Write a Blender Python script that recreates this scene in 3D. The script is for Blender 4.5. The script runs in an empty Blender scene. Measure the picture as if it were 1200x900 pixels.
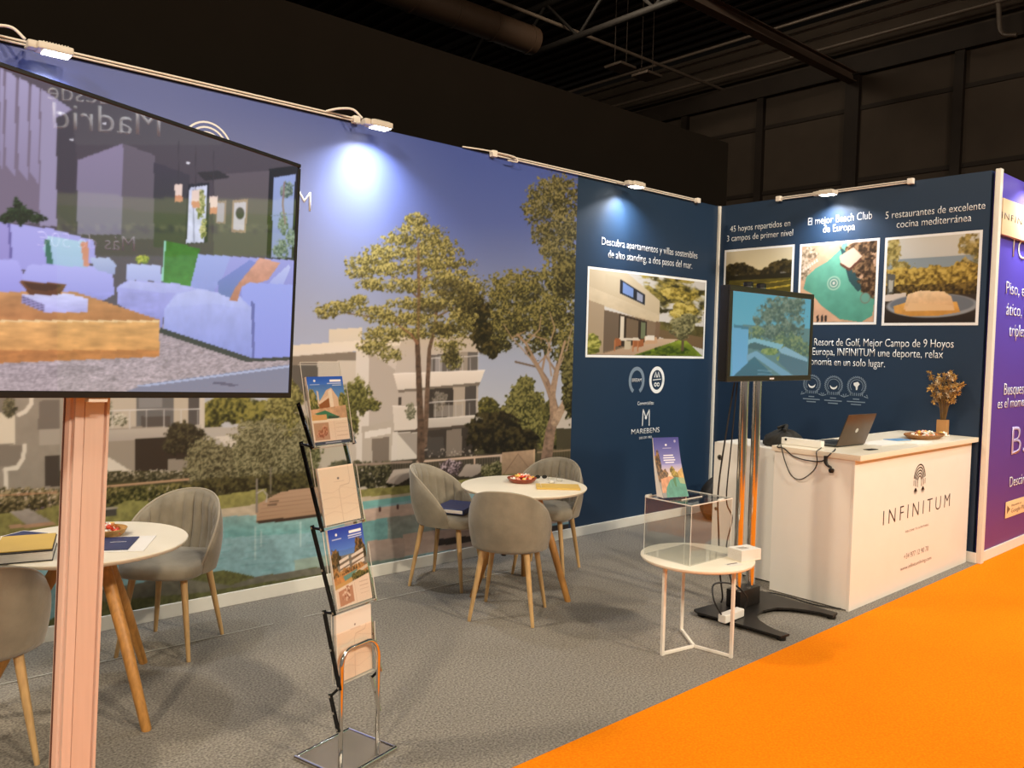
import bpy, bmesh, math, random
import numpy as np
from mathutils import Vector, Matrix

PI = math.pi
random.seed(7)
SC = bpy.context.scene
COL = SC.collection

# ------------------------------------------------------------------ camera
F_PX, YAW, PITCH, ROLL = 944.303, 0.7242506, -0.0472365, 0.0236376
CX, CY, CZ = -7.2515, -4.9792, 1.70
_f = np.array([math.sin(YAW) * math.cos(PITCH), math.cos(YAW) * math.cos(PITCH), math.sin(PITCH)])
_r = np.array([math.cos(YAW), -math.sin(YAW), 0.0])
_u = np.cross(_r, _f)
CR = math.cos(ROLL) * _r + math.sin(ROLL) * _u
CU = -math.sin(ROLL) * _r + math.cos(ROLL) * _u
CF = _f
CP = np.array([CX, CY, CZ])
cam_data = bpy.data.cameras.new('camera')
cam = bpy.data.objects.new('camera', cam_data)
COL.objects.link(cam)
cam_data.sensor_fit = 'HORIZONTAL'
cam_data.sensor_width = 36.0
cam_data.lens = F_PX / 1200.0 * 36.0
cam_data.clip_start, cam_data.clip_end = 0.05, 120.0
cam.matrix_world = Matrix(((CR[0], CU[0], -CF[0], CX), (CR[1], CU[1], -CF[1], CY), (CR[2], CU[2], -CF[2], CZ), (0, 0, 0, 1)))
SC.camera = cam
SC.cycles.transparent_max_bounces = 40
SC.cycles.max_bounces = 10

# ------------------------------------------------------------------ exposure, world, hall light
SC.view_settings.view_transform = 'Standard'
SC.view_settings.look = 'None'
SC.view_settings.gamma = 1.0
SC.view_settings.exposure = 0.0
SC.view_settings.use_curve_mapping = False
world = bpy.data.worlds.new('hall_air')
SC.world = world
world.use_nodes = True
wb = world.node_tree.nodes['Background']
wb.inputs[0].default_value = (1.0, 0.86, 0.72, 1)
wb.inputs[1].default_value = 0.22


def area_light(name, loc, target, size, power, color):
    d = bpy.data.lights.new(name, 'AREA')
    d.shape = 'DISK'
    d.size = size
    d.energy = power
    d.color = color
    o = bpy.data.objects.new(name, d)
    COL.objects.link(o)
    o.location = loc
    o.rotation_euler = (Vector(target) - Vector(loc)).to_track_quat('-Z', 'Y').to_euler()
    return o


# the hall's high-bay lamps, out of the frame; the last two are added fills
WARM = (1.0, 0.85, 0.64)
HALL_LAMPS_AND_FILLS = [((-10.5, 1.6, 9.2), (-5.5, -1.5, 0.0), 1.0, 760, WARM),
              ((-5.5, -13.0, 9.2), (-4.5, -1.5, 0.8), 1.0, 1150, WARM),
              ((-1.5, -13.0, 9.2), (-0.5, -2.0, 0.8), 1.0, 1280, WARM),
              ((-16.0, -9.0, 9.2), (-6.0, -2.0, 0.8), 1.0, 1400, WARM),  # added fill from the left for carpet and cabinet
              ((4.0, 6.0, 9.2), (12.0, 5.0, 6.0), 1.0, 330, WARM)]  # added only to brighten the hall's end wall
for i_, (l_, t_, s_, p_, c_) in enumerate(HALL_LAMPS_AND_FILLS):
    area_light('hall_lamp_light', l_, t_, s_, p_, c_)

FLOOD_POWER = 11.0        # each LED floodlight on the stand's walls
FLOOD_COLOR = (0.93, 0.96, 1.0)


# ------------------------------------------------------------------ photo pixel <-> place
def proj(P):
    d = np.asarray(P, dtype=np.float64) - CP
    z = d @ CF
    return 600 + F_PX * (d @ CR) / z, 450 - F_PX * (d @ CU) / z


def ray(x, y):
    return CF * F_PX + CR * (x - 600) - CU * (y - 450)


def at_y(x, y, yy):
    d = ray(x, y)
    return CP + d * ((yy - CP[1]) / d[1])


def at_x(x, y, xx):
    d = ray(x, y)
    return CP + d * ((xx - CP[0]) / d[0])


def at_z(x, y, zz):
    d = ray(x, y)
    return CP + d * ((zz - CP[2]) / d[2])


def at_plane(x, y, p0, n):
    d = ray(x, y)
    n = np.asarray(n, float)
    return CP + d * (((np.asarray(p0, float) - CP) @ n) / (d @ n))


# ------------------------------------------------------------------ materials
def lin(c):
    out = []
    for v in c[:3]:
        v = v / 255.0
        out.append(v / 12.92 if v <= 0.04045 else ((v + 0.055) / 1.055) ** 2.4)
    return tuple(out) + (1.0,)


MATS = {}


def mat(name, rgb, rough=0.6, metal=0.0, vary=0.06, scale=20.0, bump=0.0, bump_scale=60.0, spec=0.5, stretch=None, sheen=0.0, emit=None, emit_strength=0.0, coat=0.0):
    if name in MATS:
        return MATS[name]
    m = bpy.data.materials.new(name)
    m.use_nodes = True
    nt = m.node_tree
    b = nt.nodes['Principled BSDF']
    b.inputs['Roughness'].default_value = rough
    b.inputs['Metallic'].default_value = metal
    b.inputs['Specular IOR Level'].default_value = spec
    b.inputs['Sheen Weight'].default_value = sheen
    b.inputs['Coat Weight'].default_value = coat
    tc = nt.nodes.new('ShaderNodeTexCoord')
    mp = nt.nodes.new('ShaderNodeMapping')
    if stretch:
        mp.inputs['Scale'].default_value = stretch
    nt.links.new(tc.outputs['Object'], mp.inputs['Vector'])
    c = lin(rgb)
    if vary > 0:
        n = nt.nodes.new('ShaderNodeTexNoise')
        n.inputs['Scale'].default_value = scale
        n.inputs['Detail'].default_value = 4.0
        nt.links.new(mp.outputs['Vector'], n.inputs['Vector'])
        r = nt.nodes.new('ShaderNodeValToRGB')
        r.color_ramp.elements[0].position = 0.3
        r.color_ramp.elements[1].position = 0.7
        r.color_ramp.elements[0].color = tuple(max(0, v * (1 - vary)) for v in c[:3]) + (1,)
        r.color_ramp.elements[1].color = tuple(min(1, v * (1 + vary)) for v in c[:3]) + (1,)
        nt.links.new(n.outputs['Fac'], r.inputs['Fac'])
        nt.links.new(r.outputs['Color'], b.inputs['Base Color'])
    else:
        b.inputs['Base Color'].default_value = c
    if bump > 0:
        n2 = nt.nodes.new('ShaderNodeTexNoise')
        n2.inputs['Scale'].default_value = bump_scale
        n2.inputs['Detail'].default_value = 3.0
        nt.links.new(mp.outputs['Vector'], n2.inputs['Vector'])
        bp = nt.nodes.new('ShaderNodeBump')
        bp.inputs['Strength'].default_value = bump
        bp.inputs['Distance'].default_value = 0.01
        nt.links.new(n2.outputs['Fac'], bp.inputs['Height'])
        nt.links.new(bp.outputs['Normal'], b.inputs['Normal'])
    if emit:
        b.inputs['Emission Color'].default_value = lin(emit)
        b.inputs['Emission Strength'].default_value = emit_strength
    MATS[name] = m
    return m


def print_mat(name, rough=0.5, spec=0.3, emission=0.0, ior=1.5):
    """colours come from the printed picture carried by the sheet's own points"""
    if name in MATS:
        return MATS[name]
    m = bpy.data.materials.new(name)
    m.use_nodes = True
    nt = m.node_tree
    b = nt.nodes['Principled BSDF']
    a = nt.nodes.new('ShaderNodeAttribute')
    a.attribute_name = 'picture'
    b.inputs['Roughness'].default_value = rough
    b.inputs['Specular IOR Level'].default_value = spec
    b.inputs['IOR'].default_value = ior
    if emission > 0:
        b.inputs['Base Color'].default_value = (0.004, 0.004, 0.005, 1)
        nt.links.new(a.outputs['Color'], b.inputs['Emission Color'])
        b.inputs['Emission Strength'].default_value = emission
    else:
        nt.links.new(a.outputs['Color'], b.inputs['Base Color'])
    MATS[name] = m
    return m


def acrylic_mat():
    m = bpy.data.materials.new('clear_acrylic')
    m.use_nodes = True
    nt = m.node_tree
    for n in list(nt.nodes):
        nt.nodes.remove(n)
    out = nt.nodes.new('ShaderNodeOutputMaterial')
    mix = nt.nodes.new('ShaderNodeMixShader')
    tr = nt.nodes.new('ShaderNodeBsdfTransparent')
    gl = nt.nodes.new('ShaderNodeBsdfGlossy')
    lw = nt.nodes.new('ShaderNodeLayerWeight')
    mr = nt.nodes.new('ShaderNodeMapRange')
    pw = nt.nodes.new('ShaderNodeMath')
    pw.operation = 'POWER'
    pw.inputs[1].default_value = 4.0
    tr.inputs['Color'].default_value = (0.965, 0.97, 0.965, 1)
    gl.inputs['Roughness'].default_value = 0.04
    lw.inputs['Blend'].default_value = 0.5
    nt.links.new(lw.outputs['Facing'], pw.inputs[0])
    nt.links.new(pw.outputs[0], mr.inputs['Value'])
    mr.inputs['To Min'].default_value = 0.03
    mr.inputs['To Max'].default_value = 0.6
    nt.links.new(mr.outputs['Result'], mix.inputs['Fac'])
    nt.links.new(tr.outputs['BSDF'], mix.inputs[1])
    nt.links.new(gl.outputs['BSDF'], mix.inputs[2])
    nt.links.new(mix.outputs['Shader'], out.inputs['Surface'])
    return m


M_WHITE = mat('white_laminate', (236, 232, 224), 0.4, vary=0.015, scale=6)
M_TABLE = mat('table_lacquer', (236, 226, 206), 0.35, vary=0.015, scale=8)
M_TRIM = mat('white_aluminium', (226, 224, 216), 0.35, vary=0.02, scale=10)
M_CREAM = mat('cream_lacquered_wire', (236, 228, 216), 0.4, vary=0.02, scale=10)
M_BLACK = mat('black_plastic', (18, 18, 18), 0.4, vary=0.1, scale=30)
M_BLACKMETAL = mat('black_steel', (34, 31, 29), 0.38, 0.3, vary=0.08, scale=30)
M_CHROME = mat('chrome', (225, 222, 218), 0.10, 1.0, vary=0.02, scale=5)
M_STEEL = mat('brushed_steel', (190, 186, 180), 0.25, 1.0, vary=0.04, scale=14, stretch=(1, 1, 12))
M_ALU = mat('satin_aluminium', (226, 206, 196), 0.45, 0.30, vary=0.03, scale=10, stretch=(8, 8, 0.4))
M_OAKPALE = mat('pale_beech', (192, 156, 106), 0.5, vary=0.14, scale=14, stretch=(6, 6, 0.8))
M_OAK = mat('oiled_oak', (180, 128, 66), 0.5, vary=0.18, scale=14, stretch=(6, 6, 0.8))
M_VELVET = mat('grey_velvet', (134, 126, 110), 0.85, vary=0.16, scale=9, bump=0.15, bump_scale=40, spec=0.15, sheen=0.35)
M_PIPING = mat('velvet_piping', (156, 146, 128), 0.8, vary=0.05, scale=20, spec=0.15, sheen=0.3)
M_ACRYLIC = acrylic_mat()
M_LETTER = mat('white_lettering', (232, 236, 240), 0.5, vary=0.01)
M_LETTER_DIM = mat('pale_grey_print', (120, 138, 158), 0.5, vary=0.02)
M_INK = mat('dark_print', (44, 30, 30), 0.5, vary=0.02)
M_INK_SOFT = mat('grey_print', (120, 96, 88), 0.5, vary=0.02)
M_PAPER = mat('white_paper', (236, 230, 222), 0.6, vary=0.02, scale=12)
M_CABLE = mat('black_cable', (16, 15, 15), 0.5, vary=0.05)
M_GALV = mat('lamp_housing_white', (206, 198, 184), 0.4, vary=0.03)
M_BLUEWALL = mat('blue_printed_fabric', (27, 50, 76), 0.5, vary=0.03, scale=2, spec=0.4)


# ------------------------------------------------------------------ mesh helpers
def link(name, me, m=None, parent=None, smooth=True, angle=0.6):
    if m is not None and len(me.materials) == 0:
        me.materials.append(m)
    if smooth and len(me.polygons):
        me.polygons.foreach_set('use_smooth', [True] * len(me.polygons))
        me.set_sharp_from_angle(angle=angle)
    o = bpy.data.objects.new(name, me)
    COL.objects.link(o)
    if parent is not None:
        o.parent = parent
    return o


def from_bm(name, bm, m=None, parent=None, smooth=True, angle=0.6):
    bmesh.ops.recalc_face_normals(bm, faces=bm.faces)
    me = bpy.data.meshes.new(name)
    bm.to_mesh(me)
    bm.free()
    return link(name, me, m, parent, smooth, angle)


def tag(o, label=None, cat=None, group=None, kind=None):
    if label:
        o['label'] = label
    if cat:
        o['category'] = cat
    if group:
        o['group'] = group
    if kind:
        o['kind'] = kind
    return o


def thing(name, label, cat, loc=(0, 0, 0), rz=0.0, group=None):
    o = bpy.data.objects.new(name, None)
    COL.objects.link(o)
    o.location = loc
    o.rotation_euler = (0, 0, rz)
    o.empty_display_size = 0.1
    return tag(o, label, cat, group)


def copy_tree(o, parent=None):
    c = o.copy()
    COL.objects.link(c)
    c.parent = parent
    for ch in list(o.children):
        copy_tree(ch, c)
    return c


def box(bm, c, s, bevel=0.0, seg=2, M=None):
    r = bmesh.ops.create_cube(bm, size=1.0)
    vs = r['verts']
    for v in vs:
        v.co = Vector((c[0] + v.co.x * s[0], c[1] + v.co.y * s[1], c[2] + v.co.z * s[2]))
    if bevel > 0:
        es = list({e for v in vs for e in v.link_edges})
        rr = bmesh.ops.bevel(bm, geom=es, offset=bevel, segments=seg, profile=0.7, affect='EDGES')
        vs = list({v for f in rr['faces'] for v in f.verts} | {v for v in vs if v.is_valid})
    if M is not None:
        for v in vs:
            v.co = M @ v.co
    return vs


def box_obj(name, c, s, m, parent=None, bevel=0.0, M=None, seg=2):
    bm = bmesh.new()
    box(bm, c, s, bevel, seg, M)
    return from_bm(name, bm, m, parent)


def tube(bm, pts, radii, n=12, cap=True):
    """swept round tube through pts"""
    pts = [Vector(p) for p in pts]
    if not hasattr(radii, '__len__'):
        radii = [radii] * len(pts)
    rings = []
    t0 = (pts[1] - pts[0]).normalized()
    ref = Vector((0, 0, 1)) if abs(t0.z) < 0.9 else Vector((1, 0, 0))
    x = t0.cross(ref).normalized()
    for i, p in enumerate(pts):
        if i == 0:
            t = pts[1] - pts[0]
        elif i == len(pts) - 1:
            t = pts[-1] - pts[-2]
        else:
            t = (pts[i + 1] - p).normalized() + (p - pts[i - 1]).normalized()
        t.normalize()
        x = (x - t * x.dot(t)).normalized()
        y = t.cross(x)
        rings.append([bm.verts.new(p + (x * math.cos(2 * PI * k / n) + y * math.sin(2 * PI * k / n)) * radii[i]) for k in range(n)])
    for a, b in zip(rings, rings[1:]):
        for k in range(n):
            bm.faces.new((a[k], a[(k + 1) % n], b[(k + 1) % n], b[k]))
    if cap:
        bm.faces.new(rings[0][::-1])
        bm.faces.new(rings[-1])


def tube_obj(name, pts, r, m, parent=None, n=12):
    bm = bmesh.new()
    tube(bm, pts, r, n)
    return from_bm(name, bm, m, parent, angle=1.0)


def smooth_path(pts, k=6):
    """Catmull-Rom through pts"""
    P = [Vector(p) for p in pts]
    P = [P[0] * 2 - P[1]] + P + [P[-1] * 2 - P[-2]]
    out = []
    for i in range(1, len(P) - 2):
        for j in range(k):
            t = j / k
            a, b, c, d = P[i - 1], P[i], P[i + 1], P[i + 2]
            out.append(0.5 * ((2 * b) + (c - a) * t + (2 * a - 5 * b + 4 * c - d) * t * t + (3 * b - a - 3 * c + d) * t ** 3))
    out.append(P[-2])
    return out


def lathe(bm, prof, n=40, c=(0, 0, 0)):
    """prof: (radius, z) from the bottom centre outwards and round; open where radius > 0 at the ends"""
    rings = []
    for r, z in prof:
        if r < 1e-6:
            rings.append([bm.verts.new((c[0], c[1], c[2] + z))])
        else:
            rings.append([bm.verts.new((c[0] + r * math.cos(2 * PI * k / n), c[1] + r * math.sin(2 * PI * k / n), c[2] + z)) for k in range(n)])
    for a, b in zip(rings, rings[1:]):
        if len(a) == 1 and len(b) == 1:
            continue
        for k in range(n):
            k2 = (k + 1) % n
            if len(a) == 1:
                bm.faces.new((a[0], b[k2], b[k]))
            elif len(b) == 1:
                bm.faces.new((a[k], a[k2], b[0]))
            else:
                bm.faces.new((a[k], a[k2], b[k2], b[k]))


def prism(bm, poly, z0, z1, M=None):
    lo = [bm.verts.new((x, y, z0)) for x, y in poly]
    hi = [bm.verts.new((x, y, z1)) for x, y in poly]
    bm.faces.new(lo[::-1])
    bm.faces.new(hi)
    n = len(poly)
    for i in range(n):
        bm.faces.new((lo[i], lo[(i + 1) % n], hi[(i + 1) % n], hi[i]))
    if M is not None:
        for v in lo + hi:
            v.co = M @ v.co


class Frame:
    """a flat face in the place: origin, width direction, height direction, outward normal"""

    def __init__(s, o, u, v=(0, 0, 1)):
        s.o = np.asarray(o, float)
        s.u = np.asarray(u, float) / np.linalg.norm(u)
        s.v = np.asarray(v, float) / np.linalg.norm(v)
        s.n = np.cross(s.u, s.v)

    def P(s, a, b, h=0.0):
        return s.o + s.u * a + s.v * b + s.n * h

    def M(s, a=0.0, b=0.0, h=0.0):
        p = s.P(a, b, h)
        return Matrix(((s.u[0], s.v[0], s.n[0], p[0]), (s.u[1], s.v[1], s.n[1], p[1]), (s.u[2], s.v[2], s.n[2], p[2]), (0, 0, 0, 1)))

    def uv(s, x, y):
        """photo pixel -> position on this face"""
        p = at_plane(x, y, s.o, s.n) - s.o
        return float(p @ s.u), float(p @ s.v)


# ------------------------------------------------------------------ lettering
def text(name, s, fr, left, right, base, cap, m, parent=None, h=0.0015, spacing=1.0, base_r=None, kind=None, extr=0.0004, thin=0.006):
    """lettering on face fr from u=left to u=right, baseline v=base, capital height cap"""
    cu = bpy.data.curves.new('lettering', 'FONT')
    cu.body = s
    cu.size = 1.0
    cu.space_character = spacing
    cu.resolution_u = 4
    cu.offset = -thin
    o = bpy.data.objects.new('lettering', cu)
    COL.objects.link(o)
    bpy.context.view_layer.update()
    dg = bpy.context.evaluated_depsgraph_get()
    me = bpy.data.meshes.new_from_object(o.evaluated_get(dg))
    bpy.data.objects.remove(o)
    bpy.data.curves.remove(cu)
    n = len(me.vertices)
    co = np.empty(n * 3, np.float32)
    me.vertices.foreach_get('co', co)
    co = co.reshape(-1, 3)
    x0, x1 = co[:, 0].min(), co[:, 0].max()
    sx = (right - left) / (x1 - x0)
    co[:, 0] = (co[:, 0] - x0) * sx
    co[:, 1] *= cap / 0.69
    if base_r is not None:
        co[:, 1] += co[:, 0] / (right - left) * (base_r - base)
    co[:, 2] = 0
    W = fr.P(left, base, h)[None, :] + co[:, :1] * fr.u + co[:, 1:2] * fr.v
    me.vertices.foreach_set('co', W.astype(np.float32).ravel())
    me.materials.clear()
    me.name = name
    me.update()
    bm = bmesh.new()
    bm.from_mesh(me)
    if extr:
        r = bmesh.ops.extrude_face_region(bm, geom=list(bm.faces))
        for v in [g for g in r['geom'] if isinstance(g, bmesh.types.BMVert)]:
            v.co += Vector(fr.n * extr)
        bmesh.ops.recalc_face_normals(bm, faces=bm.faces)
    bm.to_mesh(me)
    bm.free()
    ob = link(name, me, m, parent, smooth=False)
    return ob


def stroke_mesh(bm, fr, pts, w, h=0.0015, closed=False):
    """a flat printed stroke of width w through (u,v) points on a face"""
    P = [np.array(p, float) for p in pts]
    n = len(P)
    L, R = [], []
    for i in range(n):
        a = P[(i - 1) % n] if (closed or i > 0) else P[i]
        b = P[(i + 1) % n] if (closed or i < n - 1) else P[i]
        t = b - a
        t /= max(1e-9, np.linalg.norm(t))
        nn = np.array([-t[1], t[0]])
        ww = w[i] if hasattr(w, '__len__') else w
        L.append(bm.verts.new(fr.P(*(P[i] + nn * ww / 2), h)))
        R.append(bm.verts.new(fr.P(*(P[i] - nn * ww / 2), h)))
    for i in range(n if closed else n - 1):
        j = (i + 1) % n
        bm.faces.new((R[i], R[j], L[j], L[i]))


def disc_mesh(bm, fr, c, r, h=0.0015, n=24, ry=None):
    ry = ry or r
    bm.faces.new([bm.verts.new(fr.P(c[0] + r * math.cos(2 * PI * k / n), c[1] + ry * math.sin(2 * PI * k / n), h)) for k in range(n)])


def poly_mesh(bm, fr, pts, h=0.0015):
    bm.faces.new([bm.verts.new(fr.P(a, b, h)) for a, b in pts])


def arc(cx, cy, r, a0, a1, n=16, ry=None):
    ry = ry or r
    return [(cx + r * math.cos(math.radians(a0 + (a1 - a0) * i / n)), cy + ry * math.sin(math.radians(a0 + (a1 - a0) * i / n))) for i in range(n + 1)]


# ------------------------------------------------------------------ printed pictures
_rng = np.random.RandomState(11)
_TAB = _rng.rand(256, 256).astype(np.float32)


def vnoise(x, y, seed=0):
    x = x + seed * 17.31
    y = y + seed * 9.17
    xi = np.floor(x).astype(np.int64)
    yi = np.floor(y).astype(np.int64)
    fx = x - xi
    fy = y - yi
    fx = fx * fx * (3 - 2 * fx)
    fy = fy * fy * (3 - 2 * fy)
    a = _TAB[yi & 255, xi & 255]
    b = _TAB[yi & 255, (xi + 1) & 255]
    c = _TAB[(yi + 1) & 255, xi & 255]
    d = _TAB[(yi + 1) & 255, (xi + 1) & 255]
    return (a * (1 - fx) + b * fx) * (1 - fy) + (c * (1 - fx) + d * fx) * fy


def fbm(x, y, seed=0, oct=4):
    s = 0
    a = 0.5
    t = 0
    for o in range(oct):
        s = s + a * vnoise(x, y, seed + o * 3)
        t += a
        x = x * 2.03
        y = y * 2.03
        a *= 0.5
    return s / t


def sst(a, b, x):
    t = np.clip((x - a) / (b - a), 0, 1)
    return t * t * (3 - 2 * t)


class Canvas:
    """a printed sheet: a fine grid of points on a face, coloured by drawing on it.
    X, Y are the drawing coordinates of every point."""

    def __init__(s, fr, w, h, res, pix=True, unit=(100.0, 100.0), base=(128, 128, 128)):
        s.fr, s.w, s.h = fr, w, h
        s.nu, s.nv = max(2, int(w * res) + 1), max(2, int(h * res) + 1)
        U, V = np.meshgrid(np.linspace(0, w, s.nu), np.linspace(0, h, s.nv))
        s.U, s.V = U.ravel(), V.ravel()
        if pix:
            P = fr.o[None] + s.U[:, None] * fr.u + s.V[:, None] * fr.v
            X, Y = proj(P)
        else:
            X, Y = s.U / w * unit[0], (1 - s.V / h) * unit[1]
        s.X, s.Y = X.astype(np.float32), Y.astype(np.float32)
        s.C = np.empty((len(s.X), 3), np.float32)
        s.C[:] = base

    def put(s, idx, col, a=1.0):
        if len(idx) == 0:
            return
        col = np.asarray(col, np.float32)
        a = np.asarray(a, np.float32)
        if a.ndim == 1:
            a = a[:, None]
        s.C[idx] = s.C[idx] * (1 - a) + col * a

    def box(s, x0, x1, y0, y1):
        return np.nonzero((s.X >= x0) & (s.X <= x1) & (s.Y >= y0) & (s.Y <= y1))[0]

    def vgrad(s, y0, y1, c0, c1, x0=-1e9, x1=1e9):
        i = s.box(x0, x1, y0, y1)
        t = ((s.Y[i] - y0) / (y1 - y0))[:, None]
        s.put(i, np.array(c0) * (1 - t) + np.array(c1) * t)

    def poly(s, pts, col, col2=None, a=1.0, noise=0.0, nscale=6.0, horizontal=False):
        """filled polygon; col -> col2 from top to bottom (or left to right)"""
        p = np.array(pts, np.float32)
        i = s.box(p[:, 0].min(), p[:, 0].max(), p[:, 1].min(), p[:, 1].max())
        x, y = s.X[i], s.Y[i]
        ins = np.zeros(len(i), bool)
        n = len(p)
        j = n - 1
        for k in range(n):
            xi, yi = p[k]
            xj, yj = p[j]
            if yi != yj:
                ins ^= ((yi > y) != (yj > y)) & (x < (xj - xi) * (y - yi) / (yj - yi) + xi)
            j = k
        i = i[ins]
        if len(i) == 0:
            return
        c = np.array(col, np.float32)[None]
        if col2 is not None:
            q = s.X[i] if horizontal else s.Y[i]
            lo, hi = (p[:, 0].min(), p[:, 0].max()) if horizontal else (p[:, 1].min(), p[:, 1].max())
            t = ((q - lo) / (hi - lo))[:, None]
            c = c * (1 - t) + np.array(col2, np.float32)[None] * t
        if noise:
            c = c * (1 + noise * (fbm(s.X[i] / nscale, s.Y[i] / nscale, 3)[:, None] - 0.5) * 2)
        s.put(i, c, a)

    def rect(s, x0, y0, x1, y1, col, **k):
        s.poly([(x0, y0), (x1, y0), (x1, y1), (x0, y1)], col, **k)

    def ell(s, cx, cy, rx, ry, col, soft=0.12, a=1.0):
        i = s.box(cx - rx * 1.3, cx + rx * 1.3, cy - ry * 1.3, cy + ry * 1.3)
        d = np.sqrt(((s.X[i] - cx) / rx) ** 2 + ((s.Y[i] - cy) / ry) ** 2)
        s.put(i, np.array(col)[None], a * (1 - sst(1 - soft, 1 + soft, d)))

    def line(s, pts, w, col, a=1.0, w2=None, noise=0.0):
        """stroke with width w (tapering to w2)"""
        pts = np.array(pts, np.float32)
        n = len(pts) - 1
        for k in range(n):
            p, q = pts[k], pts[k + 1]
            wa = w if w2 is None else w + (w2 - w) * k / n
            wb = w if w2 is None else w + (w2 - w) * (k + 1) / n
            m = max(wa, wb) + 1
            i = s.box(min(p[0], q[0]) - m, max(p[0], q[0]) + m, min(p[1], q[1]) - m, max(p[1], q[1]) + m)
            d = q - p
            L2 = max(1e-6, float(d @ d))
            t = np.clip(((s.X[i] - p[0]) * d[0] + (s.Y[i] - p[1]) * d[1]) / L2, 0, 1)
            dist = np.hypot(s.X[i] - p[0] - d[0] * t, s.Y[i] - p[1] - d[1] * t)
            hw = (wa + (wb - wa) * t) / 2
            al = a * (1 - sst(hw - 0.35, hw + 0.45, dist))
            c = np.array(col, np.float32)[None]
            if noise:
                c = c * (1 + noise * (fbm(s.X[i] / 3, s.Y[i] / 3, 5)[:, None] - 0.5) * 2)
            s.put(i, c, al)

    def leaves(s, blobs, dark, mid, light, scale=5.0, edge=0.55, hole=0.0, seed=0, lit=0.35, a=1.0, soft=0.12, squash=1.0):
        """foliage: a union of ragged blobs (cx, cy, rx, ry)"""
        b = np.array(blobs, np.float32)
        x0, x1 = (b[:, 0] - b[:, 2] * 1.5).min(), (b[:, 0] + b[:, 2] * 1.5).max()
        y0, y1 = (b[:, 1] - b[:, 3] * 1.6).min(), (b[:, 1] + b[:, 3] * 1.6).max()
        i = s.box(x0, x1, y0, y1)
        if len(i) == 0:
            return
        x, y = s.X[i], s.Y[i]
        F = np.full(len(i), -9.0, np.float32)
        Lt = np.zeros(len(i), np.float32)
        for cx, cy, rx, ry in b:
            f = 1 - ((x - cx) / rx) ** 2 - ((y - cy) / ry) ** 2
            up = f > F
            F = np.where(up, f, F)
            Lt = np.where(up, np.clip(((cy - y) / ry * 0.7 + (cx - x) / rx * 0.3), -1.2, 1.2), Lt)
        n1 = fbm(x / scale, y / scale / squash, seed, 4)
        F = F + (n1 - 0.5) * 2 * edge * 2
        al = sst(-soft, soft, F)
        if hole > 0:
            n3 = fbm(x / (scale * 1.3), y / (scale * 1.0), seed + 21, 3)
            al = al * (1 - sst(0.62 - hole * 0.3, 0.70 - hole * 0.3, n3) * sst(1.0, 0.2, F))
        n2 = fbm(x / (scale * 0.55), y / (scale * 0.55) / squash, seed + 7, 3)
        t = np.clip(0.5 + (n2 - 0.5) * 2.3 + Lt * lit, 0, 1)[:, None]
        dark, mid, light = (np.array(c, np.float32)[None] for c in (dark, mid, light))
        c = np.where(t < 0.5, dark + (mid - dark) * t * 2, mid + (light - mid) * (t * 2 - 1))
        s.put(i, c, al * a)

    def speck(s, x0, x1, y0, y1, col, thr=0.72, scale=1.6, seed=0, a=1.0):
        i = s.box(x0, x1, y0, y1)
        n = vnoise(s.X[i] / scale, s.Y[i] / scale, seed)
        s.put(i, np.array(col)[None], a * sst(thr, thr + 0.1, n))

    def mottle(s, x0, x1, y0, y1, amt, scale, seed=0, squash=1.0):
        i = s.box(x0, x1, y0, y1)
        n = fbm(s.X[i] / scale, s.Y[i] / scale * squash, seed)
        s.C[i] = s.C[i] * (1 + amt * 2 * (n - 0.5))[:, None]

    def make(s, name, m, parent=None, h=0.001, gain=1.0, soften=1):
        W = s.fr.o[None] + s.U[:, None] * s.fr.u + s.V[:, None] * s.fr.v + s.fr.n[None] * h
        nu, nv = s.nu, s.nv
        me = bpy.data.meshes.new(name)
        N = nu * nv
        q = (np.arange(nv - 1)[:, None] * nu + np.arange(nu - 1)[None, :]).ravel()
        quads = np.stack([q, q + 1, q + nu + 1, q + nu], 1).astype(np.int32)
        me.vertices.add(N)
        me.vertices.foreach_set('co', W.astype(np.float32).ravel())
        me.loops.add(len(quads) * 4)
        me.loops.foreach_set('vertex_index', quads.ravel())
        me.polygons.add(len(quads))
        me.polygons.foreach_set('loop_start', np.arange(0, len(quads) * 4, 4, dtype=np.int32))
        me.update(calc_edges=True)
        im = s.C.reshape(nv, nu, 3)
        for _ in range(soften):
            p = np.pad(im, ((1, 1), (1, 1), (0, 0)), 'edge')
            im = (p[1:-1, 1:-1] * 36 + (p[:-2, 1:-1] + p[2:, 1:-1] + p[1:-1, :-2] + p[1:-1, 2:]) * 6 + p[:-2, :-2] + p[:-2, 2:] + p[2:, :-2] + p[2:, 2:]) / 64
        c = np.clip(im.reshape(-1, 3) / 255.0, 0, 1)
        c = np.where(c <= 0.04045, c / 12.92, ((c + 0.055) / 1.055) ** 2.4) * gain
        att = me.color_attributes.new('picture', 'FLOAT_COLOR', 'POINT')
        att.data.foreach_set('color', np.concatenate([c, np.ones((N, 1))], 1).astype(np.float32).ravel())
        me.validate()
        return link(name, me, m, parent, smooth=False)


# ================================================================== the setting
WH = 3.2107           # height of the stand's walls
XL = -7.35            # left end of the back wall
YE = -2.6224          # front end of the right wall, edge of the stand
MX = -2.135           # where the mural ends and the plain blue fabric starts
BB = 0.085            # white base strip


def structure(o):
    o['kind'] = 'structure'
    return o


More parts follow.
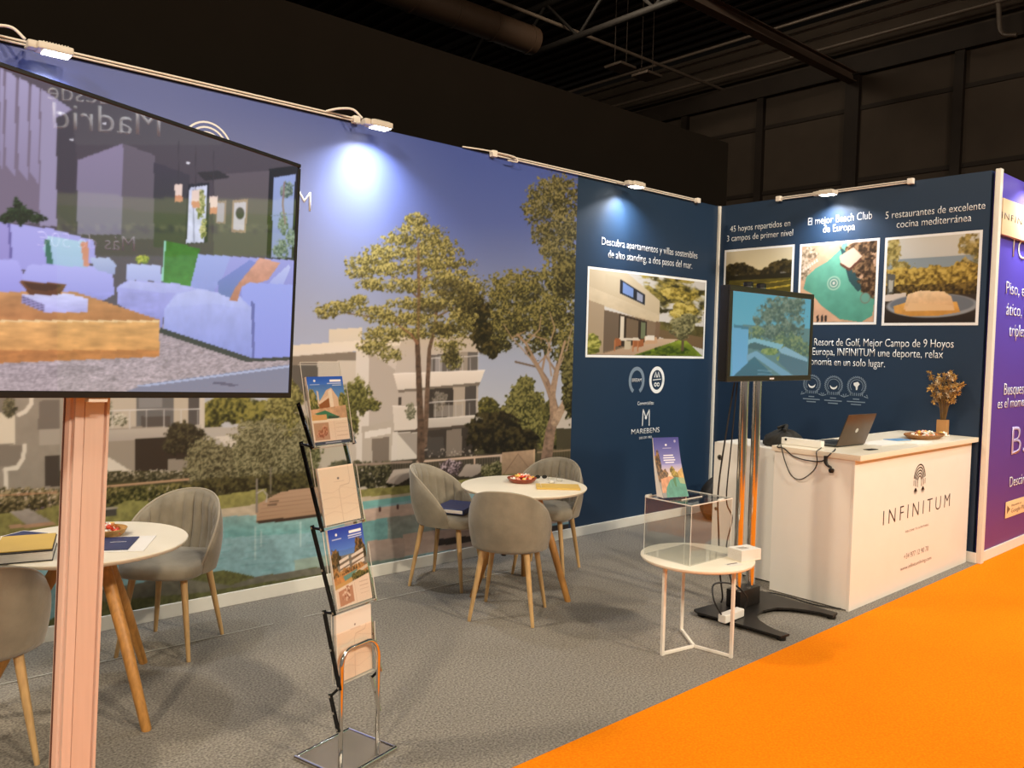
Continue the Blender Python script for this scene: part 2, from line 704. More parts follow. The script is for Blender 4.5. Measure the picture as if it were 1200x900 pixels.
def carpet_mat(name, rgb, rgb2, scale, bump, seam=False):
    m = mat(name, rgb, 0.95, vary=0.0, spec=0.1)
    nt = m.node_tree
    b = nt.nodes['Principled BSDF']
    tc = nt.nodes.new('ShaderNodeTexCoord')
    n1 = nt.nodes.new('ShaderNodeTexNoise')
    n1.inputs['Scale'].default_value = scale
    n1.inputs['Detail'].default_value = 5
    n2 = nt.nodes.new('ShaderNodeTexNoise')
    n2.inputs['Scale'].default_value = 1.3
    n2.inputs['Detail'].default_value = 3
    nt.links.new(tc.outputs['Object'], n1.inputs['Vector'])
    nt.links.new(tc.outputs['Object'], n2.inputs['Vector'])
    r = nt.nodes.new('ShaderNodeValToRGB')
    r.color_ramp.elements[0].position, r.color_ramp.elements[1].position = 0.32, 0.68
    r.color_ramp.elements[0].color, r.color_ramp.elements[1].color = lin(rgb), lin(rgb2)
    nt.links.new(n1.outputs['Fac'], r.inputs['Fac'])
    mm = nt.nodes.new('ShaderNodeMix')
    mm.data_type = 'RGBA'
    mm.blend_type = 'MULTIPLY'
    mm.inputs['Factor'].default_value = 0.22
    nt.links.new(r.outputs['Color'], mm.inputs['A'])
    nt.links.new(n2.outputs['Fac'], mm.inputs['B'])
    nt.links.new(mm.outputs['Result'], b.inputs['Base Color'])
    bp = nt.nodes.new('ShaderNodeBump')
    bp.inputs['Strength'].default_value = bump
    bp.inputs['Distance'].default_value = 0.006
    nt.links.new(n1.outputs['Fac'], bp.inputs['Height'])
    nt.links.new(bp.outputs['Normal'], b.inputs['Normal'])
    return m


M_GREYCARPET = carpet_mat('grey_needlefelt', (106, 101, 95), (168, 161, 150), 95, 0.5)
M_ORANGE = carpet_mat('orange_needlefelt', (248, 128, 4), (255, 148, 10), 90, 0.15)
M_DARKHALL = mat('dark_hall_cladding', (50, 42, 35), 0.8, vary=0.12, scale=1.5, spec=0.2)
M_HALLDARK = mat('dark_brown_steel', (28, 21, 16), 0.7, vary=0.1, scale=4, spec=0.2)
M_CEIL = mat('black_roof_sheet', (20, 14, 11), 0.9, vary=0.3, scale=3, spec=0.1)
M_BLACKCLOTH = mat('black_wall_fabric', (22, 18, 14), 0.95, vary=0.06, scale=2, spec=0.05)
M_CONCRETE = mat('concrete_floor', (70, 66, 60), 0.8, vary=0.1, scale=3)
M_PIPE = mat('grey_pipe', (72, 62, 54), 0.5, 0.2, vary=0.08, scale=8)
M_GIRDER = mat('black_girder_paint', (15, 12, 10), 0.7, vary=0.1, scale=4, spec=0.15)
M_DUCT = mat('brown_duct_sheet', (56, 41, 30), 0.5, 0.3, vary=0.08, scale=3)

# floors: concrete slab, orange aisle carpet, grey stand carpet
bm = bmesh.new()
box(bm, (-3.0, -1.0, -0.11), (46, 40, 0.2))
structure(from_bm('floor', bm, M_CONCRETE))
bm = bmesh.new()
box(bm, (-3.0, (YE - 7.2) / 2, -0.006), (26, 7.2 + YE, 0.008))
structure(from_bm('floor_aisle', bm, M_ORANGE))
bm = bmesh.new()
box(bm, ((XL - 1.5) / 2, (YE + 0.05) / 2, -0.005), (-XL + 1.5 + 0.0, -YE + 0.05, 0.010))
grey = structure(from_bm('floor_carpet', bm, M_GREYCARPET))
# the join between two carpet rolls
bm = bmesh.new()
for xa, xb in ((-7.4, -5.15), (-4.95, -3.1)):
    box(bm, ((xa + xb) / 2, -0.495, 0.0052), (xb - xa, 0.008, 0.0008))
structure(from_bm('trim_1', bm, mat('carpet_seam', (176, 174, 166), 0.9, vary=0.1, scale=60), grey))

# back wall and right wall: aluminium frame walls covered in printed fabric
bm = bmesh.new()
box(bm, (XL / 2, 0.03, WH / 2), (-XL, 0.06, WH))
wall_back = structure(from_bm('wall_back', bm, M_BLUEWALL))
bm = bmesh.new()
box(bm, (0.03, YE / 2 + 0.02, WH / 2), (0.06, -YE - 0.04, WH))
wall_right = structure(from_bm('wall_right', bm, M_BLUEWALL))
bm = bmesh.new()
box(bm, (XL / 2 - 0.006, -0.008, BB / 2 + 0.001), (-XL - 0.012, 0.016, BB), 0.002, 1)
structure(from_bm('baseboard_back', bm, M_TRIM))
bm = bmesh.new()
box(bm, (-0.008, YE / 2 - 0.005, BB / 2 + 0.001), (0.016, -YE - 0.03, BB), 0.002, 1)
structure(from_bm('baseboard_right', bm, M_TRIM))
# corner post and end post
bm = bmesh.new()
box(bm, (-0.014, -0.014, WH / 2), (0.026, 0.026, WH), 0.003, 2)
structure(from_bm('trim_corner', bm, M_TRIM))
bm = bmesh.new()
box(bm, (0.026, YE - 0.008, WH / 2 + 0.004), (0.062, 0.040, WH + 0.008), 0.004, 2)
structure(from_bm('trim_end', bm, M_TRIM))

# the neighbour's facade, beyond the end post
bm = bmesh.new()
box(bm, (0.66, YE + 0.03, WH / 2), (1.2, 0.05, WH))
M_PURPLE = mat('violet_print', (74, 52, 148), 0.5, vary=0.02, scale=2, spec=0.3)
wall_aisle = structure(from_bm('wall_aisle', bm, M_PURPLE))
bm = bmesh.new()
box(bm, (0.66, YE - 0.004, BB / 2), (1.2, 0.016, BB), 0.002, 1)
structure(from_bm('baseboard_aisle', bm, M_TRIM))

# ---- hall: black fabric wall behind the stand, cladded end wall with columns, roof
bm = bmesh.new()
box(bm, (-6.2, 1.06, 2.165), (15.6, 0.12, 4.33))
structure(from_bm('wall_rear', bm, M_BLACKCLOTH))
bm = bmesh.new()
box(bm, (1.56, 1.5, 2.1), (0.1, 0.76, 4.2))
structure(from_bm('wall_return', bm, M_BLACKCLOTH))
bm = bmesh.new()
box(bm, (12.1, 2.0, 5.0), (0.2, 30, 10.0))
wall_hall = structure(from_bm('wall_hall', bm, M_DARKHALL))
for yy in (12.0, 9.45, 7.0, 4.5, 2.1, -0.4):
    w = 0.34 if yy == 4.5 else 0.2
    bm = bmesh.new()
    box(bm, (11.93, yy, 4.3 if yy != 4.5 else 4.3), (0.14, w, 8.6))
    structure(from_bm('pillar', bm, M_HALLDARK))
bm = bmesh.new()
box(bm, (11.96, 2.0, 8.62), (0.3, 30, 0.45))
structure(from_bm('trim_2', bm, M_HALLDARK))
bm = bmesh.new()
for zz in (7.62, 5.9):
    box(bm, (11.985, 2.0, zz), (0.05, 30, 0.10))
structure(from_bm('trim_3', bm, M_HALLDARK, wall_hall))
bm = bmesh.new()
box(bm, (-7.0, 18.9, 5.2), (38.2, 0.2, 10.4))
structure(from_bm('wall_hall_rear', bm, M_DARKHALL))
bm = bmesh.new()
box(bm, (-3, 2, 10.6), (46, 34, 0.2))
for k in range(60):
    box(bm, (-14 + k * 0.45, 2, 10.46), (0.16, 34, 0.08))
structure(from_bm('ceiling', bm, M_CEIL))


# ================================================================== the mural
FW = Frame((XL, 0, 0), (1, 0, 0))                 # back wall face, u from its left end
FR = Frame((0, 0, 0), (0, -1, 0))                 # right wall face, u from the corner
GREEN_D, GREEN_M, GREEN_L = (44, 42, 24), (98, 92, 46), (158, 148, 76)

mural_fr = Frame((XL, 0, BB), (1, 0, 0))
c = Canvas(mural_fr, MX - XL, WH - BB, 150)
c.vgrad(-200, 60, (44, 62, 148), (46, 66, 150))
c.vgrad(60, 260, (46, 66, 150), (84, 100, 168))
c.vgrad(260, 400, (84, 100, 168), (150, 158, 176))
c.vgrad(400, 520, (150, 158, 176), (190, 188, 182))
c.vgrad(520, 1000, (74, 70, 46), (74, 70, 46))
i_ = np.nonzero(c.Y < 420)[0]
k_ = (0.55 * sst(560, 330, c.X[i_]) * sst(60, 260, c.Y[i_]))[:, None]
c.C[i_] = c.C[i_] * (1 - k_) + np.array((168, 176, 206)) * k_  # floodlight glow over the left sky, painted into the print
# distant trees and hedges behind everything
c.leaves([(268, 480, 36, 16), (300, 486, 30, 16), (245, 490, 22, 14)], (40, 42, 22), (88, 86, 42), (140, 132, 66), 6, 0.4, seed=2)
c.leaves([(600, 500, 44, 26), (655, 512, 30, 22), (640, 486, 20, 16)], (34, 34, 20), (70, 68, 36), (104, 98, 50), 6, 0.4, seed=5)
c.leaves([(572, 476, 12, 11)], (44, 44, 22), (82, 78, 38), (112, 104, 50), 4, 0.4, seed=8)
c.leaves([(616, 452, 11, 12), (614, 470, 22, 20), (612, 490, 30, 20), (628, 505, 30, 18)], (48, 48, 24), (94, 90, 48), (132, 126, 70), 3.4, 0.45, seed=9)
# right-hand wing of a far house
c.rect(652, 480, 680, 502, (188, 176, 158))
c.rect(652, 502, 680, 536, (70, 64, 46))

# -- middle house
WALL_L, WALL_M, WALL_S = (212, 200, 182), (186, 174, 156), (150, 139, 122)
c.rect(330, 412, 470, 575, WALL_M)
c.poly([(385, 386), (424, 384), (424, 404), (385, 406)], (204, 194, 178))
c.poly([(336, 405), (424, 399), (470, 392), (520, 398), (520, 412), (424, 411), (336, 418)], (216, 205, 188))
c.poly([(336, 418), (420, 412), (420, 424), (336, 428)], (128, 116, 100))
c.rect(336, 428, 372, 470, (92, 86, 76))
c.poly([(372, 424), (417, 422), (417, 452), (372, 455)], (196, 184, 164))
c.poly([(417, 412), (432, 411), (434, 560), (417, 560)], (208, 198, 182))
c.poly([(432, 411), (470, 436), (468, 486), (432, 560)], (172, 160, 144), (186, 174, 158))
c.poly([(432, 411), (470, 404), (520, 404), (520, 436), (468, 437)], (196, 184, 168))
c.poly([(424, 500), (436, 498), (466, 490), (466, 540), (424, 550)], (178, 166, 148))
c.poly([(427, 506), (458, 501), (458, 508), (427, 514)], (216, 206, 190))
c.poly([(436, 514), (456, 512), (456, 548), (436, 550)], (120, 108, 94))
# upper storey
c.poly([(470, 398), (566, 392), (560, 416), (505, 418), (505, 438), (462, 440)], (184, 172, 156))
c.poly([(505, 416), (560, 412), (560, 437), (505, 439)], (98, 92, 86))
c.poly([(538, 413), (548, 412), (548, 437), (538, 438)], (150, 138, 122))
c.poly([(510, 418), (518, 417), (518, 437), (510, 438)], (146, 140, 134))
for k in range(7):
    c.line([(506 + k * 9, 420 + 0), (506 + k * 9, 437)], 0.8, (196, 190, 180), a=0.7)
c.line([(505, 420), (561, 417)], 1.0, (206, 200, 190))
c.poly([(461, 438), (568, 434), (563, 448), (466, 457)], (224, 212, 194), (206, 194, 176))
c.poly([(466, 457), (563, 448), (560, 454), (468, 463)], (116, 106, 92))
c.line([(461, 438), (568, 434)], 1.0, (236, 226, 210))
# middle storey
c.poly([(467, 460), (560, 452), (560, 490), (500, 492), (488, 478), (467, 476)], (176, 164, 148))
c.rect(467, 465, 470, 476, (70, 62, 54))
c.poly([(502, 456), (531, 454), (531, 490), (502, 491)], (58, 52, 46))
c.poly([(531, 454), (545, 453), (545, 489), (531, 490)], (168, 154, 134))
c.poly([(545, 453), (558, 452), (558, 488), (545, 489)], (76, 70, 64))
c.poly([(508, 476), (542, 474), (542, 488), (508, 489)], (158, 148, 134), a=0.7)
c.leaves([(515, 470, 9, 12)], (90, 84, 70), (130, 120, 104), (160, 150, 132), 3, 0.5, seed=4, a=0.7)
c.line([(500, 472), (560, 468)], 1.0, (208, 202, 192))
for k in range(8):
    c.line([(502 + k * 8, 472), (502 + k * 8, 491)], 0.7, (190, 184, 174), a=0.6)
c.poly([(460, 475), (488, 476), (500, 490), (500, 502), (462, 505)], (206, 194, 176))
c.poly([(498, 491), (561, 486), (557, 497), (500, 503)], (196, 186, 170), (176, 166, 152))
c.poly([(462, 505), (556, 497), (556, 504), (462, 509)], (80, 70, 60))
c.line([(460, 476), (488, 477), (500, 491), (561, 487)], 1.0, (222, 212, 196))
# ground floor
c.poly([(462, 507), (492, 506), (492, 538), (462, 540)], (206, 196, 178))
c.poly([(466, 508), (490, 507), (490, 536)], (154, 144, 130))
c.poly([(492, 505), (556, 500), (556, 538), (492, 540)], (56, 50, 44))
c.poly([(523, 504), (541, 502), (541, 535), (523, 536)], (122, 110, 96))
c.rect(500, 512, 520, 534, (70, 64, 58))
c.poly([(460, 506), (466, 506), (464, 542), (458, 542)], (206, 196, 180))
# plants before the house
c.leaves([(434, 474, 12, 8), (418, 465, 16, 22), (408, 490, 12, 26)], (46, 46, 22), (94, 92, 46), (142, 138, 78), 3.4, 0.5, seed=12)
c.leaves([(481, 482, 6, 10)], (84, 84, 62), (126, 122, 98), (168, 160, 136), 3, 0.5, seed=3)
c.leaves([(580, 508, 34, 26), (606, 520, 26, 18)], (22, 20, 14), (36, 32, 20), (66, 58, 32), 6, 0.3, seed=6)

# -- left house (behind the display's column)
c.rect(-120, 440, 236, 552, (150, 140, 124))
c.poly([(-120, 430), (70, 430), (70, 580), (-120, 580)], (146, 136, 120), (138, 128, 112), noise=0.05, nscale=10)
c.rect(-120, 440, 18, 484, (124, 114, 100))
c.rect(-120, 484, 18, 520, (206, 194, 170))
c.poly([(-120, 520), (30, 522), (26, 545), (-120, 552)], (122, 112, 98))
c.line([(39, 455), (36, 474), (30, 482), (22, 486)], 5, (208, 198, 178))
c.line([(29, 522), (27, 537), (20, 548), (6, 550), (7, 572)], 5, (206, 196, 176))
c.leaves([(11, 478, 8, 12)], (52, 50, 38), (92, 86, 62), (128, 120, 92), 3, 0.5, seed=14)
c.poly([(45, 470), (70, 468), (70, 504), (45, 504)], (112, 103, 92))
c.poly([(46, 504), (70, 503), (70, 520), (46, 522)], (158, 148, 132))
c.rect(52, 534, 70, 570, (62, 54, 46))
c.poly([(118, 455), (160, 455), (160, 500), (118, 504)], (184, 172, 152))
c.rect(160, 455, 203, 500, (104, 102, 98))
c.rect(163, 460, 190, 478, (132, 130, 126))
c.rect(165, 488, 200, 500, (84, 78, 72))
c.rect(203, 455, 221, 500, (184, 172, 150))
c.rect(221, 455, 235, 500, (84, 80, 76))
c.rect(234, 450, 240, 506, (198, 188, 170))
c.leaves([(126, 482, 6, 16), (140, 492, 10, 8)], (70, 70, 48), (150, 144, 120), (208, 200, 180), 3, 0.55, seed=17)
c.line([(130, 481), (234, 479)], 1.0, (206, 202, 194))
for k in range(6):
    c.line([(132 + k * 20, 481), (132 + k * 20, 502)], 1.0, (196, 192, 184), a=0.8)
c.poly([(118, 504), (236, 498), (236, 512), (118, 518)], (180, 170, 154), (162, 152, 138))
c.poly([(118, 518), (158, 515), (158, 552), (118, 556)], (146, 135, 118))
c.poly([(158, 514), (236, 511), (236, 550), (158, 552)], (50, 43, 35))
c.poly([(118, 530), (152, 551), (124, 556), (118, 548)], (206, 196, 176))
c.rect(196, 538, 220, 552, (138, 128, 112))
c.poly([(239, 501), (290, 500), (286, 522), (239, 524)], (176, 168, 154))
c.poly([(252, 512), (282, 508), (272, 526)], (206, 196, 178))
c.leaves([(216, 513, 22, 19), (204, 522, 14, 12)], (34, 32, 24), (52, 48, 34), (82, 76, 52), 4, 0.35, seed=19)

# hedges, dry-stone edge, paths, lawn
c.rect(112, 552, 300, 600, (66, 64, 38))
c.leaves([(x, 559, 16, 6) for x in range(120, 232, 14)], (40, 40, 24), (70, 66, 44), (128, 118, 92), 4, 0.35, seed=20)
c.speck(118, 232, 550, 557, (196, 184, 162), 0.66, 1.7, 3, 0.8)
c.line([(112, 571), (224, 561)], 2.4, (190, 150, 116))
c.leaves([(x, 583 - (x - 120) * 0.06, 16, 11) for x in range(118, 232, 12)], (32, 34, 16), (70, 68, 34), (124, 114, 66), 4, 0.35, seed=23)
c.speck(118, 220, 568, 590, (196, 176, 150), 0.83, 1.7, 6, 0.7)
c.leaves([(x, 588, 18, 16) for x in range(-120, 72, 14)], (36, 34, 18), (84, 76, 46), (150, 134, 98), 4, 0.3, seed=24)
c.speck(-100, 66, 572, 592, (214, 192, 170), 0.74, 1.8, 9, 0.85)
c.speck(28, 66, 588, 604, (150, 130, 170), 0.78, 2.4, 12, 0.7)
c.line([(-100, 586), (66, 577)], 2.0, (180, 130, 96), a=0.7)
c.leaves([(247, 546, 30, 28), (240, 530, 18, 18), (262, 560, 26, 18)], (48, 46, 30), (98, 92, 64), (142, 136, 100), 3, 0.45, seed=27)
c.leaves([(332, 486, 20, 38), (340, 470, 14, 22)], (58, 56, 28), (114, 108, 60), (158, 150, 90), 3.5, 0.5, seed=29)
c.leaves([(308, 524, 38, 34), (335, 540, 30, 30), (296, 545, 24, 22), (356, 530, 20, 40)], (52, 50, 30), (102, 98, 68), (150, 144, 106), 3, 0.45, seed=31)
c.leaves([(285, 568, 60, 10), (345, 566, 50, 12)], (28, 28, 16), (54, 52, 30), (88, 82, 48), 5, 0.35, seed=33)
c.leaves([(x, 556, 26, 15) for x in range(404, 480, 16)], (28, 28, 18), (56, 54, 36), (104, 98, 70), 4, 0.3, seed=35)
c.speck(420, 480, 546, 566, (196, 184, 170), 0.78, 1.8, 15, 0.7)
c.poly([(458, 540), (590, 530), (590, 562), (458, 568)], (62, 56, 44), noise=0.2, nscale=5)
for k in range(44):
    x = 460 + k * 3
    c.line([(x, 542 - (x - 460) * 0.06), (x, 562 - (x - 460) * 0.05)], 0.9, (104, 94, 80), a=0.7)
c.line([(416, 545), (482, 541)], 2.4, (150, 130, 112))
c.line([(489, 541), (588, 533.5)], 2.4, (206, 178, 152))
for x in (490, 556, 587):
    c.line([(x, 540 - (x - 490) * 0.07), (x, 556 - (x - 490) * 0.05)], 2.0, (196, 168, 142))
c.speck(490, 560, 526, 536, (190, 176, 156), 0.7, 1.8, 16, 0.7)
c.leaves([(528, 548, 13, 10)], (40, 34, 36), (92, 78, 76), (190, 170, 172), 3, 0.4, seed=37)
c.leaves([(572, 552, 12, 9), (582, 548, 8, 8)], (46, 46, 26), (92, 90, 52), (150, 140, 104), 3, 0.4, seed=38)
c.poly([(588, 530), (627, 527), (627, 556), (588, 560)], (176, 146, 114), (158, 130, 100), noise=0.08, nscale=3)
c.line([(590, 556), (607, 532), (624, 554)], 0.8, (136, 110, 84))
for x in (626, 630):
    c.line([(x, 527), (x, 556)], 1.6, (196, 164, 126))
c.rect(629, 526, 680, 556, (92, 82, 58))
for k in range(17):
    c.line([(630 + k * 3, 527), (630 + k * 3, 548)], 0.8, (60, 54, 40), a=0.7)
c.line([(630, 530), (676, 527)], 1.6, (150, 128, 98))
# lawn
LAWN = (138, 132, 74)
c.poly([(-120, 606), (40, 600), (66, 592), (118, 600), (150, 586), (215, 590), (262, 580), (312, 572), (312, 592), (214, 612), (110, 640), (-120, 660)], LAWN, (120, 116, 68), noise=0.2, nscale=4)
c.poly([(404, 576), (482, 568), (540, 562), (600, 556), (600, 572), (480, 580), (404, 588)], LAWN, (132, 126, 72), noise=0.2, nscale=4)
c.poly([(590, 556), (680, 552), (680, 566), (590, 570)], (120, 112, 62), noise=0.2, nscale=4)
# sun loungers printed on the lawn
for pts in ([(536, 558), (546, 544), (564, 544), (563, 554), (553, 559)], [(452, 566), (461, 551), (481, 549), (480, 560), (466, 568)]):
    c.poly(pts, (178, 164, 146), (158, 144, 128))
c.poly([(554, 559), (564, 553), (564, 557), (556, 562)], (64, 56, 46))
c.poly([(468, 568), (480, 560), (480, 564), (471, 570)], (60, 52, 44))
c.poly([(12, 600), (34, 596), (52, 606), (62, 612), (30, 614)], (172, 162, 146), (152, 142, 128))
c.poly([(10, 616), (62, 611), (66, 615), (12, 620)], (176, 140, 108))
c.poly([(116, 598), (137, 596), (137, 604), (116, 606)], (70, 66, 58))
c.line([(116, 597), (137, 595)], 2, (158, 148, 132))
# pool
COPING = (186, 170, 142)
c.poly([(-120, 640), (110, 618), (210, 602), (262, 596), (336, 586), (404, 584), (482, 578), (560, 572), (680, 566), (680, 720), (-120, 800)], COPING, (176, 158, 132))
i_ = c.box(-130, 690, 560, 800)
W_ = [(-120, 664), (110, 640), (212, 614), (264, 605), (340, 602), (400, 592), (482, 582), (560, 578), (680, 574), (680, 720), (-120, 820)]
c.poly(W_, (142, 174, 172), (110, 154, 156), noise=0.10, nscale=4)
c.poly([(262, 606), (372, 600), (372, 624), (262, 630)], (140, 168, 158), (110, 164, 158), noise=0.12, nscale=5)
for x, y0, y1 in ((299, 618, 655), (306, 622, 640), (352, 612, 640)):
    c.line([(x, y0), (x, y1)], 2.0, (176, 198, 188), a=0.7)
for k in range(40):
    yy = 620 + (k * 37 % 70)
    xx = 150 + (k * 53 % 215)
    c.line([(xx, yy), (xx + 22, yy - 2)], 0.9, (92, 146, 142), a=0.45)
# water to the right of the rack
c.poly([(404, 590), (482, 580), (482, 586), (404, 600)], (120, 172, 162))
c.poly([(404, 600), (500, 588), (500, 606), (430, 614), (404, 616)], (196, 170, 148), (184, 160, 142))
c.poly([(404, 616), (454, 606), (454, 634), (404, 642)], (108, 152, 146), noise=0.1, nscale=4)
c.poly([(454, 606), (560, 596), (560, 640), (470, 652), (454, 640)], (150, 150, 136), (108, 128, 118), noise=0.14, nscale=6)
c.poly([(472, 626), (560, 616), (560, 640), (472, 652)], (182, 158, 138))
c.poly([(430, 634), (474, 630), (474, 658), (430, 662)], (176, 152, 134), (150, 138, 124))
c.poly([(345, 656), (404, 648), (404, 676), (345, 684)], (150, 168, 150), (140, 156, 138))
c.poly([(404, 662), (560, 642), (680, 624), (680, 640), (560, 662), (404, 688)], (106, 120, 108), noise=0.2, nscale=6)
c.poly([(560, 586), (680, 574), (680, 610), (560, 622)], (186, 156, 132), noise=0.06, nscale=6)
c.poly([(510, 632), (560, 627), (680, 612), (680, 618), (560, 634), (510, 640)], (58, 50, 44))
c.poly([(560, 634), (680, 618), (680, 632), (560, 650)], (152, 134, 116))
c.ell(445, 597, 1.6, 3, (90, 60, 54))
c.ell(466, 594, 1.6, 3, (90, 60, 54))
c.mottle(-130, 690, 572, 720, 0.10, 9, 41, 2.0)
# timber deck with its hand rail
c.poly([(299, 592), (318, 582), (330, 576), (404, 566), (404, 598), (301, 613)], (182, 150, 120), (160, 128, 98))
for k in range(7):
    c.line([(300 + k * 2, 611 - k * 5), (404, 600 - k * 5)], 0.7, (142, 112, 86), a=0.7)
c.poly([(300, 611), (404, 598), (404, 602), (304, 614)], (62, 48, 38))
c.line([(316, 588), (326, 587)], 1.6, (96, 76, 60))
c.line([(314, 592), (324, 591)], 1.6, (96, 76, 60))
c.line([(301, 562), (301, 600)], 2.4, (124, 116, 104))
c.line([(301, 578), (308, 574), (313, 580), (312, 588)], 1.4, (170, 162, 150))
c.line([(317, 548), (317, 578)], 1.4, (116, 108, 92))
# grass edge under the pool
c.poly([(-120, 830), (104, 700), (200, 676), (262, 668), (300, 676), (376, 664), (404, 662), (404, 684), (100, 760)], (92, 92, 52), (70, 70, 40), noise=0.3, nscale=3)
c.poly([(104, 694), (200, 676), (270, 686), (300, 676), (404, 660), (404, 668), (300, 684), (240, 694), (104, 706)], (112, 108, 92), (96, 92, 74), noise=0.2)
c.poly([(404, 680), (560, 656), (680, 634), (680, 645), (404, 690)], (84, 84, 72), noise=0.2)

# -- pines
BARK = (128, 104, 84)
c.line([(640, 540), (645, 505), (651, 484), (648, 470), (640, 446), (629, 428), (616, 408)], 13, BARK, w2=3, noise=0.3)
c.line([(649, 488), (647, 462), (652, 436), (660, 405), (668, 380)], 9, (150, 124, 98), w2=2.5, noise=0.25)
c.line([(650, 495), (662, 472), (668, 452), (676, 440)], 9, (164, 138, 110), w2=5, noise=0.25)
c.line([(629, 430), (604, 424)], 2, (104, 84, 66))
c.line([(652, 436), (640, 418), (634, 398)], 2.4, (140, 116, 92))
c.line([(646, 468), (634, 440), (640, 410)], 2.4, (150, 124, 98))
c.leaves([(612, 342, 46, 26), (600, 374, 42, 28), (640, 372, 38, 44), (655, 330, 26, 28), (664, 404, 16, 34), (584, 392, 20, 22), (590, 352, 26, 18)],
         (38, 36, 20), (80, 76, 40), (136, 128, 74), 3.0, 0.4, hole=0.1, seed=45, lit=0.5)
c.line([(640, 446), (629, 426), (616, 402), (606, 392)], 2.6, (150, 124, 98))
c.line([(649, 455), (654, 428), (662, 400)], 2.6, (156, 130, 104))
c.line([(629, 428), (646, 410), (640, 398), (620, 392)], 1.4, (150, 124, 98))
for a_ in ([(640, 446), (622, 420), (600, 396), (590, 380)], [(646, 440), (642, 410), (650, 384), (644, 366)], [(616, 402), (632, 386), (634, 370)], [(652, 436), (664, 410), (670, 384)], [(600, 396), (616, 388)]):
    c.line(a_, 2.2, (158, 134, 108), w2=0.9, a=0.85)
c.leaves([(556, 366, 18, 22), (563, 392, 14, 18), (573, 408, 12, 12)], (26, 24, 14), (44, 40, 22), (84, 74, 38), 5, 0.4, seed=47)
c.leaves([(652, 228, 30, 24), (634, 246, 22, 22), (660, 268, 26, 34), (636, 272, 14, 16), (648, 292, 18, 14), (628, 228, 12, 12)],
         (44, 42, 22), (86, 82, 48), (136, 128, 84), 2.8, 0.45, hole=0.2, seed=49)
c.leaves([(664, 320, 16, 30), (668, 450, 10, 40)], (34, 32, 18), (74, 70, 38), (118, 110, 64), 3.6, 0.45, seed=51)
# main pine: two stems, layered crown
c.line([(497, 522), (499, 494), (501, 450), (503, 410), (509, 385), (512, 360)], 6.5, (98, 78, 62), w2=3, noise=0.3)
c.line([(493, 538), (493, 500), (491, 450), (489, 400), (491, 350), (490, 290)], 9, (84, 66, 52), w2=3, noise=0.35)
c.line([(489, 402), (482, 392), (472, 385)], 4, (124, 90, 66), w2=2)
c.line([(491, 350), (470, 330), (450, 318)], 2.4, (104, 84, 64), w2=1.2)
c.line([(490, 372), (440, 372), (400, 366)], 2.4, (104, 84, 64), w2=1.2)
c.line([(491, 330), (520, 314), (545, 308)], 2.4, (104, 84, 64), w2=1.2)
c.line([(511, 372), (540, 356)], 2.4, (104, 84, 64), w2=1.2)
PINE = [(488, 258, 16, 9), (492, 272, 30, 11), (512, 285, 24, 10), (470, 281, 24, 9), (500, 296, 42, 9), (457, 296, 34, 11), (432, 306, 28, 9),
        (423, 318, 18, 10), (508, 308, 46, 10), (462, 315, 36, 9), (524, 326, 36, 13), (478, 334, 44, 9), (440, 333, 24, 8), (548, 340, 18, 20),
        (402, 360, 30, 8), (382, 367, 14, 8), (420, 352, 12, 7), (442, 366, 32, 8), (484, 356, 32, 8), (522, 352, 34, 14), (476, 374, 44, 9), (542, 374, 18, 16),
        (450, 392, 30, 10), (440, 406, 22, 11), (482, 390, 36, 8), (524, 388, 26, 11), (458, 416, 16, 8), (526, 404, 18, 8), (530, 420, 12, 12)]
c.leaves(PINE, (62, 58, 30), (116, 110, 62), (176, 166, 104), 2.7, 0.45, hole=0.28, seed=55, lit=0.38)
c.leaves([(530, 340, 24, 12), (545, 355, 14, 20), (505, 362, 22, 7), (520, 385, 20, 8), (528, 416, 10, 12)], (32, 30, 16), (66, 60, 34), (106, 98, 56), 3, 0.6, hole=0.4, seed=57, a=0.85)
c.line([(490, 395), (491, 340), (490, 285)], 2.6, (110, 84, 62), a=0.6)
c.line([(489, 402), (482, 392), (472, 385), (462, 378)], 3, (128, 94, 70), w2=1.2, a=0.8)
i_ = np.nonzero(c.Y > 380)[0]
c.C[i_] *= (np.array((0.985, 1.01, 1.085)) ** sst(380, 430, c.Y[i_])[:, None])
mural = c.make('wall_mural', print_mat('mural_print', 0.38, 0.35), gain=1.0)
tag(mural, 'huge printed mural of white villas, pine trees and a pool on the back wall', 'mural')

# the mark and name printed on the mural's sky
def arch_logo(bm, fr, cx, cy, s, h):
    """nested arches over two small palm shapes; s = half width"""
    for k in range(5):
        r = s * (1.0 - 0.17 * k)
        a = arc(cx, cy, r, 8, 172, 18, r * 1.15)
        stroke_mesh(bm, fr, a, s * 0.075, h)
    for sx in (-1, 1):
        for q in range(3):
            x = cx + sx * s * (0.30 + 0.28 * q)
            stroke_mesh(bm, fr, [(x, cy + s * 0.05), (x, cy - s * (0.75 - 0.12 * q))], s * 0.07, h)
        stroke_mesh(bm, fr, [(cx + sx * s * 0.25, cy - s * 0.28), (cx + sx * s * 0.98, cy - s * 0.22)], s * 0.07, h)


bm = bmesh.new()
lu, lv = FW.uv(243, 178)
arch_logo(bm, FW, lu, lv, 0.155, 0.0022)
from_bm('logo', bm, M_LETTER, mural, smooth=False)
mu_l, mv_l = FW.uv(352, 246)
mu_r, _ = FW.uv(364, 247)
_, mv_t = FW.uv(358, 224)
text('lettering', 'INFINITUM', FW, mu_r - 1.02, mu_r, mv_l, mv_t - mv_l, M_LETTER, mural, h=0.0022, spacing=1.5)


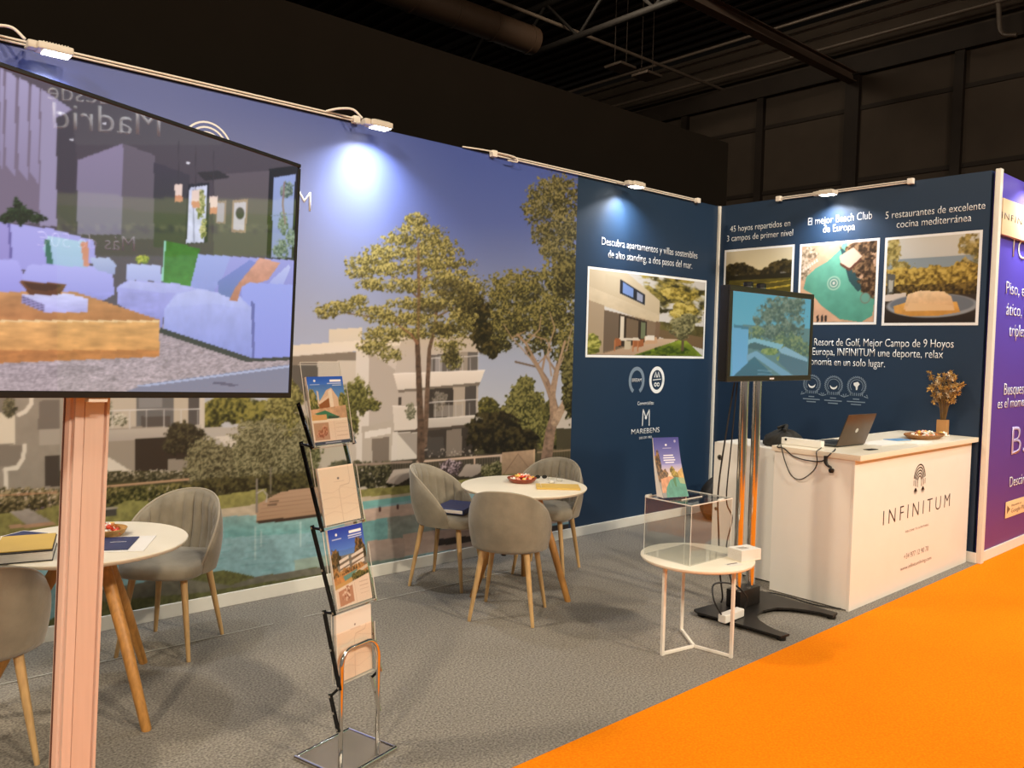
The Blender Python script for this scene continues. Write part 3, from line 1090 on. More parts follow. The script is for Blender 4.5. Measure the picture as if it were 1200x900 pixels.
# ================================================================== framed prints on the blue walls
def fbox(fr, pts):
    q = [fr.uv(*p) for p in pts]
    return (q[0][0] + q[3][0]) / 2, (q[1][0] + q[2][0]) / 2, (q[2][1] + q[3][1]) / 2, (q[0][1] + q[1][1]) / 2


def framed_print(fr, pts, res, name, label, paint, border=0.022):
    u0, u1, v0, v1 = fbox(fr, pts)
    t = thing(name, label, 'picture', tuple(fr.P((u0 + u1) / 2, v0)))
    f2 = Frame(fr.P(u0 + border, v0 + border), fr.u)
    cv = Canvas(f2, u1 - u0 - 2 * border, v1 - v0 - 2 * border, res, pix=False)
    paint(cv)
    o = cv.make('print', print_mat('photo_print', 0.45, 0.3), None, h=0.0015, gain=0.85)
    bm = bmesh.new()
    M = fr.M(0, 0, 0)
    w, h = u1 - u0, v1 - v0
    box(bm, (u0 + w / 2, v0 + border / 2, 0.001), (w, border, 0.002), M=M)
    box(bm, (u0 + w / 2, v1 - border / 2, 0.001), (w, border, 0.002), M=M)
    box(bm, (u0 + border / 2, v0 + h / 2, 0.001), (border, h - 2 * border, 0.002), M=M)
    box(bm, (u1 - border / 2, v0 + h / 2, 0.001), (border, h - 2 * border, 0.002), M=M)
    b = from_bm('white_border', bm, M_LETTER)
    for x in (o, b):
        x.parent = t
        x.matrix_parent_inverse = Matrix.Translation(-Vector(t.location))
    return t


def paint_villa(k):
    k.poly([(0, 0), (100, 0), (100, 100), (0, 100)], (206, 206, 206))
    k.leaves([(70, 16, 34, 22), (86, 34, 22, 30), (58, 24, 12, 24)], (54, 52, 30), (112, 104, 52), (170, 156, 80), 7, 0.4, hole=0.4, seed=61)
    k.leaves([(80, 42, 12, 12), (74, 20, 16, 8)], (96, 88, 40), (160, 144, 66), (206, 190, 110), 6, 0.4, seed=62)
    k.poly([(58, 56), (100, 60), (100, 82), (58, 76)], (92, 86, 48), noise=0.4, nscale=5)
    k.poly([(58, 66), (100, 74), (100, 90), (58, 76)], (112, 92, 66))
    k.poly([(0, 0), (30, 0), (58, 30), (58, 56), (54, 60), (0, 36)], (206, 194, 170), (190, 176, 150))
    k.poly([(0, 20), (58, 48), (58, 58), (0, 38)], (214, 202, 178), (196, 182, 156), noise=0.05)
    k.poly([(12, 4), (24, 6), (46, 26), (46, 38), (24, 26), (12, 18)], (200, 188, 164))
    k.poly([(24, 8), (45, 24), (45, 37), (24, 25)], (40, 44, 56))
    k.poly([(26, 11), (35, 18), (35, 29), (26, 24)], (120, 150, 214))
    k.poly([(38, 21), (43, 25), (43, 34), (38, 31)], (150, 160, 190))
    k.poly([(0, 36), (12, 41), (12, 100), (0, 100)], (168, 152, 130))
    k.poly([(12, 46), (58, 58), (58, 80), (12, 98)], (130, 112, 92))
    k.poly([(12, 47), (24, 50), (24, 92), (12, 96)], (108, 94, 80))
    k.poly([(24, 50), (47, 57), (47, 84), (24, 90)], (56, 46, 38))
    k.poly([(25, 52), (28, 53), (28, 82), (25, 83)], (214, 206, 190))
    k.poly([(30, 54), (40, 57), (40, 80), (30, 82)], (112, 96, 78))
    k.poly([(42, 58), (46, 59), (46, 78), (42, 79)], (110, 120, 92))
    k.poly([(55, 56), (59, 57), (58, 82), (54, 82)], (120, 98, 78))
    k.poly([(12, 98), (30, 90), (58, 78), (76, 78), (40, 100), (10, 100)], (196, 172, 148), (176, 150, 126))
    k.poly([(36, 100), (76, 79), (84, 80), (100, 100)], (128, 146, 50), (96, 118, 34), noise=0.3, nscale=6)
    k.leaves([(72, 92, 16, 5), (56, 98, 12, 4)], (48, 66, 22), (72, 92, 30), (104, 120, 40), 5, 0.4, seed=63)
    k.line([(80, 92), (80, 72)], 2.4, (96, 82, 62))
    k.leaves([(80, 62, 13, 16), (84, 52, 10, 8)], (70, 70, 46), (112, 110, 76), (150, 146, 106), 4, 0.4, seed=64)
    for x in (21, 36, 40):
        k.poly([(x, 79), (x + 5, 80), (x + 5, 88), (x, 90)], (156, 96, 60))
        k.line([(x, 82), (x, 95)], 0.9, (180, 120, 80))
    k.poly([(24, 79), (40, 78), (42, 81), (26, 82)], (214, 206, 194))
    k.poly([(29, 82), (34, 82), (34, 92), (29, 93)], (196, 184, 160))
    k.poly([(45, 76), (56, 76), (57, 84), (46, 86)], (196, 160, 128))
    k.poly([(46, 75), (54, 74), (54, 80), (46, 81)], (226, 220, 212))
    k.leaves([(4, 88, 6, 12)], (84, 90, 36), (132, 136, 60), (186, 186, 104), 4, 0.4, seed=65)


def paint_golf(k):
    k.vgrad(0, 30, (214, 204, 176), (226, 214, 176))
    k.leaves([(x, 30 - 6 * math.sin(x * 0.09), 10, 9) for x in range(-4, 110, 7)], (34, 30, 16), (52, 46, 24), (84, 72, 38), 6, 0.3, seed=71)
    k.rect(0, 34, 100, 44, (40, 36, 18))
    k.vgrad(40, 100, (92, 84, 30), (70, 66, 26))
    for y0, y1, cc in ((46, 47, (170, 150, 50)), (53, 55, (196, 172, 60)), (62, 64, (150, 134, 44)), (74, 77, (120, 110, 36))):
        k.poly([(0, y0 + 3), (60, y0), (100, y0 - 4), (100, y1 - 4), (60, y1), (0, y1 + 3)], cc, noise=0.2)
    k.mottle(0, 100, 40, 100, 0.25, 8, 72, 3.0)
    k.leaves([(0, 40, 6, 12)], (30, 26, 14), (46, 40, 20), (66, 58, 28), 5, 0.3, seed=73)


def paint_pool(k):
    k.poly([(0, 0), (100, 0), (100, 100), (0, 100)], (206, 168, 138), noise=0.1, nscale=8)
    k.leaves([(4, 24, 9, 20), (10, 10, 12, 8)], (120, 104, 84), (196, 176, 150), (226, 208, 190), 5, 0.5, seed=81)
    k.poly([(44, 0), (56, 0), (52, 8), (36, 22), (20, 30), (8, 40), (4, 56), (16, 62), (30, 78), (56, 96), (84, 100), (98, 92), (100, 70), (92, 52), (72, 44), (62, 26), (62, 0)],
           (110, 176, 152), (84, 156, 140), noise=0.08, nscale=10)
    k.poly([(52, 4), (70, 18), (76, 44), (92, 52), (78, 62), (66, 48), (60, 30)], (44, 74, 78))
    k.leaves([(82, 22, 14, 24), (92, 48, 12, 22), (72, 8, 16, 8), (92, 8, 12, 8)], (48, 34, 22), (92, 68, 46), (150, 118, 86), 5, 0.45, seed=82)
    k.poly([(52, 16), (70, 6), (82, 18), (66, 32), (55, 26)], (206, 176, 156), (226, 196, 176))
    k.poly([(53, 24), (66, 32), (80, 20), (82, 22), (66, 36), (54, 28)], (92, 58, 44))
    for r, cc in ((9, (160, 196, 176)), (7.2, (92, 146, 136)), (5.4, (196, 206, 190)), (3.8, (84, 130, 124)), (2.0, (206, 206, 196))):
        k.ell(46, 50, r, r, cc, 0.08)
    k.ell(88, 70, 6.5, 7, (120, 120, 110), 0.1)
    k.ell(88, 70, 5.4, 5.8, (104, 160, 148), 0.1)
    k.poly([(0, 60), (16, 64), (32, 80), (56, 98), (0, 100)], (218, 176, 148), noise=0.06)
    for x in (24, 30, 35):
        k.poly([(x, 92), (x + 3, 90), (x + 4, 98), (x + 1, 100)], (58, 46, 42))
    for j in range(7):
        k.poly([(2 + j * 3, 30 - j * 2), (4 + j * 3, 29 - j * 2), (5 + j * 3, 33 - j * 2), (3 + j * 3, 34 - j * 2)], (236, 224, 212))


def paint_food(k):
    k.vgrad(0, 40, (214, 214, 208), (196, 200, 200))
    k.rect(0, 24, 100, 38, (142, 158, 170))
    k.vgrad(36, 70, (150, 128, 58), (96, 80, 36))
    k.leaves([(8, 12, 10, 14), (4, 26, 10, 12), (18, 34, 14, 8)], (110, 100, 50), (152, 138, 76), (190, 176, 110), 6, 0.5, hole=0.3, seed=91)
    k.leaves([(92, 14, 12, 14), (88, 32, 8, 8), (98, 28, 10, 12)], (96, 84, 40), (140, 124, 66), (190, 170, 104), 6, 0.5, hole=0.2, seed=92)
    k.leaves([(x, 48 + 4 * math.sin(x * 0.3), 12, 12) for x in range(0, 106, 8)], (92, 74, 26), (156, 132, 56), (206, 180, 92), 6, 0.35, seed=93)
    k.leaves([(x, 62, 12, 7) for x in range(0, 106, 8)], (44, 34, 14), (80, 64, 26), (128, 106, 48), 5, 0.35, seed=94)
    k.poly([(0, 68), (100, 68), (100, 100), (0, 100)], (58, 48, 40), (40, 32, 28))
    k.poly([(0, 66), (24, 64), (24, 72), (0, 74)], (214, 204, 196))
    k.poly([(1, 40), (11, 42), (9, 64), (2, 66)], (90, 92, 88))
    k.poly([(3, 48), (9, 49), (8, 62), (4, 63)], (176, 178, 172))
    k.ell(52, 80, 50, 14, (150, 156, 164), 0.05)
    k.ell(52, 78.5, 46, 11.5, (110, 118, 130), 0.05)
    k.poly([(10, 80), (30, 74), (80, 76), (84, 88), (60, 92), (30, 92), (12, 88)], (226, 176, 96), (206, 150, 72), noise=0.1)
    k.poly([(26, 66), (40, 62), (66, 64), (74, 70), (78, 84), (50, 86), (22, 84)], (240, 214, 176), (224, 180, 132), noise=0.08, nscale=5)
    k.poly([(28, 76), (76, 80), (78, 86), (24, 86)], (232, 196, 150))


framed_print(FW, [(689, 313), (828, 328), (824.7, 420), (685.7, 419)], 150, 'villa_print', 'white-bordered photo of a modern villa terrace and lawn on the back wall', paint_villa)
framed_print(FR, [(849, 293), (931, 286.7), (928, 381), (846.7, 381.7)], 150, 'golf_print', 'photo of a golf course at dusk, half hidden by the small monitor', paint_golf)
framed_print(FR, [(936.7, 286), (1031, 279.3), (1027, 381), (935, 380)], 170, 'pool_print', 'aerial photo of a turquoise lagoon pool on the right wall', paint_pool)
framed_print(FR, [(1037.7, 278), (1152, 270), (1146, 381.7), (1033, 381)], 180, 'food_print', 'photo of a folded pastry on a plate before yellow bushes', paint_food)


# ------------------------------------------------------------------ lettering on the walls
def line_text(s, fr, l, r, cap_px, m, parent, name='lettering', spacing=1.0, h=0.0015):
    """l, r: photo pixels of the baseline's two ends"""
    a, va = fr.uv(*l)
    b, vb = fr.uv(*r)
    _, vt = fr.uv(l[0], l[1] - cap_px)
    v = (va + vb) / 2
    return text(name, s, fr, min(a, b), max(a, b), v, vt - va, m, parent, h=h, spacing=spacing)


line_text('Descubra apartamentos y villas sostenibles', FW, (705, 287.5), (817, 302.5), 9.0, M_LETTER, wall_back)
line_text('de alto standing, a dos pasos del mar.', FW, (712.5, 303.5), (811, 313.5), 9.0, M_LETTER, wall_back)
line_text('Comercializa:', FW, (747, 475), (766, 474), 4.4, M_LETTER, wall_back)
line_text('MAREBENS', FW, (739.7, 509), (772.5, 506.5), 6.0, M_LETTER, wall_back)
line_text('DES DE 1982', FW, (749, 514.5), (763.5, 513.5), 2.6, M_LETTER, wall_back)
bm = bmesh.new()
ms = [(FW.uv(*p)) for p in ((752.6, 499), (753.6, 479.5), (756.8, 489.5), (760.8, 479.8), (760.6, 498.8))]
for a_, b_ in zip(ms, ms[1:]):
    stroke_mesh(bm, FW, [a_, b_], 0.012, 0.0016)
disc_mesh(bm, FW, ms[2], 0.016, 0.0018)
from_bm('logo', bm, M_LETTER, wall_back, smooth=False)

line_text('45 hoyos repartidos en', FR, (855.7, 272), (926, 264.8), 7.0, M_LETTER, wall_right)
line_text('3 campos de primer nivel', FR, (851.9, 283), (929.2, 276.2), 7.0, M_LETTER, wall_right)
line_text('El mejor Beach Club', FR, (946.8, 263.2), (1021.8, 257.4), 8.6, M_LETTER, wall_right)
line_text('de Europa', FR, (964.5, 272.6), (1001.8, 269.6), 8.6, M_LETTER, wall_right)
line_text('5 restaurantes de excelente', FR, (1037.6, 256), (1154.5, 245.5), 8.4, M_LETTER, wall_right)
line_text('cocina mediterránea', FR, (1050.8, 266.8), (1138.2, 259.5), 8.4, M_LETTER, wall_right)
line_text('Resort de Golf, Mejor Campo de 9 Hoyos', FR, (954, 405.5), (1117.5, 406.8), 8.6, M_LETTER, wall_right)
line_text('Europa, INFINITUM une deporte, relax', FR, (952, 416.8), (1105, 418.8), 8.6, M_LETTER, wall_right)
line_text('y gastronomía en un solo lugar.', FR, (928, 427.6), (1037, 429.5), 8.4, M_LETTER, wall_right)


def badge(fr, px, py, r, style, parent):
    """award seals printed in pale ink"""
    u, v = fr.uv(px, py)
    bm = bmesh.new()
    if style == 'horseshoe':
        stroke_mesh(bm, fr, arc(u, v, r * 0.84, -62, 242, 30, r * 0.98), r * 0.30, 0.0016)
        m = M_LETTER_DIM
    elif style == 'oval':
        stroke_mesh(bm, fr, arc(u, v, r * 0.80, 0, 352, 32, r * 0.92), r * 0.28, 0.0016, closed=False)
        stroke_mesh(bm, fr, arc(u, v, r * 0.80, 350, 362, 3, r * 0.92), r * 0.28, 0.0016, closed=False)
        stroke_mesh(bm, fr, [(u - r * 0.5, v), (u + r * 0.5, v + r * 0.06)], r * 0.07, 0.0016)
        for x in (-0.3, 0.05):
            stroke_mesh(bm, fr, [(u + x * r, v + r * 0.2), (u + (x + .12) * r, v + r * 0.62), (u + (x + .28) * r, v + r * 0.2)], r * 0.1, 0.0016)
        for x in (-0.25, 0.1):
            stroke_mesh(bm, fr, arc(u + (x + .08) * r, v - r * 0.36, r * 0.13, 0, 350, 10), r * 0.08, 0.0016)
        m = M_LETTER
    else:
        for k in range(26):
            a = -60 + 300 * k / 25
            x, y = u + r * 0.86 * math.cos(math.radians(a)), v + r * 0.86 * math.sin(math.radians(a))
            b = math.radians(a)
            stroke_mesh(bm, fr, [(x - r * .13 * math.cos(b + .8), y - r * .13 * math.sin(b + .8)), (x + r * .13 * math.cos(b + .8), y + r * .13 * math.sin(b + .8))], r * 0.08, 0.0016)
        stroke_mesh(bm, fr, arc(u, v, r * 0.62, -40, 220, 24), r * 0.06, 0.0016)
        for k in range(7):
            x = u + (k - 3) * r * 0.2
            stroke_mesh(bm, fr, [(x, v - r * 0.66), (x, v - r * 0.95)], r * 0.08, 0.0016)
        for sx in (-1, 1):
            stroke_mesh(bm, fr, [(u + sx * r * 0.75, v - r * 0.95), (u + sx * r * 1.15, v - r * 1.1), (u + sx * r * 1.0, v - r * 0.8)], r * 0.1, 0.0016)
        m = M_LETTER_DIM
    o = from_bm('badge', bm, m, parent, smooth=False)
    if style.startswith('globe'):
        bm = bmesh.new()
        if style == 'globe_crescent':
            stroke_mesh(bm, fr, arc(u, v + r * .05, r * 0.36, 190, 350, 14), [r * (0.03 + 0.17 * math.sin(PI * i / 14)) for i in range(15)], 0.002)
        else:
            poly_mesh(bm, fr, [(u - r * .3, v + r * .3), (u + r * .1, v + r * .42), (u + r * .3, v + r * .2), (u + r * .12, v - r * .02), (u + r * .08, v - r * .36), (u - r * .05, v - r * .4), (u - r * .1, v - r * .08), (u - r * .3, v + r * .1)], 0.002)
        from_bm('globe', bm, M_LETTER, o, smooth=False)
        bm = bmesh.new()
        for j, wd in enumerate((0.62, 1.8, 1.0)):
            stroke_mesh(bm, fr, [(u - r * wd / 2, v - r * (1.26 + j * 0.26)), (u + r * wd / 2, v - r * (1.26 + j * 0.26))], r * 0.10, 0.0016)
        from_bm('caption', bm, M_LETTER_DIM, o, smooth=False)
    return o


badge(FW, 746, 446, 0.118, 'horseshoe', wall_back)
line_text('BREEAM', FW, (740.5, 447.8), (751.6, 447), 4.0, M_LETTER, wall_back)
badge(FW, 769.7, 445.2, 0.125, 'oval', wall_back)
badge(FR, 951.5, 450, 0.095, 'globe_crescent', wall_right)
badge(FR, 977, 451.5, 0.095, 'globe_crescent', wall_right)
badge(FR, 1004, 452.5, 0.095, 'globe_map', wall_right)

# the neighbour's facade: violet print, beige header band, lettering and app badge
FA = Frame((0.06, YE, 0), (1, 0, 0))
ua, va = FA.uv(1171, 275)
ub, vb = FA.uv(1171, 232)
cf = Canvas(Frame((0.06, YE + 0.004, BB), (1, 0, 0)), 1.18, WH - BB, 40)
cf.vgrad(-50, 330, (98, 92, 206), (84, 70, 178))
cf.vgrad(330, 560, (84, 70, 178), (98, 62, 140))
cf.vgrad(560, 800, (98, 62, 140), (146, 58, 70))
o = cf.make('print', print_mat('violet_gradient_print', 0.5, 0.3), wall_aisle, h=0.0006)
header = tag(box_obj('header_sign', (0.06 + 0.60, YE - 0.016, (va + vb) / 2), (1.17, 0.03, vb - va), mat('beige_header_board', (222, 196, 160), 0.5, vary=0.02, scale=3), None, 0.003),
             'beige header board lettered INFINI high on the violet facade', 'sign')
FH = Frame((0.06, YE - 0.031, 0), (1, 0, 0))
a0, b0 = FH.uv(1174, 255.5)
_, b1 = FH.uv(1174, 247.5)
text('lettering', 'INFINITUM', FH, a0, a0 + 0.97, b0, b1 - b0, M_INK, header, h=0.001, spacing=1.2)
M_LILAC = mat('lilac_print', (196, 184, 226), 0.5, vary=0.02)


def facade_text(s, x, y, cap, width, m=M_LETTER):
    a, b = FA.uv(x, y)
    _, t = FA.uv(x, y - cap)
    return text('lettering', s, FA, a, a + width, b, t - b, m, wall_aisle, h=0.003)


facade_text('TOP', 1183, 300, 24, 0.60)
facade_text('Piso, es', 1178.5, 344, 15, 0.54)
facade_text('ático, b', 1178.5, 369, 15, 0.54)
facade_text('tríplex', 1182, 394, 15, 0.44)
facade_text('Busques l', 1176, 463, 14, 0.58)
facade_text('es el momen', 1168.5, 479, 12, 0.74)
facade_text('B3', 1184.5, 533, 33, 0.50, M_LILAC)
facade_text('Descárga', 1182.5, 571, 12, 0.52)
q = [FA.uv(*p) for p in ((1178, 588), (1200, 580), (1200, 600), (1177.5, 607))]
M_BADGE = mat('app_badge_print', (240, 206, 160), 0.5, vary=0.02)
bu0, bv0 = (q[0][0] + q[3][0]) / 2, (q[3][1] + q[2][1]) / 2
bh = (q[0][1] - q[3][1])
sgn = box_obj('app_badge', tuple(FA.P(bu0 + 0.29, bv0 + bh / 2, 0.004)), (0.58, 0.004, bh), M_BADGE, wall_aisle, 0.0015)
bm = bmesh.new()
poly_mesh(bm, FA, [(bu0 + 0.03, bv0 + bh * 0.25), (bu0 + 0.11, bv0 + bh * 0.5), (bu0 + 0.03, bv0 + bh * 0.78)], 0.0072)
from_bm('play_triangle', bm, mat('play_mark', (120, 92, 70), 0.5, vary=0.05), sgn, smooth=False)
text('lettering', 'Google Play', FA, bu0 + 0.14, bu0 + 0.54, bv0 + bh * 0.24, bh * 0.26, M_INK_SOFT, sgn, h=0.0072)
text('lettering', 'Disponible en', FA, bu0 + 0.14, bu0 + 0.40, bv0 + bh * 0.64, bh * 0.12, M_INK_SOFT, sgn, h=0.0072)


# ================================================================== things
def adopt(t, *objs):
    inv = Matrix.Translation(-Vector(t.location)) if t.type == 'EMPTY' and abs(t.rotation_euler.z) < 1e-9 else t.matrix_basis.inverted()
    for o in objs:
        o.parent = t
        o.matrix_parent_inverse = inv


# ---- velvet chairs
def make_chair():
    t = thing('velvet_chair', 'grey velvet shell chair', 'chair', group='grey velvet chairs')
    # seat cushion
    bm = bmesh.new()
    n = 48

    def ring(s, z, fy=0.0):
        out = []
        for k in range(n):
            a = 2 * PI * k / n
            ca, sa = math.cos(a), math.sin(a)
            e = 2.0 / 2.7
            x = 0.232 * s * math.copysign(abs(ca) ** e, ca)
            y = 0.235 * s * math.copysign(abs(sa) ** e, sa) - 0.025
            out.append(bm.verts.new((x, y, z - 0.012 * max(0.0, (-y - 0.1) / 0.16) + 0.006 * math.sin(3 * a) * s)))
        return out
    prof = [(0.90, 0.440), (0.97, 0.444), (1.0, 0.460), (1.005, 0.480), (0.985, 0.498), (0.93, 0.511), (0.80, 0.518), (0.5, 0.522), (0.2, 0.523)]
    rings = [ring(s, z) for s, z in prof]
    for a, b in zip(rings, rings[1:]):
        for k in range(n):
            bm.faces.new((a[k], a[(k + 1) % n], b[(k + 1) % n], b[k]))
    bm.faces.new(rings[0][::-1])
    bm.faces.new(rings[-1])
    from_bm('seat', bm, M_VELVET, t, angle=1.2)
    # wrap-around back: outer shell and channelled inner face
    NP, NT = 176, 18
    PM = math.radians(112)
    zb, H = 0.440, 0.385

    def pt(phi, tt, off):
        q = abs(phi) / PM
        top = zb + 0.035 + (H - 0.035) * max(0.0, 1 - q ** 2.1) ** 0.72
        z = zb + (top - zb) * tt
        w = (z - zb) / H
        bulge = math.sin(min(1.0, w * 1.25) * PI) * 0.012
        lean = 0.075 * w
        ax, ay = 0.232 + bulge + off, 0.222 + bulge + off
        # a little narrower at the seat
        k = 1 - 0.04 * (1 - min(1, w * 2.2)) ** 2
        return Vector((ax * k * math.sin(phi), ay * k * math.cos(phi) - 0.015 + lean * max(0.0, math.cos(phi * 0.8)), z))
    bm = bmesh.new()
    inn, outr = [], []
    for i in range(NP + 1):
        phi = -PM + 2 * PM * i / NP
        ch = abs(math.sin(phi * 12.0))
        ri, ro = [], []
        for j in range(NT + 1):
            tt = j / NT
            puff = 0.018 * (ch ** 0.45) * min(1, (1 - tt) * 6) * (1.0 if abs(phi) < 1.55 else 0.3)
            edge = 0.010 * (1 - (2 * max(0, tt - 0.8) / 0.4) ** 2 if tt > 0.8 else 1)
            ri.append(bm.verts.new(pt(phi, tt, -0.006 - puff - edge * 0.6)))
            ro.append(bm.verts.new(pt(phi, tt, 0.010 + edge)))
        inn.append(ri)
        outr.append(ro)
    for i in range(NP):
        for j in range(NT):
            bm.faces.new((inn[i][j], inn[i][j + 1], inn[i + 1][j + 1], inn[i + 1][j]))
            bm.faces.new((outr[i][j], outr[i + 1][j], outr[i + 1][j + 1], outr[i][j + 1]))
        bm.faces.new((inn[i][NT], outr[i][NT], outr[i + 1][NT], inn[i + 1][NT]))
        bm.faces.new((inn[i][0], inn[i + 1][0], outr[i + 1][0], outr[i][0]))
    for i in (0, NP):
        for j in range(NT):
            vs = (inn[i][j], outr[i][j], outr[i][j + 1], inn[i][j + 1])
            bm.faces.new(vs)
    back = from_bm('backrest', bm, M_VELVET, t, angle=1.3)
    bm = bmesh.new()
    tube(bm, [pt(-PM + 2 * PM * i / NP, 1.0, 0.004) + Vector((0, 0, 0.002)) for i in range(NP + 1)], 0.0065, 8)
    from_bm('piping', bm, M_PIPING, back, angle=1.2)
    # shell bottom and steel frame below the seat
    bm = bmesh.new()
    lathe(bm, [(0, 0.424), (0.19, 0.427), (0.215, 0.440), (0, 0.442)], 40, (0, -0.015, 0))
    from_bm('seat_shell', bm, M_VELVET, t)
    bm = bmesh.new()
    box(bm, (0, 0, 0.420), (0.34, 0.03, 0.008), 0.002, 1)
    box(bm, (0, 0, 0.420), (0.03, 0.34, 0.008), 0.002, 1)
    from_bm('frame', bm, M_BLACK, t)
    for sx, sy in ((-1, -1), (1, -1), (1, 1), (-1, 1)):
        bm = bmesh.new()
        tube(bm, [(sx * 0.138, sy * 0.138, 0.434), (sx * 0.144, sy * 0.144, 0.40), (sx * 0.172, sy * 0.172, 0.20), (sx * 0.199, sy * 0.199, 0.010), (sx * 0.2, sy * 0.2, 0.0)],
             [0.0185, 0.0185, 0.0150, 0.0108, 0.0100], 14)
        from_bm('leg', bm, M_OAKPALE, t, angle=0.9)
    return t


CHAIRS = [  # x, y, facing (x, y), label
    (-5.735, -0.475, (-0.72, -0.69), 'grey velvet chair with channelled back by the mural pool, behind the left table'),
    (-6.74, -1.20, (0.139, 0.99), 'grey velvet chair seen from behind, cut off left of the aluminium TV column'),
    (-3.905, -1.21, (0.81, 0.58), 'grey velvet chair with its back turned, aisle side of the table with terracotta bowl'),
    (-3.795, -0.420, (0.48, -0.88), 'grey velvet chair holding a dark blue folder on its seat'),
    (-3.020, -0.640, (-0.89, -0.46), 'grey velvet chair tucked under the round table, closest to the plain blue wall'),
]
chair0 = make_chair()
for i, (x, y, f, lab) in enumerate(CHAIRS):
    o = chair0 if i == 0 else copy_tree(chair0)
    o.location = (x, y, 0)
    o.rotation_euler = (0, 0, math.atan2(f[1], f[0]) + PI / 2)
    o['label'] = lab


# ---- round dining tables
def make_table(cx, cy, zt, r, foot, ang0, label):
    t = thing('round_table', label, 'table', (cx, cy, 0), group='round white tables with oak legs')
    bm = bmesh.new()
    lathe(bm, [(0, zt - 0.026), (r - 0.030, zt - 0.026), (r - 0.010, zt - 0.020), (r - 0.002, zt - 0.010), (r, zt - 0.004), (r - 0.003, zt - 0.0005), (r - 0.008, zt), (0, zt)], 96)
    from_bm('tabletop', bm, M_TABLE, t, angle=0.7)
    bm = bmesh.new()
    lathe(bm, [(0, zt - 0.050), (0.13, zt - 0.050), (0.135, zt - 0.045), (0.135, zt - 0.028), (0, zt - 0.028)], 40)
    from_bm('hub', bm, M_BLACKMETAL, t)
    for k in range(3):
        a = math.radians(ang0 + 120 * k)
        ca, sa = math.cos(a), math.sin(a)
        bm = bmesh.new()
        tube(bm, [(0.10 * ca, 0.10 * sa, zt - 0.044), (0.115 * ca, 0.115 * sa, zt - 0.08), ((0.1 + foot) / 2 * ca, (0.1 + foot) / 2 * sa, zt * 0.5), (foot * ca, foot * sa, 0.004), (foot * ca, foot * sa, 0.0)],
             [0.027, 0.028, 0.026, 0.021, 0.019], 20)
        from_bm('leg', bm, M_OAK, t, angle=0.9)
    return t


T1 = (-6.26, -0.95, 0.755)
T2 = (-3.515, -0.905, 0.74)
make_table(T1[0], T1[1], T1[2], 0.42, 0.46, -76, 'round white table behind the aluminium column, holding a yellow folder and navy folder')
make_table(T2[0], T2[1], T2[2], 0.435, 0.37, -75, 'round white table in the middle of the stand with three chairs around it')


# ---- bowls and sweets
def bowl(name, c, r, h, m, label):
    t = thing(name, label, 'bowl', c)
    bm = bmesh.new()
    lathe(bm, [(0, 0), (r * 0.72, 0), (r * 0.9, h * 0.45), (r, h * 0.95), (r * 0.985, h), (r * 0.95, h * 0.97), (r * 0.85, h * 0.5), (r * 0.68, h * 0.18), (0, h * 0.16)], 40)
    from_bm('dish', bm, m, t)
    bm = bmesh.new()
    tube(bm, [(r * 0.975 * math.cos(2 * PI * k / 40), r * 0.975 * math.sin(2 * PI * k / 40), h * 0.98) for k in range(41)], r * 0.025, 8, cap=False)
    from_bm('rim', bm, m, t)
    return t


CANDY_COLS = [(214, 72, 48), (240, 196, 96), (232, 226, 216), (196, 120, 60), (140, 70, 44), (230, 150, 120)]


def make_candy(ci):
    """a small wrapped sweet: round body with two twisted ends"""
    bm = bmesh.new()
    tube(bm, [(-0.024, 0, 0), (-0.020, 0, 0), (-0.013, 0, 0), (-0.010, 0, 0), (-0.005, 0, 0), (0, 0, 0), (0.005, 0, 0), (0.010, 0, 0), (0.013, 0, 0), (0.020, 0, 0), (0.024, 0, 0)],
         [0.009, 0.007, 0.003, 0.007, 0.0115, 0.0125, 0.0115, 0.007, 0.003, 0.007, 0.009], 10)
    return from_bm('sweet', bm, mat('sweet_wrapper_%d' % ci, CANDY_COLS[ci], 0.3, vary=0.2, scale=80), None, angle=1.2)


CANDY = [make_candy(i) for i in range(6)]
_used = [False] * 6


def sweets(cx, cy, z, r, n, label, group, cols, layers=2, ry=None, rise=0.012):
    rg = random.Random(int(abs(cx) * 1000))
    for k in range(n):
        ci = cols[k % len(cols)]
        if not _used[ci]:
            o = CANDY[ci]
            _used[ci] = True
        else:
            o = CANDY[ci].copy()
            COL.objects.link(o)
        lay = 0 if k < n * 0.62 else 1
        rad = r * math.sqrt((k + 0.5) / (n * 0.62)) if lay == 0 else r * 0.62 * math.sqrt((k - n * 0.62 + 0.3) / (n * 0.38))
        a = k * 2.39996
        o.location = (cx + rad * math.cos(a), cy + (ry or r) / r * rad * math.sin(a), z + lay * rise * 1.4)
        o.rotation_euler = (rg.uniform(-0.4, 0.4), rg.uniform(-0.4, 0.4), rg.uniform(0, 6.28))
        tag(o, label, 'sweet', group)


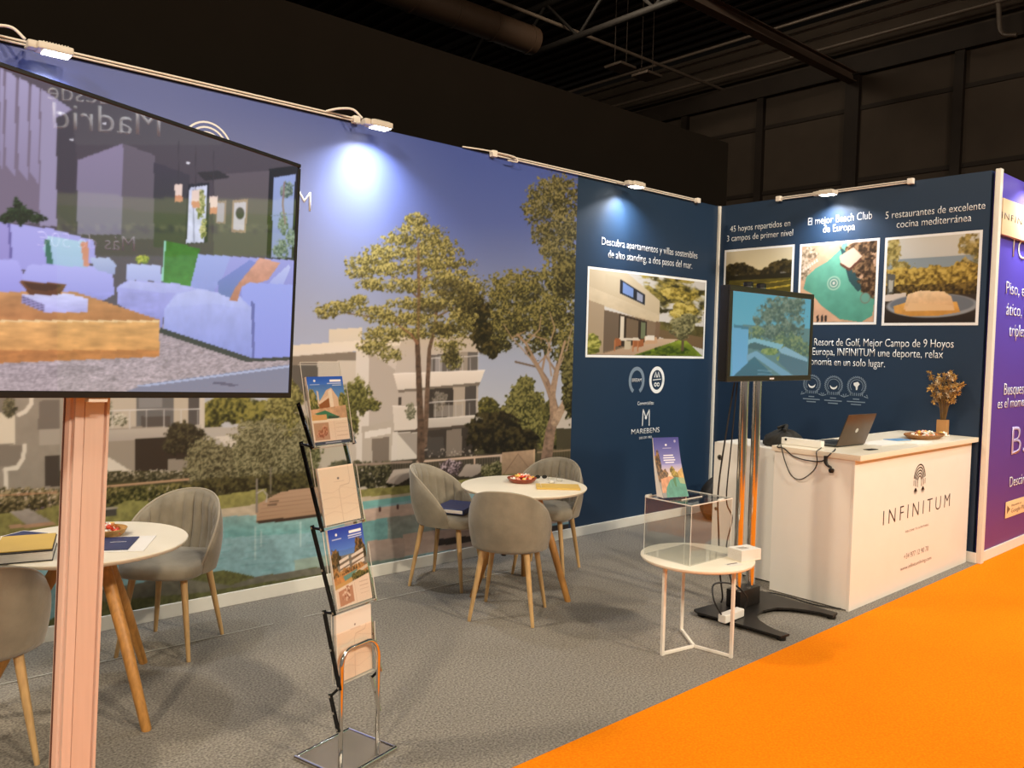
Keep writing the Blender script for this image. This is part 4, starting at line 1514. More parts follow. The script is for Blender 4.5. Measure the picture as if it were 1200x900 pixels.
p = at_z(128, 624, T1[2])
bowl('snack_bowl', (-6.165, -0.875, T1[2]), 0.085, 0.035, mat('bamboo', (190, 146, 84), 0.5, vary=0.12, scale=30), 'small bamboo bowl of sweets beside the aluminium column on the left table')
sweets(-6.165, -0.875, T1[2] + 0.026, 0.056, 18, 'wrapped sweet in the small bamboo bowl', 'sweets in the bamboo bowl', (0, 1, 2, 3, 4), rise=0.014)
p = at_z(616, 566, T2[2])
b2 = (float(p[0]), float(p[1]) + 0.04)
bowl('snack_bowl', (b2[0], b2[1], T2[2]), 0.105, 0.032, mat('terracotta_glaze', (140, 62, 36), 0.35, vary=0.12, scale=20), 'round terracotta bowl of sweets on the middle table')
sweets(b2[0], b2[1], T2[2] + 0.026, 0.072, 22, 'wrapped sweet in the round terracotta bowl', 'sweets in the terracotta bowl', (5, 1, 0, 2, 5, 1), rise=0.014)


def slab(name, label, cat, c, s, rz, m, bevel=0.0008, group=None, parts=()):
    """a flat rectangular thing lying at c (centre of its underside)"""
    t = thing(name, label, cat, c, rz, group)
    for pn, off, sz, mm in ((name + '_body', (0, 0, s[2] / 2), s, m),) + tuple(parts):
        bm = bmesh.new()
        box(bm, off, sz, min(bevel, min(sz) * 0.3), 1)
        from_bm(pn, bm, mm, t)
    return t


M_YELLOW = mat('yellow_card', (206, 170, 84), 0.5, vary=0.03, scale=6)
M_NAVY = mat('navy_card', (34, 48, 92), 0.45, vary=0.04, scale=10)
M_NAVY2 = mat('navy_cover', (36, 50, 98), 0.4, vary=0.06, scale=14)


def page_block(bm, w, d, z0, z1, n):
    for k in range(n):
        z = z0 + (z1 - z0) * k / n
        g = 0.0015 * (k % 2)
        box(bm, (g, -g, z + (z1 - z0) / n * 0.42), (w - g, d - g, (z1 - z0) / n * 0.8))


# left table: stack of booklets under a yellow folder, open papers, navy folder
zt = T1[2]
rz = math.radians(-15)
t = thing('booklet_stack', 'stack of white booklets with dark covers under a yellow folder', 'booklets', (-6.535, -1.035, zt), rz)
bm = bmesh.new()
page_block(bm, 0.215, 0.30, 0.004, 0.040, 9)
from_bm('pages', bm, M_PAPER, t, smooth=False)
for z in (0.002, 0.0425):
    bm = bmesh.new()
    box(bm, (0, 0, z), (0.222, 0.308, 0.0035), 0.001, 1)
    from_bm('cover', bm, M_BLACK, t)
slab('folder', 'yellow card folder lying on the booklet stack, left of the column', 'folder', (-6.535, -1.02, zt + 0.0445), (0.222, 0.30, 0.004), rz, M_YELLOW,
     parts=(('fold_line', (-0.10, 0, 0.0042), (0.003, 0.30, 0.0004), M_PAPER),))
slab('folder', 'navy blue folder on white papers at the right of the left table', 'folder', (-6.19, -1.08, zt + 0.0032), (0.16, 0.24, 0.004), math.radians(-28), M_NAVY,
     parts=(('label_line', (0.01, 0.02, 0.0042), (0.07, 0.004, 0.0004), M_PAPER),))
slab('paper_sheet', 'white paper sheets under the navy blue folder', 'paper', (-6.15, -1.10, zt + 0.0004), (0.21, 0.29, 0.0024), math.radians(-28), M_PAPER)
slab('booklet', 'dark-covered booklet at the far left edge of the left table', 'booklet', (-6.50, -0.70, zt + 0.0004), (0.16, 0.21, 0.006), math.radians(-55), M_PAPER,
     parts=(('cover', (0, 0, 0.0066), (0.14, 0.19, 0.0012), M_NAVY),))
# middle table
zt = T2[2]
slab('folder', 'mustard yellow folder on the middle table beside the terracotta bowl', 'folder', (-3.385, -1.105, zt + 0.0005), (0.295, 0.175, 0.012), math.radians(-41), M_YELLOW,
     parts=(('fold_line', (-0.115, 0, 0.0142), (0.002, 0.17, 0.0004), M_PAPER),))
M_GLASSY = M_ACRYLIC
for i, (px, py, lab) in enumerate(((646, 566, 'small clear glass on the middle table, the one nearer the terracotta bowl'), (655.5, 564, 'small clear glass on the middle table, the one nearer the blue wall'))):
    q = at_z(px, py, zt)
    t = thing('drinking_glass', lab, 'glass', (float(q[0]), float(q[1]), zt + 0.0005))
    bm = bmesh.new()
    lathe(bm, [(0, 0), (0.022, 0), (0.027, 0.035), (0.028, 0.052), (0.0265, 0.052), (0.0255, 0.035), (0.020, 0.004), (0, 0.004)], 28)
    from_bm('glass_body', bm, M_GLASSY, t)
    bm = bmesh.new()
    lathe(bm, [(0, 0.0045), (0.0195, 0.0045), (0.0215, 0.018), (0, 0.018)], 24)
    from_bm('napkin', bm, M_PAPER, t)
# sunglasses on the table
q = at_z(634, 561, zt)
t = thing('sunglasses', 'black sunglasses lying between the bowl and the clear glasses', 'sunglasses', (float(q[0]), float(q[1]), zt + 0.001), math.radians(-30))
t.scale = (0.75, 0.75, 0.6)
for sx in (-1, 1):
    bm = bmesh.new()
    tube(bm, [(sx * 0.034 + 0.024 * math.cos(2 * PI * k / 20), 0.0, 0.022 + 0.020 * math.sin(2 * PI * k / 20)) for k in range(21)], 0.0025, 6, cap=False)
    bmesh.ops.create_circle(bm, cap_ends=True, radius=0.022, segments=20, matrix=Matrix.Translation((sx * 0.034, 0, 0.022)) @ Matrix.Rotation(PI / 2, 4, 'X'))
    from_bm('lens', bm, M_BLACK, t)
    tube_obj('temple', [(sx * 0.058, 0, 0.026), (sx * 0.060, 0.05, 0.024), (sx * 0.058, 0.11, 0.006), (sx * 0.056, 0.125, 0.003)], 0.002, M_BLACK, t, 6)
tube_obj('bridge', [(-0.011, 0, 0.028), (0, 0, 0.031), (0.011, 0, 0.028)], 0.002, M_BLACK, t, 6)
q = at_z(599, 560, zt)
t = thing('pen', 'black pen lying at the far edge of the middle table', 'pen', (float(q[0]) - 0.02, float(q[1]) - 0.05, zt + 0.006), math.radians(35))
tube_obj('barrel', [(-0.06, 0, 0), (0.05, 0, 0)], 0.0055, M_BLACK, t, 10)
tube_obj('tip', [(0.05, 0, 0), (0.066, 0, -0.003)], [0.005, 0.001], M_STEEL, t, 10)
tube_obj('clip', [(-0.06, 0, 0.006), (-0.02, 0, 0.008)], 0.0012, M_STEEL, t, 6)
# navy folder on the chair seat
slab('folder', 'thick dark blue folder lying on a grey velvet chair seat', 'folder', (-3.765, -0.475, 0.5265), (0.235, 0.31, 0.036), math.radians(-61), M_NAVY2, 0.003,
     parts=(('page_edges', (0.0, -0.002, 0.018), (0.222, 0.311, 0.024), M_PAPER),))


# ---- small side table with wire base
SX, SY, SZ = -3.44, -2.295, 0.53
t = thing('side_table', 'small round white side table on a thin wire base by the aisle', 'side table', (SX, SY, 0))
bm = bmesh.new()
lathe(bm, [(0, SZ - 0.022), (0.300, SZ - 0.022), (0.312, SZ - 0.018), (0.318, SZ - 0.010), (0.318, SZ - 0.002), (0.315, SZ), (0, SZ)], 80)
from_bm('tabletop', bm, M_TABLE, t, angle=0.7)
feet = [(-3.678 - SX, -2.254 - SY), (-3.402 - SX, -2.515 - SY), (-3.275 - SX, -2.085 - SY)]
for fx, fy in feet:
    bm = bmesh.new()
    a = math.atan2(fy, fx)
    M = Matrix.Translation((fx, fy, 0)) @ Matrix.Rotation(a, 4, 'Z')
    box(bm, (0, 0, (SZ - 0.022) / 2), (0.018, 0.018, SZ - 0.022), 0.003, 2, M)
    from_bm('leg', bm, M_CREAM, t)
    L = math.hypot(fx, fy)
    bm = bmesh.new()
    box(bm, (L / 2 - 0.002, 0, 0.010), (L - 0.012, 0.016, 0.016), 0.003, 2, Matrix.Rotation(a, 4, 'Z'))
    from_bm('foot_bar', bm, M_CREAM, t)
# acrylic box with lid
BX0, BX1, BY0, BY1, BZ0, BZ1 = -3.660, -3.275, -2.405, -2.085, SZ + 0.001, 0.858
t = thing('acrylic_box', 'clear acrylic ballot box with slotted lid on the small side table', 'box', ((BX0 + BX1) / 2, (BY0 + BY1) / 2, BZ0))
w, d, h = BX1 - BX0, BY1 - BY0, BZ1 - BZ0
for nm, cc, ss in (('front_panel', (0, -d / 2 + 0.0025, h / 2), (w, 0.005, h)), ('rear_panel', (0, d / 2 - 0.0025, h / 2), (w, 0.005, h)),
                   ('side_panel', (-w / 2 + 0.0025, 0, h / 2), (0.005, d - 0.0104, h)), ('side_panel', (w / 2 - 0.0025, 0, h / 2), (0.005, d - 0.0104, h)),
                   ('bottom_panel', (0, 0, 0.0025), (w - 0.0104, d - 0.0104, 0.005))):
    box_obj(nm, cc, ss, M_ACRYLIC, t)
bm = bmesh.new()
box(bm, (0, -d * 0.28, h + 0.003), (w + 0.004, d * 0.42, 0.005))
box(bm, (0, d * 0.26, h + 0.003), (w + 0.004, d * 0.44, 0.005))
box(bm, (-w * 0.38, -d * 0.015, h + 0.003), (w * 0.24, d * 0.11, 0.005))
box(bm, (w * 0.38, -d * 0.015, h + 0.003), (w * 0.24, d * 0.11, 0.005))
from_bm('lid', bm, M_ACRYLIC, t)
M_EDGE = mat('polished_acrylic_edge', (226, 226, 220), 0.15, vary=0.02, spec=0.7)
bm = bmesh.new()
for sx in (-1, 1):
    for sy in (-1, 1):
        box(bm, (sx * (w / 2 - 0.0012), sy * (d / 2 - 0.0012), h / 2), (0.0026, 0.0026, h))
from_bm('corner_edges', bm, M_EDGE, t)
bm = bmesh.new()
for sx in (-1, 1):
    box(bm, (sx * (w / 2 + 0.001), 0, h + 0.003), (0.003, d, 0.0056))
for sy in (-1, 1):
    box(bm, (0, sy * (d / 2), h + 0.003), (w, 0.003, 0.0056))
box(bm, (0.0, -d * 0.07, h + 0.0034), (w * 0.5, 0.003, 0.0056))
from_bm('lid_edges', bm, M_EDGE, t)
for sx, sy in ((-0.42, 0.5), (0.2, -0.5)):
    bm = bmesh.new()
    box(bm, (sx * w, sy * d, h + 0.006), (0.045, 0.016, 0.010), 0.003, 2)
    tube(bm, [(sx * w - 0.024, sy * d, h + 0.009), (sx * w + 0.024, sy * d, h + 0.009)], 0.006, 10)
    from_bm('hinge', bm, M_EDGE, t)


# ---- printed leaflets (drawn in 0..100 coordinates on their own sheet)
def sheet(name, label, fr, w, h, paint, res=700, thick=0.0025, parent=None, group=None, mname='leaflet_print', body=None):
    t = thing(name, label, 'brochure', tuple(fr.P(w / 2, 0)), group=group)
    cv = Canvas(fr, w, h, res, pix=False)
    paint(cv)
    o = cv.make('cover_print', print_mat(mname, 0.35, 0.4), None, h=0.0004)
    bm = bmesh.new()
    box(bm, (w / 2, h / 2, -thick / 2), (w, h, thick), M=fr.M())
    b = from_bm('pages', bm, body or M_PAPER)
    adopt(t, o, b)
    return t


def logo_bits(k, x, y, s=3.0, w=26):
    k.ell(x, y, s, s * 0.62, (240, 240, 246), 0.3)
    k.rect(x - w / 2, y + s * 1.6, x + w / 2, y + s * 2.1, (200, 208, 232), a=0.8)


def paint_villa_cover(k):
    k.vgrad(0, 40, (34, 84, 190), (120, 170, 226))
    k.leaves([(8, 36, 12, 16), (94, 38, 14, 14), (84, 44, 14, 10), (20, 42, 12, 8)], (60, 64, 34), (116, 110, 60), (170, 158, 100), 7, 0.4, seed=101)
    k.poly([(22, 20), (27, 22), (27, 44), (22, 44)], (216, 200, 190))
    k.poly([(28, 36), (50, 20), (64, 17), (80, 32), (80, 48), (28, 48)], (222, 190, 170))
    k.poly([(54, 22), (64, 18), (66, 48), (56, 48)], (240, 222, 208))
    k.poly([(24, 40), (54, 30), (54, 48), (26, 48)], (150, 86, 52))
    k.poly([(26, 37), (54, 28), (54, 32), (26, 41)], (232, 206, 190))
    k.poly([(0, 48), (100, 44), (100, 64), (0, 56)], (206, 164, 136), noise=0.15, nscale=6)
    k.poly([(10, 54), (40, 50), (74, 60), (50, 64)], (54, 120, 96))
    k.poly([(46, 58), (80, 60), (64, 66), (46, 66)], (52, 70, 66))
    k.rect(0, 63, 100, 66, (240, 226, 214))
    k.rect(0, 56, 42, 64, (214, 164, 112))
    k.rect(0, 66, 100, 95, (232, 212, 198))
    k.rect(4, 68, 44, 93, (186, 146, 124))
    k.leaves([(24, 84, 14, 6), (32, 80, 8, 8)], (130, 70, 54), (176, 110, 88), (206, 160, 140), 5, 0.4, seed=102)
    for j in range(4):
        k.rect(64, 70 + j * 6, 96, 70.7 + j * 6, (206, 180, 166))
    k.rect(60, 66, 60.8, 94, (206, 180, 166))
    k.rect(0, 95, 100, 100, (58, 62, 92))
    k.rect(30, 97, 74, 98.2, (196, 196, 214))
    logo_bits(k, 20, 6)
    k.rect(62, 5, 94, 8.5, (244, 244, 248))
    k.rect(54, 10, 94, 11.2, (214, 222, 240))
    k.rect(68, 12.6, 94, 13.8, (214, 222, 240))


def paint_res_cover(k):
    k.vgrad(0, 36, (36, 58, 168), (96, 142, 220))
    k.leaves([(12, 38, 14, 12), (6, 48, 10, 16), (82, 30, 12, 14), (90, 36, 12, 10), (76, 38, 10, 8)], (44, 34, 20), (86, 66, 40), (140, 106, 66), 6, 0.4, seed=111)
    for y in (40, 47, 53):
        k.poly([(20, y + 1), (48, y - 3), (48, y + 1), (20, y + 5)], (232, 222, 216))
        k.poly([(56, y - 2), (92, y - 8), (92, y - 3), (56, y + 2)], (232, 222, 216))
        k.poly([(20, y + 5), (92, y - 3), (92, y), (20, y + 8)], (120, 96, 80), a=0.7)
    k.leaves([(34, 58, 24, 6), (72, 56, 26, 6), (8, 58, 12, 10)], (84, 60, 34), (150, 104, 60), (196, 150, 96), 5, 0.4, seed=112)
    k.poly([(0, 62), (100, 54), (100, 66), (0, 74)], (196, 140, 86), noise=0.2, nscale=5)
    k.poly([(26, 62), (66, 57), (70, 62), (30, 68)], (104, 150, 148))
    k.poly([(62, 60), (100, 54), (100, 58), (66, 64)], (214, 200, 186))
    k.leaves([(74, 66, 26, 6)], (44, 46, 22), (86, 82, 40), (128, 116, 60), 5, 0.4, seed=113)
    k.poly([(0, 71), (50, 66), (50, 72), (0, 77)], (206, 164, 104))
    k.poly([(0, 76), (100, 66), (100, 100), (0, 100)], (236, 216, 202))
    k.poly([(8, 79), (48, 75), (48, 96), (8, 98)], (190, 140, 116))
    k.leaves([(28, 86, 12, 6), (34, 80, 6, 6)], (150, 96, 76), (206, 164, 144), (240, 220, 206), 5, 0.4, seed=114)
    k.rect(54, 73, 54.8, 98, (206, 180, 166))
    for j in range(4):
        k.rect(68, 74 + j * 5, 94, 74.7 + j * 5, (206, 180, 166))
    logo_bits(k, 22, 8)
    k.rect(58, 6.5, 94, 10, (244, 244, 248))
    k.rect(54, 12, 94, 13.2, (214, 222, 240))
    k.rect(54, 15, 94, 16.2, (214, 222, 240))


def paint_plain_cover(k):
    k.poly([(0, 0), (100, 0), (100, 100), (0, 100)], (240, 222, 204))
    k.ell(52, 22, 3.0, 2.0, (120, 104, 110), 0.3)
    k.rect(38, 27, 68, 28.2, (206, 186, 174))
    k.line([(84, 0), (84, 28), (80, 34), (54, 36), (50, 42), (50, 100)], 0.9, (206, 184, 168))
    for y0, d in ((42, 4), (56, -3), (70, 3), (82, -4)):
        k.line([(0, y0), (30, y0 + d), (60, y0 - d), (100, y0 + d)], 0.9, (226, 206, 190))


def paint_low_cover(k):
    paint_plain_cover(k)
    k.rect(0, 0, 100, 26, (226, 222, 214))
    k.ell(52, 22, 2.0, 1.4, (120, 104, 110), 0.3)


def paint_stand_leaflet(k):
    k.vgrad(0, 62, (70, 74, 150), (150, 150, 206))
    k.vgrad(46, 68, (150, 150, 206), (240, 206, 160))
    k.leaves([(6, 52, 12, 20), (12, 40, 8, 16), (16, 64, 22, 10), (30, 62, 12, 8)], (52, 40, 34), (92, 70, 48), (150, 110, 66), 6, 0.4, seed=121)
    k.leaves([(60, 58, 9, 8), (66, 64, 14, 6)], (70, 60, 24), (128, 110, 40), (186, 160, 66), 5, 0.4, seed=122)
    k.poly([(78, 60), (100, 52), (100, 74), (80, 70)], (196, 160, 92), noise=0.2)
    k.poly([(8, 70), (44, 66), (60, 68), (30, 80), (20, 92), (4, 92)], (186, 132, 96), noise=0.2)
    k.poly([(24, 84), (44, 72), (66, 68), (100, 70), (100, 100), (16, 100), (18, 92)], (78, 140, 122), (70, 132, 116), noise=0.15)
    k.poly([(54, 70), (66, 69), (64, 84), (58, 82)], (64, 110, 60), a=0.8)
    k.poly([(76, 69), (100, 70), (100, 80), (80, 78)], (196, 180, 120), a=0.6)
    k.ell(48, 13, 4.0, 1.8, (244, 244, 250), 0.3)
    k.rect(34, 18, 68, 19, (190, 194, 222))
    for j, (a, b) in enumerate(((34, 72), (32, 76), (32, 78), (38, 72))):
        k.rect(a, 30 + j * 4, b, 32.0 + j * 4, (236, 238, 248))
    k.ell(84, 7, 4, 2.4, (206, 206, 226), 0.3, a=0.7)


# leaflet propped on the acrylic box: sheet, foot and side strip
lw, lh = 0.175, 0.345
yaw = math.radians(-17)
u_ = np.array([math.cos(yaw), math.sin(yaw), 0])
nb = np.array([-math.sin(yaw), math.cos(yaw), 0])          # away from the viewer
lean = math.radians(20)
v_ = nb * math.sin(lean) + np.array([0, 0, math.cos(lean)])
o_ = np.array([-3.652, -2.205, 0.872])
lf = Frame(o_, u_, v_)
t = thing('leaflet_display', 'tall curved display leaflet with a lagoon photo standing on the clear acrylic box', 'leaflet', tuple(lf.P(lw / 2, 0)))
cv = Canvas(lf, lw, lh, 650, pix=False)
paint_stand_leaflet(cv)
# bowed like a curved card: the lower part stands steeper than the top
o = cv.make('cover_print', print_mat('leaflet_print', 0.35, 0.4), None, h=0.0006)


def bow(me):
    for v in me.vertices:
        d = (Vector(v.co) - Vector(o_))
        s = d.dot(Vector(v_)) / lh
        off = -0.030 * math.sin(min(1, max(0, s)) * PI)
        v.co = Vector(v.co) + Vector(nb) * (-off) * 0.55
    me.update()


bow(o.data)
bm = bmesh.new()
for k in range(16):
    box(bm, (lw / 2, lh * (k + 0.5) / 16, -0.0015), (lw, lh / 16, 0.002), M=lf.M())
b = from_bm('card', bm, M_PAPER, smooth=False)
bow(b.data)
bm = bmesh.new()
for du in (0.0015, lw - 0.0015):
    pa = [lf.P(du, 0, -0.003), lf.P(du, lh, -0.003)]
    n_ = 12
    ring_a = []
    for k in range(n_ + 1):
        s = k / n_
        q_ = lf.P(du, lh * s, -0.003) + nb * 0.030 * math.sin(s * PI) * 0.55
        dep = 0.055 * (1 - s) ** 1.6 + 0.004
        ring_a.append((q_, q_ + nb * dep))
    vs = [(bm.verts.new(a), bm.verts.new(bb), bm.verts.new(a + u_ * 0.0012), bm.verts.new(bb + u_ * 0.0012)) for a, bb in ring_a]
    for A, B in zip(vs, vs[1:]):
        bm.faces.new((A[0], A[1], B[1], B[0]))
        bm.faces.new((A[2], B[2], B[3], A[3]))
        bm.faces.new((A[0], B[0], B[2], A[2]))
        bm.faces.new((A[1], A[3], B[3], B[1]))
s_ = from_bm('side_wing', bm, M_PAPER, smooth=False)
adopt(t, o, b, s_)

# box of cards on the side table
t = thing('card_stack', 'white stack of cards in a small tray on the side table, by the acrylic box', 'cards', (-3.265, -2.487, SZ + 0.0008), math.radians(-12))
bm = bmesh.new()
page_block(bm, 0.150, 0.108, 0.003, 0.062, 14)
from_bm('cards', bm, M_PAPER, t, smooth=False)
bm = bmesh.new()
box(bm, (0, 0, 0.0015), (0.156, 0.114, 0.003), 0.001, 1)
from_bm('tray', bm, M_TABLE, t)
bm = bmesh.new()
for j in range(3):
    box(bm, (-0.02 + j * 0.004, 0.012 - j * 0.014, 0.0622), (0.06, 0.005, 0.0004))
from_bm('printed_lines', bm, M_INK_SOFT, t)
slab('paper_sheet', 'single white card lying flat in front of the card stack', 'card', (-3.425, -2.525, SZ + 0.0006), (0.09, 0.05, 0.0012), math.radians(-12), M_PAPER,
     parts=(('print_strip', (0, 0.012, 0.0013), (0.075, 0.012, 0.0003), M_INK_SOFT),))


# ---- zig-zag brochure rack
RU = np.array([-5.646, -2.178, 0.0])
RW = np.array([0.968, 0.25, 0.0])
RN = np.array([0.25, -0.968, 0.0])


def RP(s, a, z):
    return tuple(RU + RW * s + RN * a + np.array([0, 0, z]))


rack = thing('brochure_rack', 'folding zig-zag brochure rack with clear pockets on a steel base', 'brochure rack', tuple(RU + RW * 0.106 - RN * 0.02))
parts = []
L_, F_, R_, B_ = (-5.764, -2.023), (-5.696, -2.287), (-5.407, -2.213), (-5.476, -1.949)
bm = bmesh.new()
prism(bm, [L_, F_, R_, B_], 0.006, 0.014)
parts.append(from_bm('base_plate', bm, M_STEEL, smooth=False))
bm = bmesh.new()
for A, B in ((L_, F_), (F_, R_), (R_, B_), (B_, L_)):
    tube(bm, [(A[0], A[1], 0.010), (B[0], B[1], 0.010)], 0.0098, 10)
parts.append(from_bm('base_rim', bm, M_CHROME, angle=1.0))
W_ = 0.212
hoop = [RP(0, 0, 0.014)] + [RP(0, 0, 0.2), RP(0, 0, 0.36)]
for k in range(1, 7):
    a = PI / 2 * k / 6
    hoop.append(RP(0.055 - 0.055 * math.cos(a), -0.01 * k / 6, 0.385 + 0.075 * math.sin(a)))
for k in range(0, 7):
    a = PI / 2 * (1 - k / 6)
    hoop.append(RP(W_ - 0.055 + 0.055 * math.cos(a), -0.01 * (1 - k / 6), 0.385 + 0.075 * math.sin(a)))
hoop += [RP(W_, 0, 0.36), RP(W_, 0, 0.2), RP(W_, 0, 0.014)]
parts.append(tube_obj('hoop', hoop, 0.0095, M_CHROME, None, 14))
ARMS = [((-0.255, 1.436), (-0.176, 1.273)), ((-0.237, 1.278), (-0.110, 0.943)), ((-0.165, 0.942), (-0.036, 0.616)), ((-0.090, 0.608), (0.0, 0.322)), ((-0.048, 0.275), (-0.004, 0.150))]
M_ARM = mat('dark_chrome_arm', (60, 60, 62), 0.2, 0.9, vary=0.05)
for s in (-0.012, W_ + 0.012):
    for (a0, z0), (a1, z1) in ARMS:
        bm = bmesh.new()
        d = np.array([a1 - a0, z1 - z0])
        L = float(np.hypot(*d))
        d /= L
        nn = np.array([-d[1], d[0]])
        hw = 0.0095
        poly = [np.array([a0, z0]) - d * 0.01 + nn * hw, np.array([a1, z1]) + d * 0.01 + nn * hw, np.array([a1, z1]) + d * 0.01 - nn * hw, np.array([a0, z0]) - d * 0.01 - nn * hw]
        lo = [bm.verts.new(RP(s - 0.003, *q)) for q in poly]
        hi = [bm.verts.new(RP(s + 0.003, *q)) for q in poly]
        bm.faces.new(lo)
        bm.faces.new(hi[::-1])
        for i in range(4):
            bm.faces.new((lo[i], lo[(i + 1) % 4], hi[(i + 1) % 4], hi[i]))
        arm = from_bm('side_arm', bm, M_ARM if s < 0 else M_CHROME, smooth=False)  # right arms get bright chrome for their lighter reflections, left ones a dark copy
        bm = bmesh.new()
        for q in ((a0, z0), ((a0 + a1) / 2, (z0 + z1) / 2), (a1, z1)):
            tube(bm, [RP(s - 0.007, *q), RP(s + 0.007, *q)], 0.0055, 10)
        rv = from_bm('rivet', bm, M_CHROME, angle=1.0)
        rv.parent = arm
        parts.append(arm)
    for (q0, q1) in ((ARMS[0][1], ARMS[1][0]), (ARMS[1][1], ARMS[2][0]), (ARMS[2][1], ARMS[3][0]), (ARMS[3][1], ARMS[4][0])):
        bm = bmesh.new()
        tube(bm, [RP(s, *q0), RP(s, *q1)], 0.006, 8)
        parts.append(from_bm('link', bm, M_ARM, angle=1.0))
for z, a in ((1.276, -0.205), (0.943, -0.137), (0.612, -0.063)):
    bm = bmesh.new()
    tube(bm, [RP(-0.012, a, z), RP(W_ + 0.012, a, z)], 0.005, 8)
    parts.append(from_bm('cross_bar', bm, M_CHROME, angle=1.0))
# clear pockets: back sheet, front sheet, bottom, one tilted with each pair of arms
POCK = [((-0.180, 1.268), (-0.250, 1.615), 'a'), ((-0.110, 0.948), (-0.185, 1.262), 'b'), ((-0.036, 0.620), (-0.105, 0.935), 'c'), ((-0.032, 0.318), (-0.048, 0.604), 'd')]
pock_fr = []
for (a0, z0), (a1, z1), _k in POCK:
    v = RN * (a1 - a0) + np.array([0, 0, z1 - z0])
    Lp = float(np.linalg.norm(v))
    fr = Frame(np.array(RP(0.0, a0, z0)), RW, v)
    pock_fr.append((fr, Lp))
    bm = bmesh.new()
    box(bm, (W_ / 2, Lp / 2, -0.012), (W_ + 0.006, Lp, 0.003), M=fr.M())
    box(bm, (W_ / 2, Lp * 0.36, 0.014), (W_ + 0.006, Lp * 0.72, 0.003), M=fr.M())
    box(bm, (W_ / 2, 0.0015, 0.001), (W_ + 0.006, 0.003, 0.026), M=fr.M())
    for sx in (-0.0015, W_ + 0.0015):
        box(bm, (sx, Lp * 0.36, 0.001), (0.003, Lp * 0.72 - 0.006, 0.0228), M=fr.M())
    pk = from_bm('pocket', bm, M_ACRYLIC, smooth=False)
    bm = bmesh.new()
    for sx in (-0.003, W_ + 0.003):
        box(bm, (sx, Lp / 2, -0.012), (0.0015, Lp, 0.0032), M=fr.M())
        box(bm, (sx, Lp * 0.36, 0.014), (0.0015, Lp * 0.72, 0.0032), M=fr.M())
    box(bm, (W_ / 2, Lp, -0.012), (W_, 0.0015, 0.0032), M=fr.M())
    box(bm, (W_ / 2, 0.0, 0.001), (W_, 0.0015, 0.026), M=fr.M())
    eg = from_bm('pocket_edges', bm, M_EDGE, smooth=False)
    eg.parent = pk
    parts.append(pk)
adopt(rack, *parts)
LEAF = [('brochure with a villa under blue sky in the topmost rack pocket', paint_villa_cover, 0.006, 0.018),
        ('plain cream brochure in the rack pocket under the villa brochure', paint_plain_cover, 0.006, 0.0),
        ('brochure with apartment houses under deep blue sky in the lower middle rack pocket', paint_res_cover, 0.008, -0.006),
        ('plain cream brochure in the lowest rack pocket behind the chrome hoop', paint_low_cover, 0.006, 0.0)]
for (fr, Lp), (lab, pf, inset, dz) in zip(pock_fr, LEAF):
    hgt = {0: 0.285, 1: 0.235, 2: 0.318, 3: 0.275}[[l[0] for l in LEAF].index(lab)]
    f2 = Frame(fr.P(inset, 0.005, 0.004), fr.u, fr.v)
    sheet('brochure', lab, f2, W_ - 2 * inset, hgt, pf, res=620, thick=0.012, group='brochures in the rack')


# ================================================================== big television on its column
TVT, TILT = math.radians(18), math.radians(2.5)       # the whole display leans a little to the right
TD = np.array([math.cos(TVT), math.sin(TVT), 0])
TU = TD * math.cos(TILT) - np.array([0, 0, math.sin(TILT)])
TV_ = TD * math.sin(TILT) + np.array([0, 0, math.cos(TILT)])
TVW, TVH = 1.415, 0.803
TVF = Frame(np.array([-5.987, -2.399, 1.503]) - TU * TVW, TU, TV_)       # lower left corner of the front, as seen
tv = thing('television', 'very large flat television showing a living room with lilac sofas', 'television', tuple(TVF.P(TVW / 2, 0, -0.03)))
tparts = []
bm = bmesh.new()
box(bm, (TVW / 2, TVH / 2, -0.022), (TVW, TVH, 0.040), 0.004, 2, TVF.M())
box(bm, (TVW / 2, TVH * 0.45, -0.052), (TVW * 0.72, TVH * 0.66, 0.030), 0.01, 2, TVF.M())
tparts.append(from_bm('housing', bm, M_BLACK))
BZ = 0.012
bm = bmesh.new()
for cu_, cv_, su, sv in ((TVW / 2, BZ * 0.75, TVW, BZ * 1.5), (TVW / 2, TVH - BZ / 2, TVW, BZ), (BZ / 2, TVH / 2, BZ, TVH - 2.6 * BZ), (TVW - BZ / 2, TVH / 2, BZ, TVH - 2.6 * BZ)):
    box(bm, (cu_, cv_, 0.0), (su, sv, 0.010), 0.002, 1, TVF.M())
tparts.append(from_bm('bezel', bm, M_BLACK))
sf = Frame(TVF.P(BZ, BZ * 1.5, 0), TU, TV_)
k = Canvas(sf, TVW - 2 * BZ, TVH - 2.5 * BZ, 300)
# --- the picture on the screen: a living room
k.poly([(-400, -300), (400, -300), (400, 600), (-400, 600)], (84, 74, 88))
k.poly([(-400, -100), (352, 190), (352, 300), (60, 300), (60, 90)], (78, 68, 78))
k.vgrad(80, 170, (72, 64, 74), (84, 76, 84), 60, 260)
